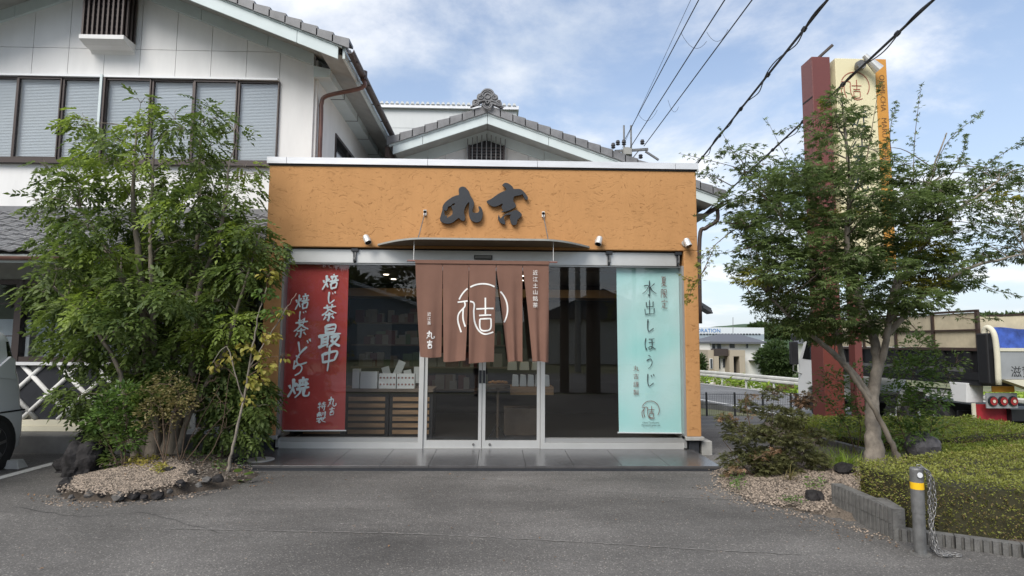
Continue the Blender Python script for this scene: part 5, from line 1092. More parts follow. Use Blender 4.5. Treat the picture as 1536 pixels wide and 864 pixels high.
MB().prism([(k1[0],k1[1]),(k1[0]+.1,k1[1]+.0),(k1[0]+.18,k1[1]+.35),(k1[0]+.05,k1[1]+.35)], 'z', 0, .245).build('kerb_return', MT['dconc'], [o for o in C.objects if o.name == 'ribbed_kerb'][0])

# hedges -----------------------------------------------------------------
LEAFS = [tmpl_leaf(1.0, .55), tmpl_leaf(1.3, .6), tmpl_leaf(.7, .5)]
def hedge(name, label, poly, z0, z1, m, n, size, core=(0.045,0.042,0.02), dry=None):
    o = empty(name, (*np.mean(np.array(poly), 0), z0), label, 'hedge'); nsh = int(n/160)
    c = np.mean(np.array(poly), 0); P = [np.array(p, float) for p in poly]; ins = [c+(p-c)*(1-.05/np.linalg.norm(p-c)*1.3) for p in P]
    MB().prism([tuple(p) for p in ins], 'z', z0-.03, z1-.045).build('branches', mat('hedge_core', core, .95), o)
    # surface samples
    per = [np.linalg.norm(P[(i+1)%len(P)]-P[i]) for i in range(len(P))]; sideA = sum(per)*(z1-z0); xs_, ys_ = [p[0] for p in P], [p[1] for p in P]
    topA = .5*abs(sum(P[i][0]*P[(i+1)%len(P)][1]-P[(i+1)%len(P)][0]*P[i][1] for i in range(len(P)))); nt_ = int(n*topA/(topA+sideA)); pos = []; dr = []
    from mathutils import noise
    for x, y in scatter_poly(poly, nt_):
        w_ = .05*noise.noise(Vector((x*2.6, y*2.6, 0)))+.035*noise.noise(Vector((x*9, y*9, 3))); pos.append((x, y, z1+w_-random.random()**2*.05)); dr.append((random.gauss(0,1), random.gauss(0,1), abs(random.gauss(.7,.6))))
    for i in range(len(P)):
        a, b = P[i], P[(i+1)%len(P)]; t = (b-a)/per[i]; nn = np.array([t[1], -t[0]])
        if np.dot(nn, (a+b)/2-c) < 0: nn = -nn
        for k in range(int(n*per[i]*(z1-z0)/(topA+sideA))):
            u = random.random(); z = z0+(z1-z0)*random.random(); q = a+(b-a)*u
            w_ = .05*noise.noise(Vector((q[0]*3, q[1]*3, z*3)))+.035*noise.noise(Vector((q[0]*10, q[1]*10, z*10)))-.05*max(0,(z-z1+.1)/.1)**2-random.random()**2*.05
            pos.append((q[0]+nn[0]*w_, q[1]+nn[1]*w_, z)); dr.append((nn[0]+random.gauss(0,.8), nn[1]+random.gauss(0,.8), random.gauss(.3,.7)))
    pos, dr = np.array(pos), np.array(dr); sc_ = RNG.uniform(.7,1.3,len(pos))*size
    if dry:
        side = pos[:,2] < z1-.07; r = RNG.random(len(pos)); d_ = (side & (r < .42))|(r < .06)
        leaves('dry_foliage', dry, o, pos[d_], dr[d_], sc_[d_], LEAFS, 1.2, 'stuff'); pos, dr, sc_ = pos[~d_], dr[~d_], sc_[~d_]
    leaves('foliage', m, o, pos, dr, sc_, LEAFS, 1.2, 'stuff'); return o
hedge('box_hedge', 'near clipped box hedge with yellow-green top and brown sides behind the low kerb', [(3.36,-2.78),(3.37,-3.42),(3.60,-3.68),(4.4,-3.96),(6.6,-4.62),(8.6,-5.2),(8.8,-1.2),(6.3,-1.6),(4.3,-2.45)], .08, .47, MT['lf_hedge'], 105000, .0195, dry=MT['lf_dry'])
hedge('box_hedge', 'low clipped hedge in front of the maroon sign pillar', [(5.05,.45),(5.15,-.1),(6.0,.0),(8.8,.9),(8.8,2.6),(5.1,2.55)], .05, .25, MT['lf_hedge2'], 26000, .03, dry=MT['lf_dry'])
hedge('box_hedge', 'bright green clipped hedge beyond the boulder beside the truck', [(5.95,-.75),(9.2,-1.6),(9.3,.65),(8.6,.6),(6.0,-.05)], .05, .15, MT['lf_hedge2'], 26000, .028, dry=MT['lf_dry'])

# ------------------------------------------------------------------ trees and shrubs
def P3(px, py, Y): return at(px, py, Y)
def stems(par, specs, m, name='trunk', seg=8):
    o = []
    for pts, r0, r1 in specs:
        P = catmull([P3(x, y, Y) for x, y, Y in pts], 6); n = len(P); P = [p+RNG.normal(0,.004,3) for p in P]
        P[0][2] = min(P[0][2], .02) if pts[0][1] > 685 else P[0][2]
        rr_ = [(r0*(1+(.35 if pts[0][1] > 685 else 0)*max(0,1-i/(n*.12)))*(1-i/(n-1))+r1*i/(n-1)) for i in range(n)]
        MB().tube(P, rr_, seg).build(name, m, par, smooth=True); o.append((P, rr_))
    return o
def clumps_in(poly, n, mind, yc, yspread, cxm):
    o = []; t = 0; xs_, ys_ = [p[0] for p in poly], [p[1] for p in poly]
    while len(o) < n and t < 20000:
        t += 1; x, y = random.uniform(min(xs_), max(xs_)), random.uniform(min(ys_), max(ys_))
        if not inpoly(x, y, poly) or any((x-a)**2+(y-b)**2 < mind**2 for a, b, _ in o): continue
        e = max(0, 1-((x-cxm[0])/cxm[2])**2-((y-cxm[1])/cxm[3])**2)**.5
        o.append((x, y, yc+random.uniform(-1,1)*yspread*max(.25, e)))
    return o
def crown(par, st, clumps, R_, per, tm_, m_, mats2=(), branch=None, flat=.7, scale=(.8,1.2), droop=.25, outw=.8, axis=None, frac2=.0, up_=1.0, roll=.6, sparse=None):
    """Branches run from the stems to each clump; leaves fill the clump, facing outwards and a little down."""
    allp = [(p, r) for P, rr_ in st for p, r in list(zip(P, rr_))[len(P)//4:]]; pts = np.array([p for p, _ in allp])
    groups = {0: [[], [], []]}
    for k in range(len(mats2)): groups[k+1] = [[], [], []]
    tw = MB()
    for ci, cdef in enumerate(clumps):
        c = P3(*cdef[:3]); R1 = R_*random.uniform(.75,1.25)*(cdef[3] if len(cdef) > 3 else 1)
        dd = np.linalg.norm(pts-c, axis=1)+np.maximum(0, pts[:,2]-c[2]+.1)*2.0; i = int(np.argmin(dd)); a = pts[i]; L = np.linalg.norm(c-a)
        mid = (a+c)/2+np.array([0,0,.12*L])+RNG.normal(0,.05*L,3); P = catmull([a, mid, c], 5); r0 = min(allp[i][1]*.7, .004+.010*L)
        if L > .1: MB().tube(P, [r0*(1-.75*k/(len(P)-1)) for k in range(len(P))], 5).build('branch', branch, par, smooth=True)
        for k in range(5):
            d = RNG.normal(0,1,3); d /= np.linalg.norm(d); e = c+d*R1*[.9,.9,.9*flat]; tw.tube([c-(c-a)*.12, (c+e)/2+[0,0,.02], e], [.004,.003,.0015], 3, False)
        n = int(per*(R1/R_)**2*(cdef[4] if len(cdef) > 4 else 1)); d = RNG.normal(0,1,(n,3)); d /= np.linalg.norm(d, axis=1, keepdims=True)
        rad = R1*RNG.uniform(.25,1.0,n)**.55; pos = c+d*rad[:,None]*np.array([1,1,flat]); ax_ = (c-(axis if axis is not None else a)); ax_[2] *= .4; ax_ /= np.linalg.norm(ax_)+1e-6
        dr = d*outw+ax_*.55+RNG.normal(0,.35,(n,3)); dr[:,2] = dr[:,2]*.5-droop; g = 0
        if mats2 and random.random() < frac2: g = random.randint(1, len(mats2))
        groups[g][0].append(pos); groups[g][1].append(dr); groups[g][2].append(RNG.uniform(*scale, n))
    for g, m in enumerate((m_,)+tuple(mats2)):
        if groups[g][0]: leaves('foliage', m, par, np.concatenate(groups[g][0]), np.concatenate(groups[g][1]), np.concatenate(groups[g][2]), tm_, roll, 'stuff', up_)
    o = tw.build('twigs', branch, par); o['kind'] = 'stuff'
PIN = [pinnate() for _ in range(4)]
ash = empty('ash_tree', (-4.1,-.8,.1), 'tall multi-stemmed ash tree with fine feathery leaves in front of the white building', 'tree')
AY = -.8
st = stems(ash, [([(214,692,AY),(212,620,AY),(205,540,AY+.1),(195,450,AY),(165,380,AY-.2),(120,310,AY-.2)],.08,.012),
  ([(228,692,AY),(226,600,AY+.1),(218,480,AY),(208,380,AY-.1),(200,300,AY),(205,190,AY)],.085,.01),
  ([(236,694,AY+.05),(233,560,AY),(228,440,AY-.2),(226,330,AY-.2),(232,220,AY-.3)],.05,.01),
  ([(248,692,AY+.1),(246,610,AY+.2),(262,520,AY+.3),(285,430,AY+.3),(298,330,AY+.3),(300,200,AY+.3)],.085,.01),
  ([(258,694,AY),(268,630,AY-.1),(288,560,AY-.2),(298,440,AY-.2),(330,350,AY-.3),(345,240,AY-.2)],.075,.01),
  ([(205,694,AY-.1),(192,640,AY-.2),(180,560,AY-.4),(140,490,AY-.5),(80,430,AY-.5)],.045,.01),
  ([(262,694,AY-.1),(285,620,AY-.2),(330,540,AY-.3),(360,450,AY-.4),(390,350,AY-.4)],.04,.01)], MT['bark'])
OUT = [(300,150),(335,160),(355,215),(400,228),(415,255),(392,290),(422,335),(428,378),(405,405),(385,440),(385,480),(375,530),(370,570),(385,610),(365,640),(325,625),(290,600),(240,615),(190,640),(140,640),(105,625),(80,600),(70,560),(38,480),(36,440),(80,420),(40,385),(35,368),(70,330),(35,305),(70,275),(50,245),(70,230),(105,235),(95,190),(115,175),(150,200),(185,170),(212,155),(240,180),(270,162)]
cl_ = clumps_in(OUT, 120, 24, AY, .95, (225,410,230,290))
cl_ = [(225+(x-225)*.88, 400+(y-400)*(.92 if y > 400 else 1.0), Y) for x, y, Y in cl_]
cl_ = [(x, y, AY+(Y-AY)*(.5 if y > 500 else 1)) for x, y, Y in cl_ if not (y > 590 and 165 < x < 300) and not (y > 565 and x < 105) and not (x < 85 and y > 385 and (int(x*7) % 2)) and not (y > 520 and x < 170 and int(x*13) % 2)]
cl2 = [(x, y, Y, .8 if y < 260 else 1.0, .85 if y < 260 else (1.0 if y < 330 else 1.15)) for x, y, Y in cl_]
cl2 += [(48,300,AY-.2,.5,.6),(65,245,AY-.2,.5,.6),(412,372,AY-.5,.6,.8),(398,262,AY-.4,.5,.7),(120,188,AY,.5,.6),(390,610,AY-.3,.7,.9),(300,158,AY,.6,.6),(212,150,AY,.6,.6),(352,190,AY,.6,.6)]
crown(ash, st, cl2, .225, 42, PIN, MT['lf_ash'], (MT['lf_ashl'],), MT['bark'], frac2=.2, droop=.12)

# thin yellowing tree at the right of the bed
tl = empty('young_tree', (-2.95,-1.4,.08), 'thin young tree with yellowing heart-shaped leaves by the left pillar', 'tree')
HRT = [(np.array([(0,0,0),(.25,.42,.05),(.7,.3,.02),(1,0,-.15),(.7,-.3,.02),(.25,-.42,.05)]), [(0,1,2,3),(0,3,4,5)])]
TY = -1.45
s2 = stems(tl, [([(341,712,TY),(349,670,TY),(365,600,TY),(377,530,TY),(388,470,TY),(400,430,TY)],.019,.005),([(365,600,TY),(352,560,TY-.1),(340,520,TY-.1),(318,545,TY-.2)],.008,.003),([(372,555,TY),(400,510,TY),(425,470,TY-.05),(445,440,TY-.1)],.008,.003)], MT['bark2'], 'stem', 6)
crown(tl, s2, [(398,440,TY,.8),(410,470,TY,.8),(405,505,TY,.8),(392,530,TY,.9),(370,520,TY,.7),(345,535,TY,.6,.6),(322,548,TY,.5,.5),(425,465,TY,.5,.4),(400,550,TY,.7),(385,570,TY,.7),(372,600,TY,.6,.6),(425,535,TY,.5,.4),(402,412,TY,.6,.6)], .16, 90, HRT, MT['lf_yel'], (MT['lf_shrub'],), MT['twig'], frac2=.25, scale=(.042,.07), droop=.8)
def shrub(name, label, base, stem_px, cl, R_, per, tm_, m, m2=(), frac2=.3, sc_=(.03,.05), droop=.1, sr=.008, cat='shrub', flat=.8):
    o = empty(name, base, label, cat); s = stems(o, [([(x, y, base[1]+dy_) for x, y, dy_ in pts], sr, .003) for pts in stem_px], MT['twig'], 'stem', 5)
    crown(o, s, [(x, y, base[1]+dy_, *rest) for x, y, dy_, *rest in cl], R_, per, tm_, m, m2, MT['twig'], frac2=frac2, scale=sc_, droop=droop, flat=flat); return o
OV = [tmpl_leaf(1.0, .5)]
shrub('broadleaf_shrub', 'fresh green broad-leaved shrub at the left of the ash tree foot', (-4.35,-1.6,.1), [[(183,705,0),(182,680,0),(170,640,0)],[(180,700,0),(160,660,0),(148,630,0)],[(186,700,0),(190,640,0),(185,600,0)]],
      [(150,630,0),(170,615,0),(150,665,0),(175,650,0),(190,630,.1),(140,680,0,.8),(165,690,0,.8),(195,660,0),(160,600,0),(205,640,.1),(190,590,0)], .16, 190, OV, MT['lf_shrub'], (MT['lf_ash'],), .2, (.045,.075))
shrub('nandina_shrub', 'pinkish yellow nandina shrub before the ash stems', (-3.75,-1.6,.1), [[(245,700,0),(246,650,0),(240,600,0)],[(246,700,0),(256,640,0),(270,590,0)],[(247,698,0),(232,650,0),(225,600,0)]],
      [(228,590,0),(250,575,0),(270,590,0),(240,610,0),(262,615,0),(282,605,0,.8),(220,615,0,.8),(250,635,.1,.8,.6),(215,640,0,.6,.6)], .16, 170, OV, MT['lf_var'], (MT['lf_shrub'],), .25, (.028,.045))
shrub('bare_twig_shrub', 'sparse half-bare twiggy bush right of the ash stems', (-3.35,-1.35,.1), [[(268,700,0),(290,650,0),(330,580,0)],[(268,700,0),(280,640,0),(300,560,0)],[(275,698,0),(310,650,0),(350,610,0)],[(300,700,0),(330,650,0),(345,560,0)],[(270,698,0),(262,640,0),(270,560,0)]],
      [(300,600,0,.8,.4),(330,600,0,.8,.3),(320,570,0,.8,.5),(290,570,.1,.9,.6),(340,640,.1,.7,.3),(300,645,.1,.7,.3)], .2, 60, OV, MT['lf_ash'], (MT['lf_var'],), .3, (.03,.045))
shrub('dark_fern_bush', 'low dark feathery bush at the left skirt of the ash tree', (-4.75,-.7,.1), [[(150,690,0),(130,650,0),(110,620,0)],[(152,690,0),(160,640,0)]],
      [(115,610,0,.8),(140,600,0,.8),(160,610,0),(150,640,0,.8),(175,625,0),(160,670,.1,.7)], .2, 36, PIN, MT['lf_ash'], (), 0, (.8,1.1), .3)
shrub('dark_fern_bush', 'dark green feathery growth low at the pillar side of the ash tree', (-3.3,-.9,.1), [[(330,690,0),(340,650,0),(360,600,0)]],
      [(340,600,0),(365,590,0),(385,620,0),(350,640,0),(375,650,0,.8),(395,585,0,.7),(320,650,.1,.8),(355,560,.1)], .19, 60, PIN, MT['lf_ash'], (), 0, (.8,1.1), .35)
def ground_cover(name, label, pts, n, m, s, hgt=.05, cat='ground cover'):
    pos = []; 
    for i in range(n):
        x, y, sx_, sy_ = random.choice(pts); p = gd(x+random.gauss(0,sx_), y+random.gauss(0,sy_), .12); pos.append((p[0], p[1], (zl(p[0],p[1]) if p[0] < 0 else .06)+.01+random.random()*hgt))
    o = leaves(name, m, None, pos, RNG.normal(0,1,(n,3))*[1,1,.3]+[0,0,.3], RNG.uniform(s*.7,s*1.3,n), OV, .8, 'stuff'); return o
ground_cover('ground_cover', '', [(205,707,12,2),(228,702,8,3),(240,712,5,2),(195,700,8,2)], 260, MT['lf_yel'], .045)
ground_cover('ground_cover', '', [(310,690,12,4),(285,690,10,4),(330,700,8,3),(320,680,10,5),(365,690,6,3)], 260, MT['lf_shrub'], .04)
ff = empty('leopard_plant', (*gd(358,718)[:2],.02), 'small plant with round bright leaves at the asphalt corner of the left bed', 'plant')
RND = [(np.array([(0,0,0)]+[(.5+.5*math.cos(t), .5*math.sin(t), .03*math.cos(3*t)) for t in np.linspace(-2.8,2.8,9)]), [(0,i,i+1) for i in range(1,9)])]
for (x,y), d_, s_q in zip(((357,708),(370,712),(372,719),(350,716),(362,720),(345,722)), [(.3,-.7,.5),(.6,-.6,.4),(.5,-.8,.1),(-.5,-.8,.3),(.1,-.9,.1),(-.7,-.6,.1)], [.095,.11,.07,.06,.06,.05]): leaves('round_leaf', MT['lf_shrub'], ff, [P3(x,y,-1.62)], [d_], [s_q], RND, .1)

# maple
MP = [palmate(1.0) for _ in range(2)]
mp = empty('maple_tree', (4.3,-1.6,.08), 'spreading maple tree with pale speckled trunk right of the shop', 'tree')
MY = -1.6
sm = stems(mp, [([(1313,694,MY),(1310,655,MY),(1308,615,MY),(1311,580,MY),(1316,540,MY),(1308,500,MY),(1290,450,MY+.1),(1270,370,MY),(1275,280,MY),(1268,200,MY),(1262,145,MY)],.088,.008),
  ([(1308,600,MY),(1318,555,MY),(1328,520,MY-.1),(1340,450,MY-.2),(1375,380,MY-.3),(1430,320,MY-.4),(1500,270,MY-.5)],.05,.010),
  ([(1306,600,MY),(1285,568,MY-.05),(1255,535,MY-.1),(1225,508,MY-.2),(1190,480,MY-.3),(1150,440,MY-.3)],.048,.010),
  ([(1266,548,MY),(1256,500,MY+.2),(1235,430,MY+.4),(1200,350,MY+.4),(1150,290,MY+.3),(1100,250,MY+.3)],.032,.008),
  ([(1334,455,MY),(1345,420,MY+.3),(1360,380,MY+.5),(1390,280,MY+.5),(1420,200,MY+.5)],.03,.008),
  ([(1325,510,MY-.1),(1390,440,MY-.3),(1460,400,MY-.4),(1540,380,MY-.4)],.035,.008)], MT['bark2'], 'trunk', 10)
st2 = stems(mp, [([(1350,694,MY-.15),(1335,660,MY-.2),(1312,615,MY-.22),(1290,580,MY-.2),(1268,548,MY-.2)],.032,.022)], MT['bark'], 'stem', 7)
MOUT = [(1225,190),(1250,140),(1285,155),(1295,215),(1340,232),(1370,240),(1400,250),(1430,225),(1450,260),(1500,250),(1560,260),(1600,300),(1600,400),(1520,390),(1470,395),(1470,440),(1420,430),(1380,465),(1335,470),(1320,505),(1250,518),(1205,505),(1165,470),(1130,430),(1125,395),(1100,365),(1085,330),(1110,300),(1150,290),(1120,255),(1110,225),(1140,230),(1180,260),(1205,250)]
mc = clumps_in(MOUT, 150, 21, MY, 1.0, (1300,340,250,220))
mc2 = [(x, y, Y, .8 if (y < 260 or x > 1400 or x < 1150) else 1.0, .5 if (y < 250 or x > 1420) else (.75 if x < 1150 else 1.1)) for x, y, Y in mc]
mc2 += [(1228,178,MY,.7,.7),(1250,150,MY,.7,.7),(1272,172,MY,.7,.8),(1290,200,MY,.7,.6),(1240,205,MY,.7,.8),(1258,185,MY,.7,.9),(1222,260,MY,.8,.8)]
mc2 += [(x, y, MY+random.uniform(-.4,.4), .9, 1.0) for x, y in ((1100,300),(1120,330),(1140,360),(1115,400),(1150,420),(1170,390),(1160,300),(1190,330),(1140,450),(1185,455),(1220,470),(1215,420),(1400,430),(1440,420),(1370,300),(1410,290),(1390,340),(1340,330))]
crown(mp, sm, mc2, .24, 150, MP, MT['lf_maple'], (MT['lf_maple2'],), MT['bark'], flat=.42, frac2=.07, scale=(.046,.078), droop=.12, roll=.5)
def sprays(par, specs, m, tm_, s, n=46, name='foliage', tw=MT['twig'], sd_=.05):
    pos = []; dr = []; b = MB()
    for pts in specs:
        P = catmull([P3(*p) for p in pts], 10); b.tube(P, [.007*(1-.8*i/len(P)) for i in range(len(P))], 4, False)
        for k in range(int(n*len(pts)/3)):
            u = random.random()**.8*(len(P)-1.01); i = int(u); p = P[i]+(P[i+1]-P[i])*(u-i); t = P[i+1]-P[i]; t = t/np.linalg.norm(t); d = t*.6+RNG.normal(0,.6,3); d[2] -= .15
            pos.append(p+RNG.normal(0,sd_*(1.15-u/len(P)),3)); dr.append(d)
    leaves(name, m, par, pos, dr, RNG.uniform(s*.75,s*1.2,len(pos)), tm_, .7, 'stuff'); o = b.build('twigs', tw, par); o['kind'] = 'stuff'
sprays(mp, [[(1150,300,MY),(1115,255,MY),(1078,190,MY)],[(1150,270,MY),(1100,250,MY),(1018,230,MY-.2)],[(1130,280,MY+.2),(1090,300,MY),(1060,250,MY)],[(1160,330,MY),(1100,335,MY-.2),(1036,322,MY-.4)],[(1170,360,MY),(1110,375,MY-.3),(1045,385,MY-.5)],
   [(1140,400,MY),(1110,425,MY),(1085,395,MY)],[(1240,210,MY),(1200,190,MY),(1165,200,MY)],[(1370,290,MY),(1372,210,MY),(1382,125,MY)],[(1390,290,MY),(1420,215,MY-.2),(1478,165,MY-.3)],[(1440,280,MY),(1490,240,MY-.3),(1545,205,MY-.4)],[(1460,320,MY),(1510,280,MY-.3),(1560,270,MY-.4)],
   [(1400,300,MY),(1440,240,MY),(1450,200,MY)],[(1480,330,MY),(1520,340,MY-.3),(1570,330,MY-.4)],[(1340,250,MY),(1335,200,MY),(1345,150,MY)],[(1230,260,MY),(1190,250,MY),(1150,180,MY)],[(1440,400,MY),(1480,430,MY-.3),(1530,445,MY-.4)],[(1390,440,MY),(1440,475,MY-.3),(1500,478,MY-.4)],[(1120,430,MY),(1140,470,MY),(1160,500,MY)],
   [(1100,280,MY),(1070,265,MY),(1045,260,MY)],[(1350,470,MY),(1380,500,MY),(1410,530,MY)],[(1120,250,MY),(1095,225,MY),(1075,235,MY)],[(1300,240,MY),(1310,180,MY),(1320,120,MY)]], MT['lf_maple'], MP, .045, 52)
sprays(mp, [[(1100,345,MY),(1070,370,MY-.3),(1045,400,MY-.5)],[(1070,375,MY-.3),(1045,420,MY-.5),(1020,412,MY-.5)],[(1060,400,MY-.4),(1040,430,MY-.5),(1030,455,MY-.5)],[(1240,170,MY),(1235,160,MY),(1232,150,MY)],[(1250,330,MY),(1225,320,MY-.3),(1200,330,MY-.3)]], MT['lf_maple2'], MP, .04, 40)
# low green shrubs around the trunk
shrub('green_shrub', 'loose mid-green shrub between the maple trunk and the dump truck', (4.95,-.6,.1), [[(1385,690,0),(1380,640,0),(1365,580,0)],[(1385,690,0),(1400,630,0),(1420,580,0)],[(1375,690,0),(1350,640,0),(1345,590,0)]],
      [(1345,590,0),(1370,560,0),(1395,545,0),(1360,620,0),(1390,600,0),(1350,650,0),(1385,640,0,1,.8),(1420,560,0,.8,.6),(1410,600,0,.8,.6),(1375,520,0,.8,.7),(1435,540,0,.7,.4),(1420,640,0,.6,.5),(1340,545,0,.8,.6)], .24, 270, OV, MT['lf_ash'], (MT['lf_shrub'],), .45, (.05,.08))
shrub('green_shrub', 'airy green shrub before the maroon sign pillar', (4.7,-.2,.1), [[(1285,688,0),(1270,640,0),(1240,600,0)],[(1285,688,0),(1290,640,0),(1280,590,0)]],
      [(1230,585,0,1,.5),(1255,570,0,1,.5),(1280,585,0,1,.7),(1265,610,0,1,.8),(1285,625,0,1,.9),(1215,600,0,.7,.3),(1290,560,0,.9,.6),(1240,560,0,.7,.4),(1255,640,0,.8,.8)], .22, 230, OV, MT['lf_ash'], (MT['lf_shrub'],), .3, (.045,.07))
shrub('rusty_maple_bush', 'low spreading maple bush with rusty pink tips on the gravel by the pillar', (3.05,-1.4,.05), [[(1150,725,0),(1130,680,0),(1105,640,0)],[(1152,725,0),(1155,670,0),(1160,600,0)],[(1150,725,0),(1175,680,0),(1195,610,0)],[(1152,725,0),(1190,690,0),(1225,660,0)],[(1148,725,0),(1115,700,0),(1085,660,0)]],
      [(1150,690,0,1.1,1.3),(1125,680,0),(1175,685,0),(1110,650,0),(1140,650,0,1.1),(1170,650,0,1.1),(1195,660,0),(1160,620,0),(1190,625,0),(1120,610,.1,.9),(1210,680,.1),(1100,690,0,.8,.8),(1225,690,.1,.8),(1185,710,0,.9),(1140,715,0,.9),(1085,630,0,.7,.6),(1205,600,.1,.7,.6),(1230,655,.2,.8,.7),(1095,715,0,.6,.7),(1160,590,0,.7,.7)], .19, 290, MP, MT['lf_bush'], (MT['lf_rust'],), .15, (.035,.055), flat=.6, sr=.01)
rb_ = [o for o in C.objects if o.name.startswith('rusty_maple_bush')][0]
sprays(rb_, [[(1110,640,-1.4),(1095,625,-1.4),(1080,630,-1.5)],[(1160,600,-1.4),(1165,585,-1.4),(1190,580,-1.4)],[(1190,610,-1.3),(1205,595,-1.3),(1218,600,-1.3)],[(1125,640,-1.4),(1120,600,-1.4),(1145,590,-1.4)],[(1110,700,-1.5),(1095,705,-1.6),(1088,715,-1.6)],[(1130,690,-1.6),(1150,680,-1.6),(1170,675,-1.6)]], MT['lf_rust'], MP, .05, 34, sd_=.04)
GB = [(np.array([(0,.012,0),(.3,.02,.12),(.7,.014,.12),(1,0,-.05),(.7,-.014,.12),(.3,-.02,.12),(0,-.012,0)]), [(0,1,5,6),(1,2,4,5),(2,3,4)])]
gt = empty('grass_tuft', (*gd(1180,722,.05)[:2],.05), 'tuft of yellow-striped grass blades on the gravel in front of the maple bush', 'plant')
leaves('blades', MT['lf_var'], gt, [np.array(gd(1183+random.gauss(0,5),720,.06)) for _ in range(26)], [(random.gauss(0,.8), random.gauss(-.3,.5), random.uniform(.3,.9)) for _ in range(26)], RNG.uniform(.14,.24,26), GB, .2, 'stuff')
gt = empty('grass_tuft', (3.75,-.9,.05), 'bright green grassy plant at the left of the maple trunk', 'plant')
leaves('blades', MT['lf_crop'], gt, [np.array(gd(1262+random.gauss(0,14),700+random.gauss(0,4),.06)) for _ in range(240)], [(random.gauss(0,.8), random.gauss(-.2,.5), random.uniform(.3,1.1)) for _ in range(240)], RNG.uniform(.14,.26,240), GB, .2, 'stuff')
ground_cover('ground_cover', '', [(1110,712,8,4),(1105,722,6,3),(1225,720,10,4),(1190,745,10,2)], 240, MT['lf_shrub'], .035)
gp_ = leaves('grass', MT['lf_crop'], None, [(x, y, .05) for x, y in scatter_poly([(3.9,-.6),(5.9,-2.0),(9.0,-1.4),(9.0,1.2),(5.8,.3),(4.6,.2)], 5000)], RNG.normal(0,.35,(5000,3))+[0,0,.9], RNG.uniform(.06,.14,5000), GB, .3, 'stuff')

# ================================================================== BOLLARD, CHAIN, PARKING STOP
bc = gd(1381, 831); bo = empty('bollard', (bc[0], bc[1], 0), 'weathered grey steel bollard with yellow reflective band at the hedge kerb', 'bollard')
MB().lathe([(.042,0),(.042,.30),(.045,.30),(.045,.62),(.041,.63)], 20, (bc[0],bc[1],0)).build('post', MT['steel'], bo)
MB().lathe([(.046,.475),(.046,.525)], 20, (bc[0],bc[1],0)).build('reflective_band', MT['yellow'], bo)
MB().lathe([(.02,-.055),(.02,-.05)], 12, (bc[0]-.01,bc[1],.585), 'y').build('padlock_eye', MT['whitemetal'], bo)
MB().lathe([(.075,-.01),(.07,.008)], 18, (bc[0],bc[1],0)).build('mortar_collar', MT['dconc'], bo)
ch = empty('chain', (bc[0]+.08, bc[1], 0), 'galvanised chain hung over the bollard top and piled on the asphalt', 'chain')
lk = MB(); ns = 10; ring_ = [(math.cos(t)*.009, math.sin(t)*.009+(.009 if math.sin(t) >= -1e-6 else -.009)) for t in np.linspace(0, 2*math.pi, ns, endpoint=False)]
vs = []; 
for i in range(ns):
    a = ring_[i]; t = np.array(ring_[(i+1)%ns])-np.array(ring_[i-1]); t = t/np.linalg.norm(t); nn = np.array([t[1], -t[0]])
    for k in range(4): an = math.pi/2*k; q = np.array(a)+nn*.0035*math.cos(an); vs.append((q[0], .0035*math.sin(an), q[1]))
lk.add(vs, [(i*4+k, i*4+(k+1)%4, ((i+1)%ns)*4+(k+1)%4, ((i+1)%ns)*4+k) for i in range(ns) for k in range(4)]); lkm = lk.mesh('chain_link', MT['galv'], smooth=True)
paths = [[(.02,-.055,.63),(.06,-.05,.60),(.065,-.03,.4),(.07,-.02,.15),(.10,-.03,.03),(.16,-.05,.012),(.24,-.08,.012)],[(.0,-.02,.64),(.085,-.02,.58),(.09,.0,.38),(.085,.0,.12),(.11,.03,.02),(.2,-.01,.014),(.27,-.06,.012)],[(.01,.03,.64),(.075,.02,.62),(.11,.01,.45),(.105,.0,.2),(.12,-.03,.04),(.17,-.02,.02),(.13,-.08,.012)],[(.03,-.04,.64),(.10,-.03,.55),(.115,-.02,.35),(.075,-.03,.2),(.075,-.06,.04),(.12,-.09,.02),(.2,-.06,.012)]]
kk = 0
for P in paths:
    Q = catmull(P, 30); acc = 0; last = Q[0]
    for i in range(1, len(Q)):
        acc += np.linalg.norm(Q[i]-Q[i-1])
        if acc >= .028:
            acc = 0; t = Vector(Q[i]-Q[i-1]); q = t.to_track_quat('Z', 'Y'); o = link('link', lkm, ch, Q[i]+np.array([bc[0], bc[1], 0])-wloc(ch)); o.rotation_mode = 'QUATERNION'
            from mathutils import Quaternion
            o.rotation_quaternion = q @ Quaternion((0,0,1), math.pi/2*(kk % 2)+.3); kk += 1
ps = gd(0, 702); sp = tag(MB().prism([(-.6,-.07),(.62,-.07),(.66,.0),(.62,.07),(-.6,.07)], 'z', 0, .02).build('tmp', MT['conc']), 'x', 'x'); bpy.data.objects.remove(sp)
b = MB(); b.add([(-.62,-.075,0),(.6,-.075,0),(.6,.075,0),(-.62,.075,0),(-.6,-.05,.10),(.55,-.05,.10),(.55,.05,.10),(-.6,.05,.10)], [(0,3,2,1),(4,5,6,7),(0,1,5,4),(1,2,6,5),(2,3,7,6),(3,0,4,7)])
o = b.build('parking_stop', MT['conc'], bevel=.008); o.location = (-6.28,-.86,0); tag(o, 'pale concrete wheel stop in front of the parked minivan wheel', 'wheel stop')

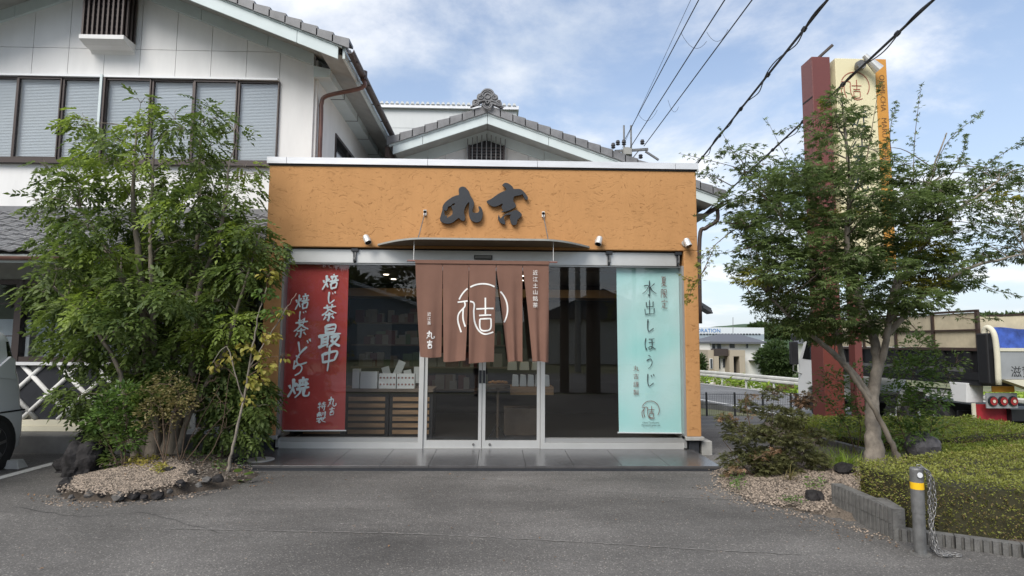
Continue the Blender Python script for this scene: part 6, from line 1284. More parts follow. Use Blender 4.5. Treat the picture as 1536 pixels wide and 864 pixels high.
# ================================================================== MINIVAN
cv = empty('minivan', (-6.8,-2.55,0), 'silver-white minivan with black side windows parked at the left edge', 'car')
X_c, hwid, Yr, Yf = -6.60, .745, -.66, -4.1
sect = [(.19,.68,.08,.10,.06),(.24,.735,.02,.02,.07),(.42,.75,.0,.0,.09),(.66,.75,.01,.03,.09),(.70,.738,.035,.05,.09),(.95,.735,.04,.10,.13),(1.08,.725,.06,.55,.13),(1.14,.715,.075,.75,.13),(1.52,.645,.14,1.15,.14),(1.60,.615,.17,1.25,.14),(1.67,.55,.24,1.4,.14),(1.705,.40,.40,1.7,.14)]
def ringp(hw_, yr, yf, r, z, n=6):
    o = []; x0, x1, y0, y1 = X_c-hw_, X_c+hw_, Yf+yf, Yr-yr
    for cx_, cy_, a0 in ((x1-r,y1-r,0),(x0+r,y1-r,90),(x0+r,y0+r,180),(x1-r,y0+r,270)):
        for k in range(n+1): a = math.radians(a0+90*k/n); o.append((cx_+r*math.cos(a), cy_+r*math.sin(a), z))
    # subdivide the straight sides by plain lerp so that wheel arches can be cut visually
    return o
rings = [ringp(hw_, a, c, r, z) for z, hw_, a, c, r in sect]; n = len(rings[0]); b = MB(); b.add([p for r in rings for p in r], [(j*n+i, j*n+(i+1)%n, (j+1)*n+(i+1)%n, (j+1)*n+i) for j in range(len(rings)-1) for i in range(n)]+[tuple((len(rings)-1)*n+k for k in range(n)), tuple(range(n-1,-1,-1))])
for fi in range(len(b.f)):
    j = fi//n
    if fi < (len(rings)-1)*n and j in (7,): b.m[fi] = 1
b.build('body', [MT['carw'], MT['tint']], cv, smooth=True)
for k, (ya, yb_) in enumerate(((-.95,-1.12),(-2.05,-2.13),(-3.0,-3.08))):
    s0, s1 = X_c+.722, X_c+.652
    MB().add([(s0,ya,1.135),(s0,yb_,1.135),(s1,yb_-(.0),1.53),(s1,ya-.0,1.53)], [(0,1,2,3)]).build('pillar', MT['carw'], cv)
MB().prism([(-.86,1.06),(-1.25,1.12),(-.95,1.34),(-.88,1.30)], 'x', X_c+.70, X_c+.735).build('quarter_panel', MT['carw'], cv)
MB().box(X_c+.74, X_c+.752, Yf+.3, Yr-.03, .672, .690).build('waist_moulding', MT['dark'], cv)
for wy in (-1.16, -3.45):
    for sx in (1,-1):
        xw = X_c+sx*.66
        MB().lathe([(.36,-.09),(.36,.092)], 28, (xw,wy,.31), 'x').build('wheel_arch', MT['dark'], cv)
        w_ = MB().lathe([(.19,-.085),(.29,-.085),(.31,-.06),(.31,.07),(.29,.098),(.21,.102)], 28, (xw,wy,.31), 'x').build('wheel', MT['rubber'], cv, smooth=False)
        MB().lathe([(.21,-.02),(.215,.103),(.195,.10),(.19,.06)], 28, (xw,wy,.31), 'x').build('rim', MT['rim'], w_)
        for k in range(7):
            a = 2*math.pi*k/7; MB().bar((xw+sx*.095,wy+math.cos(a)*.03,.31+math.sin(a)*.03),(xw+sx*.095,wy+math.cos(a+.15)*.2,.31+math.sin(a+.15)*.2),.035,.02,(1,0,0)).build('spoke', MT['rim'], w_)
MB().box(X_c+.50, X_c+.62, Yr-.06, Yr-.02, .75, 1.05).build('tail_lamp', MT['lamp'], cv)
MB().box(X_c+.05, X_c+.10, Yr-.06, Yr-.02, .3, .34).build('reverse_lamp', MT['lamp'], cv)

# ================================================================== PYLON SIGN
SY = 2.8
sg_ = empty('pylon_sign', (6.7, SY+.2, -.1), 'tall roadside pylon sign with maroon, cream and ochre panels behind the maple', 'sign')
def sx(px, py=90): return float(at(px, py, SY)[0])
zt = float(at(1230,85,SY)[2]); zt2 = float(at(1290,88,SY)[2])
r0, r1, c0, c1, o1 = sx(1217.5), sx(1244.7), sx(1252.5), sx(1312.3), sx(1329)
MB().box(r0, r1, SY, SY+.42, 1.9, zt).build('maroon_panel', MT['signred'], sg_, bevel=.008)
MB().box(r0-.004, r1+.004, SY-.003, SY+.424, -.8, 1.897).build('base_cladding', MT['signred2'], sg_)
MB().box(r0-.01, r0-.004, SY-.006, SY+.43, -.8, 1.6).build('cladding_edge', MT['signred'], sg_); MB().box(r0-.006, r0-.001, SY+.02, SY+.40, zt-.83, zt-.80).build('panel_seam', MT['dark'], sg_)
MB().box(r1+.02, r1+.045, SY+.1, SY+.3, 2.2, zt-.3).build('link_post', MT['whitemetal'], sg_)
MB().box(c0, c1, SY, SY+.4, 3.0, zt2).build('cream_panel', MT['signc'], sg_, bevel=.008)
MB().box(c1+.004, o1, SY-.004, SY+.396, 3.0, zt2+.0).build('ochre_panel', MT['signo'], sg_, bevel=.008)
MB().box(c0+.2, c0+.34, SY+.1, SY+.3, -.8, 3.0).build('support_column', MT['signred'], sg_)
MB().lathe([(.09,-.16),(.10,-.08),(.06,0)], 14, (sx(1285),SY,zt2-.19), 'y').build('lamp_mount', MT['steel'], sg_)
MB().tube([(sx(1288),SY-.18,zt2-.02),(sx(1308),SY-.2,zt2-.32)], [.05,.10], 12).build('floodlight', MT['alu'], sg_)
MB().bar((sx(1230),SY+.1,zt+.0),(sx(1246),SY-.1,zt+.2),.05,.04).build('lamp_arm', MT['brown'], sg_)
lc = at(1282.5,129,SY-.006)
def ons(x, y, lift): return (lc[0]+x, SY-.006-lift, lc[2]-y)
for s_c in fine([[(p[0]*.285, p[1]*.285) for p in s] for s in dens(LOGO)]): ribbons(MB(), [s_c], ons, .016, False).build('crest_stroke', MT['signr'], sg_)
for i, ch_ in enumerate('近江茶丸吉'):
    p = at(1289, 181+i*31, SY)
    if ch_ in G: ribbons(MB(), place(G[ch_], -.16, -.18, .32, .36), lambda x, y, l, p=p: (p[0]+x, SY-.006-l, p[2]-y), .05, True, None, i).build('brush_character', MT['ink'], sg_)
    else: text('brush_character', ch_, .36, MT['ink'], sg_, (p[0], SY-.008, p[2]))
text('lettering', 'OHMI-CHA   MARUYOSHI', .150, MT['signk'], sg_, ((c1+o1)/2, SY-.010, float(at(1320,112,SY)[2])), (math.pi/2, math.pi/2, 0), align='LEFT', sx=1.0)

# ================================================================== DUMP TRUCK (own frame: x forward from the rear, y to its left, z up from the road)
tk = empty('dump_truck', (11.52, 4.0, -.80), 'dump truck with raised plywood sides, blue tarp and grey tailgate waiting on the road', 'truck', None, math.radians(93))
def tb_(name, m, *bx, par=None, bevel=0): return MB().box(*bx).build(name, m, par or tk, local=True, bevel=bevel)
tb_('chassis', MT['tblack'], .3, 7.2, -.45, .45, .75, 1.0)
tb_('side_beam', MT['tblack'], .2, 5.2, 1.06, 1.2, 1.62, 1.78)
tb_('bed_floor', MT['tblack'], .2, 5.2, -1.18, 1.18, 1.5, 1.62)
for s in (1,-1):
    f = tb_('bed_side', MT['tblack'], .25, 5.2, s*1.10-.03, s*1.10+.03, 1.62, 2.24)
    for k in range(7): tb_('side_rib', MT['tblack'], .45+.72*k, .60+.72*k, s*1.17-.05, s*1.17+.03, 1.78, 2.22, par=f)
    for k in range(6): MB().prism([(.62+.72*k,1.78),(1.15+.72*k,1.78),(1.10+.72*k,1.86),(.67+.72*k,1.86)], 'y', s*1.14-.03, s*1.14+.04).build('side_bracket', MT['steel'], f, local=True)
    tb_('top_rail', MT['dbrown'], .2, 5.2, s*1.14-.05, s*1.14+.05, 2.24, 2.30)
    for k in range(4):
        for j in range(2): tb_('plywood_board', MT['ply'], .28+1.23*k, 1.48+1.23*k, s*1.13-.02, s*1.13+.02, 2.31+.385*j, 2.685+.385*j)
    for k in range(5): tb_('board_post', MT['dbrown'], .2+1.23*k, .27+1.23*k, s*1.16-.03, s*1.16+.03, 2.3, 3.1)
    tb_('board_rail', MT['dbrown'], .2, 5.2, s*1.16-.028, s*1.16+.03, 3.08, 3.13); tb_('board_rail', MT['dbrown'], .2, 5.2, s*1.16+.0, s*1.16+.034, 2.675, 2.71)
    MB().tube([tuple(p) for p in catmull([(.06,s*1.14,2.3),(.1,s*1.14,2.62),(.02,s*1.13,2.74),(-.10,s*1.11,2.6),(-.13,s*1.10,2.2),(-.12,s*1.1,1.55)],5)], .055, 10).build('hinge_pipe', MT['cream'], tk, local=True, smooth=True)
    tb_('corner_post', MT['tblack'], -.02, .25, s*1.14-.09, s*1.14+.07, 1.55, 2.62, bevel=.03)
tb_('plywood_board', MT['ply'], .28, .31, -1.08, 1.08, 2.62, 2.98)
tg = tb_('tailgate', MT['tgrey'], -.10, -.02, -1.06, 1.03, 1.66, 2.24, bevel=.01)
tb_('tailgate_rail', MT['cream'], -.12, .0, -1.06, 1.03, 2.243, 2.31); 
MB().prism([(1.0,1.655),(-1.06,1.655),(-1.06,1.28),(.2,1.40)], 'x', -.14, .1).build('tailgate_chute', MT['cream'], tk, local=True)
MB().grid(lambda u, v: (-.02+.10*v+.02*math.sin(u*19)*math.sin(v*3), 1.06-2.1*u, 2.31+.42*v+.02*math.sin(u*13)*v), 30, 6).build('blue_tarp', MT['blue'], tk, local=True, smooth=True)
tx = text('lettering', '滋賀100', .25, MT['tblack'], None, (0,0,0)); tx.parent = tg; tx.location = (-.103, .36, 1.80); tx.rotation_euler = (math.pi/2, 0, -math.pi/2)
MB().prism([(.55,1.12),(.52,1.54),(1.0,1.54),(.9,1.12)], 'y', .85, 1.24).build('lamp_box', MT['whitemetal'], tk, local=True, bevel=.01)
tb_('number_plate', MT['amber'], .17, .19, .47, .98, 1.375, 1.5)
lp_ = tb_('lamp_plate', MT['tgrey'], .17, .2, .42, 1.12, 1.04, 1.36)
for k in range(3):
    yy = .54+.23*k; MB().lathe([(.105,-.03),(.105,.0)], 20, (.165,yy,1.19), 'x').build('tail_lamp', MT['char'], tk, local=True); MB().lathe([(.085,-.01),(.06,.0)], 20, (.13,yy,1.19), 'x').build('lamp_lens', MT['lamp'], tk, local=True); MB().lathe([(.035,-.01),(.03,.0)], 12, (.118,yy,1.19), 'x').build('lamp_centre', MT['cream'], tk, local=True)
tb_('mud_flap', MT['tred'], .42, .44, .35, 1.15, .52, 1.10); tb_('flap_edge', MT['cream'], .415, .445, 1.153, 1.23, .22, 1.12)
tb_('lower_flap', MT['tred'], .30, .32, -1.0, .98, .12, .48); tb_('flap_edge', MT['cream'], .295, .325, .983, 1.06, .12, .5)
tb_('rear_guard', MT['char'], .12, .2, -1.1, .72, .52, .72)
MB().prism([(.75,1.25),(1.0,1.33),(2.5,1.33),(2.62,1.2),(2.85,.72),(2.78,.68),(2.5,1.15),(2.35,1.25)], 'y', .6, 1.18).build('fender', MT['alu'], tk, local=True)
tb_('side_panel', MT['tblack'], .95, 1.0, .4, 1.1, .3, .9)
def twheel(x, y, par=tk):
    s = 1 if y > 0 else -1
    w_ = MB().lathe([(.26,-.14),(.44,-.14),(.5,-.09),(.5,.09),(.44,.14),(.26,.14)], 28, (x,y,.5), 'y').build('wheel', MT['rubber'], par, local=True)
    MB().lathe([(.26,-.10),(.27,.142),(.23,.12),(.2,.03)], 24, (x,y,.5), 'y').build('rim', MT['dark'], w_, local=True)
    for k in range(5): a = 2*math.pi*k/5+.4; MB().bar((x+math.cos(a)*.05,y+s*.13,.5+math.sin(a)*.05),(x+math.cos(a)*.24,y+s*.13,.5+math.sin(a)*.24),.05,.03,(0,1,0)).build('spoke', MT['whitemetal'], w_, local=True)
for x in (1.65, 2.9, 6.3):
    for y in (.98,-.98): twheel(x, y)
cbn = MB().prism([(5.4,.75),(5.4,2.75),(5.6,2.85),(6.7,2.85),(7.25,1.85),(7.35,1.0),(7.35,.55),(6.9,.55),(6.8,.95),(6.3,1.15),(5.8,.95),(5.7,.75)], 'y', -1.15, 1.15).build('cab', MT['whitemetal'], tk, local=True, bevel=.03)
MB().prism([(5.9,1.85),(5.9,2.6),(6.62,2.62),(7.0,1.9)], 'y', 1.15, 1.16).build('side_window', MT['tint'], tk, local=True)
MB().prism([(6.76,2.72),(7.22,1.9),(7.24,1.9),(6.78,2.74)], 'y', -1.0, 1.0).build('windscreen', MT['tint'], tk, local=True)
tb_('mirror', MT['tblack'], 7.1, 7.2, 1.22, 1.50, 1.7, 2.45, bevel=.03); tb_('mirror', MT['tblack'], 7.1, 7.2, 1.2, 1.42, 2.48, 2.7, bevel=.02)
MB().tube([(7.1,1.15,2.7),(7.15,1.35,2.9),(7.15,1.4,1.5),(7.1,1.15,1.4)], .02, 6).build('mirror_arm', MT['steel'], tk, local=True)
tb_('front_bumper', MT['tblack'], 7.3, 7.5, -1.15, 1.2, .3, .75, bevel=.03)

# ================================================================== FENCE, GUARDRAILS, FIELD
fe = empty('mesh_fence', (8.6,11.6,-.85), 'black wire mesh fence along the back edge of the parking lot', 'fence')
x0f, x1f = 4.2, 9.9
for i, x in enumerate(np.linspace(x0f, x1f, 7)): box('post', MT['fenceb'], fe, x-.025, x+.025, 11.58, 11.63, -.86, -.05)
for z in (-.12,-.45,-.8): box('wire', MT['fenceb'], fe, x0f, x1f, 11.6, 11.606, z-.006, z+.006)
b = MB(); x = x0f
while x < x1f: b.box(x, x+.006, 11.597, 11.60, -.82, -.1); x += .06
o = b.build('wires', MT['fenceb'], fe); o['kind'] = 'stuff'
def guardrail(label, pts, z, m, post_every=2.0, nm='guardrail'):
    P = [np.array(p, float) for p in pts]; o = empty(nm, (*P[len(P)//2], z), label, 'guardrail')
    Q = catmull([np.array([*p, 0]) for p in P], 8)
    prof = [(.0,.42),(.05,.47),(.05,.55),(.0,.60),(.05,.65),(.05,.73),(.0,.78)]
    b = MB(); n = len(prof); vs = []
    for i, q in enumerate(Q):
        t = Q[min(i+1,len(Q)-1)]-Q[max(i-1,0)]; t /= np.linalg.norm(t); nn = np.array([t[1],-t[0],0]); nn = nn if nn[0] < 0 else -nn
        for d, h in prof: vs.append(q+nn*d+np.array([0,0,z+h]))
    b.add(vs, [(i*n+k,i*n+k+1,(i+1)*n+k+1,(i+1)*n+k) for i in range(len(Q)-1) for k in range(n-1)]); b.build('beam', m, o)
    acc = 9
    for i in range(1, len(Q)):
        acc += np.linalg.norm(Q[i]-Q[i-1])
        if acc > post_every: acc = 0; q = Q[i]; MB().tube([(q[0]+.08,q[1],z-.1),(q[0]+.08,q[1],z+.74)], .06, 8).build('post', m, o)
    return o
guardrail('white guardrail on the far side of the road before the crop field', [tuple(p) for p in offs(3.3)[2:9]], -.82, MT['rail'])
q0 = offs(-3.25); guardrail('short weathered guardrail on the near side of the road behind the shop corner', [q0[5],q0[6],q0[7],q0[8]], -.85, mat('weathered_rail', (.26,.25,.22), .8, var=.25))
dl = empty('road_delineator', (*q0[5],-.8), 'orange roadside delineator at the end of the near guardrail', 'post')
MB().tube([(*q0[5],-.8),(*q0[5],.05)], .05, 8).build('post', MT['rail'], dl)
for z in (-.35,.0): MB().lathe([(.12,-.03),(.12,.03)], 14, (q0[5][0],q0[5][1]-.08,z), 'y').build('reflector', MT['yellow'], dl)
# crops and grass
Rr_ = catmull([np.array(p) for p in offs(4.6)[2:9]], 40); n = 5200; pos = []
for k in range(n):
    i = random.randrange(len(Rr_)); q = Rr_[i]; pos.append((q[0]+random.gauss(0,.7), q[1]+random.gauss(0,.4), -.95+random.random()*.62))
leaves('verge_plants', MT['lf_crop'], None, pos, RNG.normal(0,1,(n,3))*[1,1,.4]+[0,0,.4], RNG.uniform(.16,.34,n), OV, .8, 'stuff')
CP = [(8,32),(13,24),(15.5,14),(40,14),(60,60),(20,60),(4,45)]
pts = scatter_poly(CP, 9000)
o = leaves('crop_rows', MT['lf_crop'], None, [(x, y, terr(x, y)+.25+.15*random.random()) for x, y in pts if True], RNG.normal(0,1,(9000,3))*[1,1,.3]+[0,0,.2], RNG.uniform(.35,.7,9000), OV, .7, 'stuff')

# far house, factory, trees, pole, cables
HYY = 70.0
def hp(px, py, Y=HYY): return at(px, py, Y)
fh = empty('far_house', tuple(hp(1100,583)), 'two-storey ivory house with dark hip roof and tan balcony block beyond the field', 'house')
def fbox(name, m, px0, px1, py0, py1, y0, y1, par=fh):
    a, c = hp(px0, py1), hp(px1, py0); return box(name, m, par, a[0], c[0], HYY+y0, HYY+y1, a[2], c[2])
fbox('wall', MT['hwall'], 1066, 1141, 512, 586, 0, 8)
fbox('annex_wall', MT['hbrick'], 1058.5, 1069, 525, 556, -1.0, 4); fbox('annex_wall', MT['hwall'], 1058.5, 1069, 556, 586, -.9, 4)
fbox('balcony', MT['brown'], 1066.5, 1087, 523, 533.5, -1.2, .5); fbox('porch_wall', MT['hbrick'], 1088, 1110, 525, 534, -1.6, 0); fbox('porch_pier', MT['hbrick'], 1088, 1093, 534, 583, -1.6, 0); fbox('porch_pier', MT['hbrick'], 1103, 1110, 534, 583, -1.6, 0); fbox('porch_pier', MT['hbrick'], 1067, 1073, 534, 583, -1.2, 0)
fbox('door', MT['dark'], 1093.5, 1102.5, 536, 582, -.3, 0)
for x0_, x1_, y0_, y1_ in ((1068,1072,515,523),(1075.5,1081,514,524),(1094,1101.5,514,522),(1119,1121.5,514,522),(1076,1080,537,553),(1084,1087,538,551),(1061,1064,538,552),(1112.5,1115,538,543)):
    w_ = fbox('window', MT['whitemetal'], x0_-.6, x1_+.6, y0_-.5, y1_+.5, -.08 if x0_ > 1066 else -1.1, -.0 if x0_ > 1066 else -1.0); 
    a, c = hp(x0_, y1_), hp(x1_, y0_); dy_ = -.1 if x0_ > 1066 else -1.12; box('pane', MT['hdark'], w_, a[0], c[0], HYY+dy_-.02, HYY+dy_, a[2], c[2])
e0, e1 = hp(1062,512.5), hp(1146,512.5); rz_ = hp(1100,500.5)[2]; ez = e0[2]; ra, rb2 = hp(1095,500)[0], hp(1112,500)[0]+1.5
b = MB(); yb0, yb1 = HYY-1, HYY+9; b.add([(e0[0],yb0,ez),(e1[0],yb0,ez),(e1[0],yb1,ez),(e0[0],yb1,ez),(ra,HYY+4,rz_),(rb2,HYY+4,rz_),(e0[0],yb0,ez-.25),(e1[0],yb0,ez-.25),(e1[0],yb1,ez-.25),(e0[0],yb1,ez-.25)], [(0,1,5,4),(1,2,5),(2,3,4,5),(3,0,4),(0,6,7,1),(1,7,8,2),(2,8,9,3),(3,9,6,0),(6,9,8,7)]); b.build('roof', MT['hroof'], fh)
fbox('carport', MT['steel'], 1123, 1140, 540, 541.5, -3, 0); fbox('carport_post', MT['steel'], 1123, 1124, 541.5, 556, -3, -2.8)
MB().tube([hp(1099.5,500,HYY+4), hp(1099.5,476,HYY+4)], .04, 5).build('antenna', MT['steel'], fh)
fc = empty('factory', tuple(at(1100,560,120)), 'long pale factory with blue company name on its upper wall beyond the house', 'factory')
def gb(name, m, px0, px1, py0, py1, y0, y1):
    a, c = at(px0, py1, 120), at(px1, py0, 120); return box(name, m, fc, a[0], c[0], 120+y0, 120+y1, a[2], c[2])
gb('upper_wall', MT['fact'], 960, 1146, 491.5, 500, 0, 40); gb('middle_wall', MT['fact2'], 960, 1146, 500, 508.5, .02, 40); gb('lower_wall', MT['fact'], 960, 1146, 508.5, 522, .04, 40); gb('base_wall', MT['fact2'], 960, 1146, 522, 545, .03, 40)
for k in range(20): gb('window', MT['hdark'], 1050+4.6*k, 1053+4.6*k, 500.3, 502.3, -.1, .01)
for k in range(6): gb('window', MT['hdark'], 1046+6*k, 1051+6*k, 511, 516, -.1, .03)
text('lettering', 'CORPORATION', 1.15, MT['factb'], fc, tuple(at(1052.5, 496, 119.9)), sx=1.0)
fh2 = empty('far_house', tuple(at(1212,560,45)), 'small white house glimpsed between the sign pillar and the truck mirror', 'house')
a, c = at(1213,556,45), at(1290,516,45); box('wall', MT['hwall'], fh2, a[0], c[0], 45, 47, a[2]-3, c[2]); MB().prism([(a[0]-.4,c[2]),((a[0]+c[0])/2,c[2]+2.2),(c[0]+.4,c[2])], 'y', 44.6, 47.4).build('roof', MT['hroof'], fh2)
for k in range(4): box('window', MT['hdark'], fh2, a[0]+.3+1.1*k, a[0]+1.0+1.1*k, 44.95, 45, c[2]-1.2, c[2]-.3)
def blob_tree(label, px, py, wpx, hpx, Y, n, m, name='tree', sc_=.5):
    c = at(px, py, Y); s = (Y+8.4)/FPX; rx, rz2 = wpx*s/2, hpx*s/2; o = empty(name, (c[0], Y, c[2]-rz2), label, 'tree')
    MB().tube([(c[0],Y,c[2]-rz2-1.5),(c[0]+.1,Y,c[2])], [.25,.12], 8).build('trunk', MT['bark'], o)
    pos = []; dr = []
    for k in range(26):
        d = RNG.normal(0,1,3); d /= np.linalg.norm(d); cc2 = c+d*[rx*.62, rx*.62, rz2*.62]; e = RNG.normal(0,1,(n//26,3)); e /= np.linalg.norm(e, axis=1, keepdims=True)
        pos.append(cc2+e*[rx*.42,rx*.42,rz2*.36]*RNG.uniform(.7,1.05,(n//26,1))); dr.append(e)
    leaves('crown', m, o, np.concatenate(pos), np.concatenate(dr), RNG.uniform(.6,1.2,len(np.concatenate(pos)))*sc_, OV, 1.0, 'stuff'); return o
blob_tree('round dark green tree right of the ivory house', 1166, 540, 62, 58, 52, 6500, MT['lf_far'], sc_=.42)
blob_tree('small dark tree left of the ivory house', 1053, 548, 14, 34, 60, 900, MT['lf_far'], sc_=.4)
blob_tree('dark roadside tree behind the truck cab', 1215, 585, 60, 50, 34, 3000, MT['lf_far'], sc_=.3)
for k, (px, wv) in enumerate(((1170,60),(1205,50),(1245,70),(1480,60),(1520,70),(1140,40))):
    blob_tree(['tree on the far hill line above the round tree','tree on the far hill line beside the truck mirror','tree on the far hill line behind the sign pillar','tree on the far skyline above the plywood sides','tree on the far skyline above the blue tarp','tree on the far hill line beside the house roof'][k], px, 497 if px < 1300 else 482, wv, 22, 200, 1500, MT['lf_far'], sc_=1.6)
pz = empty('utility_pole', (4.95,14,0), 'concrete utility pole with crossarm and insulators behind the gable roof', 'utility pole')
py_ = 14.0
def pp(px, y_): return at(px, y_, py_)
a = pp(940,222); MB().tube([(a[0],py_,-1),(a[0],py_,a[2])], [.19,.12], 12).build('pole', MT['cpole'], pz)
for px in (935,945.5): t_ = pp(px,189.5); MB().tube([(t_[0],py_-.1,a[2]-1.0),(t_[0],py_-.1,t_[2])], .035, 8).build('arrester_pipe', MT['steel'], pz)
c0_, c1_ = pp(922,227), pp(972,224); MB().bar(c0_, c1_, .09, .09).build('crossarm', MT['steel'], pz); MB().bar(pp(968,227), pp(988,240), .07,.07).build('crossarm', MT['steel'], pz); MB().bar(pp(950,236), pp(958,226), .04,.04).build('brace', MT['steel'], pz)
for px, y0_, y1_ in ((919,216,224),(926,212,219),(935,211,219),(962.5,211,218),(960,233,239)): u_, v_ = pp(px,y0_), pp(px,y1_); MB().lathe([(.05,v_[2]),(.09,v_[2]+.03),(.05,v_[2]+.08),(.09,v_[2]+.1),(.06,u_[2])], 10, (u_[0],py_-.1,0)).build('insulator', MT['insul'], pz)
box('transformer_clamp', MT['cpole'], pz, a[0]-.16, a[0]+.16, py_-.2, py_+.16, a[2]-.3, a[2]-.05)
def cable(label, p0, p1, r, sag, wrap=False, grp=None, ext=(0,.9), name='power_cable'):
    a, b_ = np.array(p0), np.array(p1); d = b_-a; A = a-d*ext[0]; B = b_+d*ext[1]; n = 40; P = [A+(B-A)*i/n-np.array([0,0,sag*4*(i/n)*(1-i/n)]) for i in range(n+1)]
    o = empty(name, tuple((A+B)/2-[0,0,sag]), label, 'cable', grp)
    # keep the measured ends on the line by lifting the sag there
    MB().tube(P, r, 6).build('wire', MT['cable'], o)
    if wrap:
        t = (B-A)/np.linalg.norm(B-A); s_ = np.cross(t,[0,0,1]); u_ = np.cross(s_,t); L = np.linalg.norm(B-A); m_ = int(L/.12); Q = []
        for i in range(m_+1):
            f = i/m_; q = A+(B-A)*f-np.array([0,0,sag*4*f*(1-f)]); an = i*.42; rr2 = r*1.5+ .012*(1+math.sin(i*.13)); Q.append(q+s_*rr2*math.cos(an)+u_*rr2*math.sin(an)-[0,0,.02*(1+math.sin(i*.21))])
        MB().tube(Q, r*.45, 4).build('lashing_wire', MT['cable'], o)
        for i in range(3, n-2, 3): MB().tube([P[i], P[i]+(P[i+1]-P[i])*.12], r*1.9, 6).build('clamp', MT['cable'], o)
    return o
g_ = 'power lines running to the utility pole'
cable('left power line from the utility pole up past the top of the photograph', pp(938,208), at(1048,0,4.2), .014, .0, False, g_)
cable('middle power line from the utility pole up past the top of the photograph', pp(945,222), at(1087,0,4.2), .016, .0, False, g_)
cable('right power line from the utility pole up past the top of the photograph', pp(966,219), at(1128,0,4.2), .016, .0, False, g_)
cable('thin line beside the left power line above the pole', pp(932,225), at(1036,0,4.2), .006, .0, False, g_)
cable('thick lashed cable passing left of the pylon sign', at(1048,243,7.0), at(1241,0,-.4), .022, .0, True, None, (1.0,.8), 'lashed_cable')
cable('thick lashed cable passing in front of the pylon sign', at(1115,266,8.0), at(1400,0,-.4), .022, .0, True, None, (1.0,.8), 'lashed_cable')
for a_, b_ in (((1022,50),(1060,62)),((958,172),(986,165)),((1060,48),(1092,44)),((1002,150),(1018,160))):
    p, q = at(*a_, 5.5 if a_[1] < 100 else 10), at(*b_, 5.5 if a_[1] < 100 else 10); 
    tag(MB().tube([p+(q-p)*k/10-np.array([0,0,1.1*(k/10)*(1-k/10)]) for k in range(11)], .005, 4).build('jumper_wire', MT['cable']), {50:'slack jumper wire between the left and middle power lines high up',172:'slack jumper wire low between the left and middle power lines',48:'slack jumper wire between the middle and right power lines high up',150:'slack jumper wire low beside the right power line'}[a_[1]], 'wire')

# ================================================================== WHAT STANDS BEHIND THE CAMERA (mirrored in the shop glass)
for x, r, lb in ((2.2,.15,'slim dark pole across the car park mirrored in the right window'),(3.12,.23,'thick dark pole across the car park mirrored in the right window')):
    o = tag(MB().tube([(x,-10.4,0),(x,-10.4,9.5)], [r, r*.85], 14).build('roadside_pole', MT['brown']), lb, 'pole')
bw = empty('warehouse', (-14,-44,0), 'grey gabled warehouse across the road mirrored in the left window', 'warehouse')
MB().prism([(-30,0),(-6,0),(-6,4.4),(-18,8.4),(-30,4.4)], 'y', -58, -44).build('wall', MT['fact2'], bw)
MB().prism([(-30.6,4.2),(-18,8.4),(-5.4,4.2),(-5.4,4.5),(-18,8.75),(-30.6,4.5)], 'y', -58.5, -43.4).build('roof', MT['coping'], bw)
for k in range(4): box('shutter', MT['shed'], bw, -27+5*k, -24+5*k, -43.98, -43.9, 0, 3.2)
for k in range(9):
    x = -62+8.5*k+random.uniform(-2,2); r = random.uniform(4,6); c = np.array([x,-74+random.uniform(-4,4),random.uniform(7,10)]) if x < -8 else None
    if c is None: continue
    o = empty('tall_tree', (x, c[1], 0), 'dark broad tree number %s of the row behind the warehouse' % k, 'tree', 'trees behind the warehouse'); o['label'] = ['first','second','third','fourth','fifth','sixth','seventh','eighth','ninth'][k]+' dark broad tree from the west end of the row behind the grey warehouse'
    MB().tube([(x,c[1],0),(x,c[1],c[2])], [.4,.2], 8).build('trunk', MT['bark'], o)
    e = RNG.normal(0,1,(1400,3)); e /= np.linalg.norm(e, axis=1, keepdims=True); leaves('crown', MT['lf_far'], o, c+e*[r,r,r*.75]*RNG.uniform(.6,1.1,(1400,1)), e, RNG.uniform(.7,1.5,1400), OV, 1, 'stuff')
for x, y in ((4.5,-24),(9,-30),(-2,-34),(14,-40)):
    o = empty('utility_pole', (x,y,0), {4.5:'nearest utility pole across the road',9:'second utility pole across the road',-2:'utility pole opposite the shop doors',14:'farthest utility pole across the road'}[x], 'utility pole')
    MB().tube([(x,y,0),(x,y,9)], [.18,.12], 10).build('pole', MT['cpole'], o); MB().bar((x-.9,y,8.5),(x+.9,y,8.5),.1,.1).build('crossarm', MT['steel'], o)
bh = empty('roadside_house', (8,-36,0), 'low dark-roofed house across the road', 'house')
box('wall', MT['hwall'], bh, 3, 13, -44, -36, 0, 3.4); MB().prism([(2.4,3.3),(8,5.6),(13.6,3.3)], 'y', -44.5, -35.5).build('roof', MT['hroof'], bh)

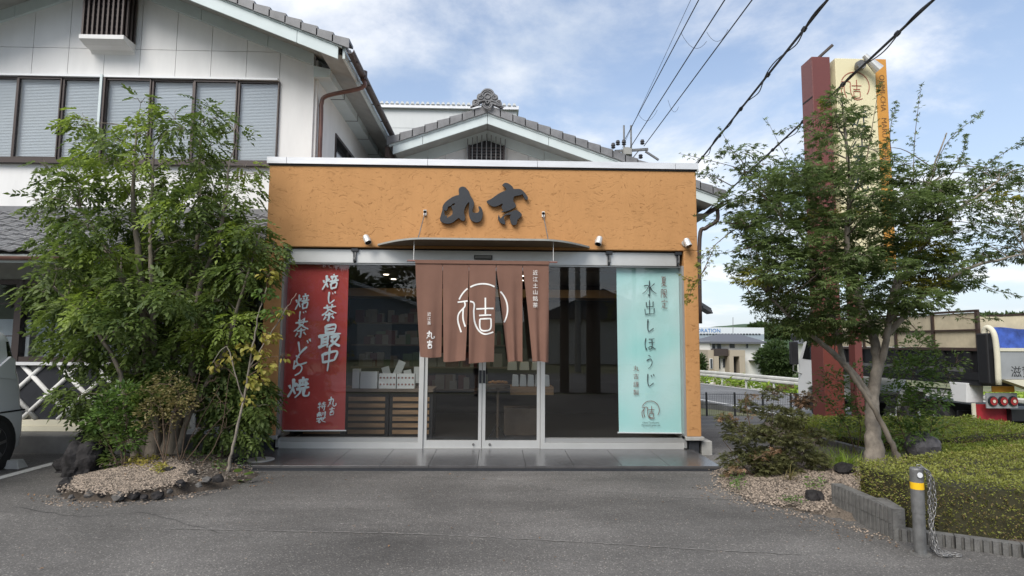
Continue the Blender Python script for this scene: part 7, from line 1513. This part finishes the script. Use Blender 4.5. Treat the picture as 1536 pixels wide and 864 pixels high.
# the photographer, standing just behind the camera and mirrored in the doors
pe = empty('person', (-.42,-8.95,0), 'person in a red shirt and dark shorts holding up a phone', 'person')
def skinmesh(name, verts, edges, radii, m, par, lv=2):
    me = bpy.data.meshes.new(name); me.from_pydata([tuple(np.array(v)) for v in verts], edges, []); o = link(name, me, par); me.materials.append(m)
    s = o.modifiers.new('skin', 'SKIN'); s.use_smooth_shade = True
    for v, r in zip(me.skin_vertices[0].data, radii): v.radius = (r[0], r[1]) if isinstance(r, tuple) else (r, r)
    me.skin_vertices[0].data[0].use_root = True
    ss = o.modifiers.new('sub', 'SUBSURF'); ss.levels = lv; ss.render_levels = lv; return o
V = [(0,0,.95),(0,0,1.12),(0,.0,1.30),(0,.0,1.42),(0,.01,1.50),(0,.02,1.58),(0,.03,1.70),
     (.10,0,.90),(.11,.02,.50),(.12,-.01,.10),(.12,.13,.04), (-.10,0,.90),(-.11,.02,.50),(-.13,-.01,.10),(-.13,.13,.04),
     (.17,.0,1.42),(.25,.10,1.17),(.36,.36,1.36),(.40,.42,1.40), (-.17,.0,1.42),(-.20,.16,1.18),(.18,.36,1.36),(.26,.42,1.40)]
Ed = [(0,1),(1,2),(2,3),(3,4),(4,5),(5,6),(0,7),(7,8),(8,9),(9,10),(0,11),(11,12),(12,13),(13,14),(3,15),(15,16),(16,17),(17,18),(3,19),(19,20),(20,21),(21,22)]
Rr = [(.15,.11),(.14,.10),(.16,.11),(.13,.09),.055,.075,.085,.085,.058,.042,.035,.085,.058,.042,.035,.06,.042,.03,.03,.06,.042,.03,.03]
body = skinmesh('body', V, Ed, Rr, MT['skin'], pe)
skinmesh('shirt', [(0,0,.93),(0,0,1.12),(0,0,1.30),(0,0,1.43),(.18,0,1.42),(.24,.08,1.22),(-.18,0,1.42),(-.20,.12,1.22)], [(0,1),(1,2),(2,3),(3,4),(4,5),(3,6),(6,7)], [(.185,.14),(.165,.125),(.18,.13),(.13,.10),.08,.065,.08,.065], MT['shirt'], pe)
skinmesh('shorts', [(0,0,.96),(.10,0,.86),(.12,.01,.58),(-.10,0,.86),(-.12,.01,.58)], [(0,1),(1,2),(0,3),(3,4)], [(.17,.13),.115,.095,.115,.095], MT['short'], pe)
rock_mb((-.42,-8.93,1.70), .112, (.9,1,1.05), 3, sub=3, rough=.03).build('hair', MT['hair'], pe, smooth=True)
for s in (1,-1): MB().lathe([(.012,-.01),(.010,0)], 10, (-.42+.033*s,-8.822,1.665), 'y').build('eye', MT['dark'], pe)
rock_mb((-.42,-8.905,1.655), .082, (.92,1,1.1), 8, sub=3, rough=.02).build('face', MT['skin'], pe, smooth=True)
MB().tube([(-.42,-8.83,1.67),(-.42,-8.80,1.635)], [.008,.014], 8).build('nose', MT['skin'], pe, smooth=True)
MB().tube([(-.445,-8.825,1.605),(-.42,-8.818,1.602),(-.395,-8.825,1.605)], .006, 6).build('mouth', MT['inkb'], pe, smooth=True)
for s, hx_ in ((1, .41), (-1, .255)):
    for k in range(4):
        a = np.array([-.42+hx_, -8.95+.43+.0, 1.385+.02*k]); MB().tube([a, a+[s*.02,.05,.005], a+[s*.0,.075,.005], a+[-s*.03,.08,.0]], [.009,.009,.008,.006], 6).build('finger', MT['skin'], pe, smooth=True)
    a = np.array([-.42+hx_, -8.95+.42, 1.42]); MB().tube([a, a+[0,.03,.03], a+[-s*.02,.045,.045]], [.011,.010,.008], 6).build('thumb', MT['skin'], pe, smooth=True)
for s in (1,-1): MB().box(-.42+s*.125-.05, -.42+s*.125+.05, -9.05, -8.78, 0, .08).build('shoe', MT['dark'], pe, bevel=.03)
tag(box('phone', MT['dark'], None, -.18, -.02, -8.475, -8.465, 1.36, 1.44, bevel=.004), 'dark phone held up by the person in the red shirt', 'phone')
# turn lettering into real meshes
bpy.context.view_layer.update(); dg = bpy.context.evaluated_depsgraph_get()
for o in [o for o in C.objects if o.type in ('FONT', 'CURVE')]:
    me = bpy.data.meshes.new_from_object(o.evaluated_get(dg)); nm = o.name; n_ = bpy.data.objects.new(nm, me); C.objects.link(n_); n_.parent = o.parent; n_.location = o.location; n_.rotation_euler = o.rotation_euler; n_.scale = o.scale
    for k_ in ('label','category'):
        if k_ in o: n_[k_] = o[k_]
    bpy.data.objects.remove(o)
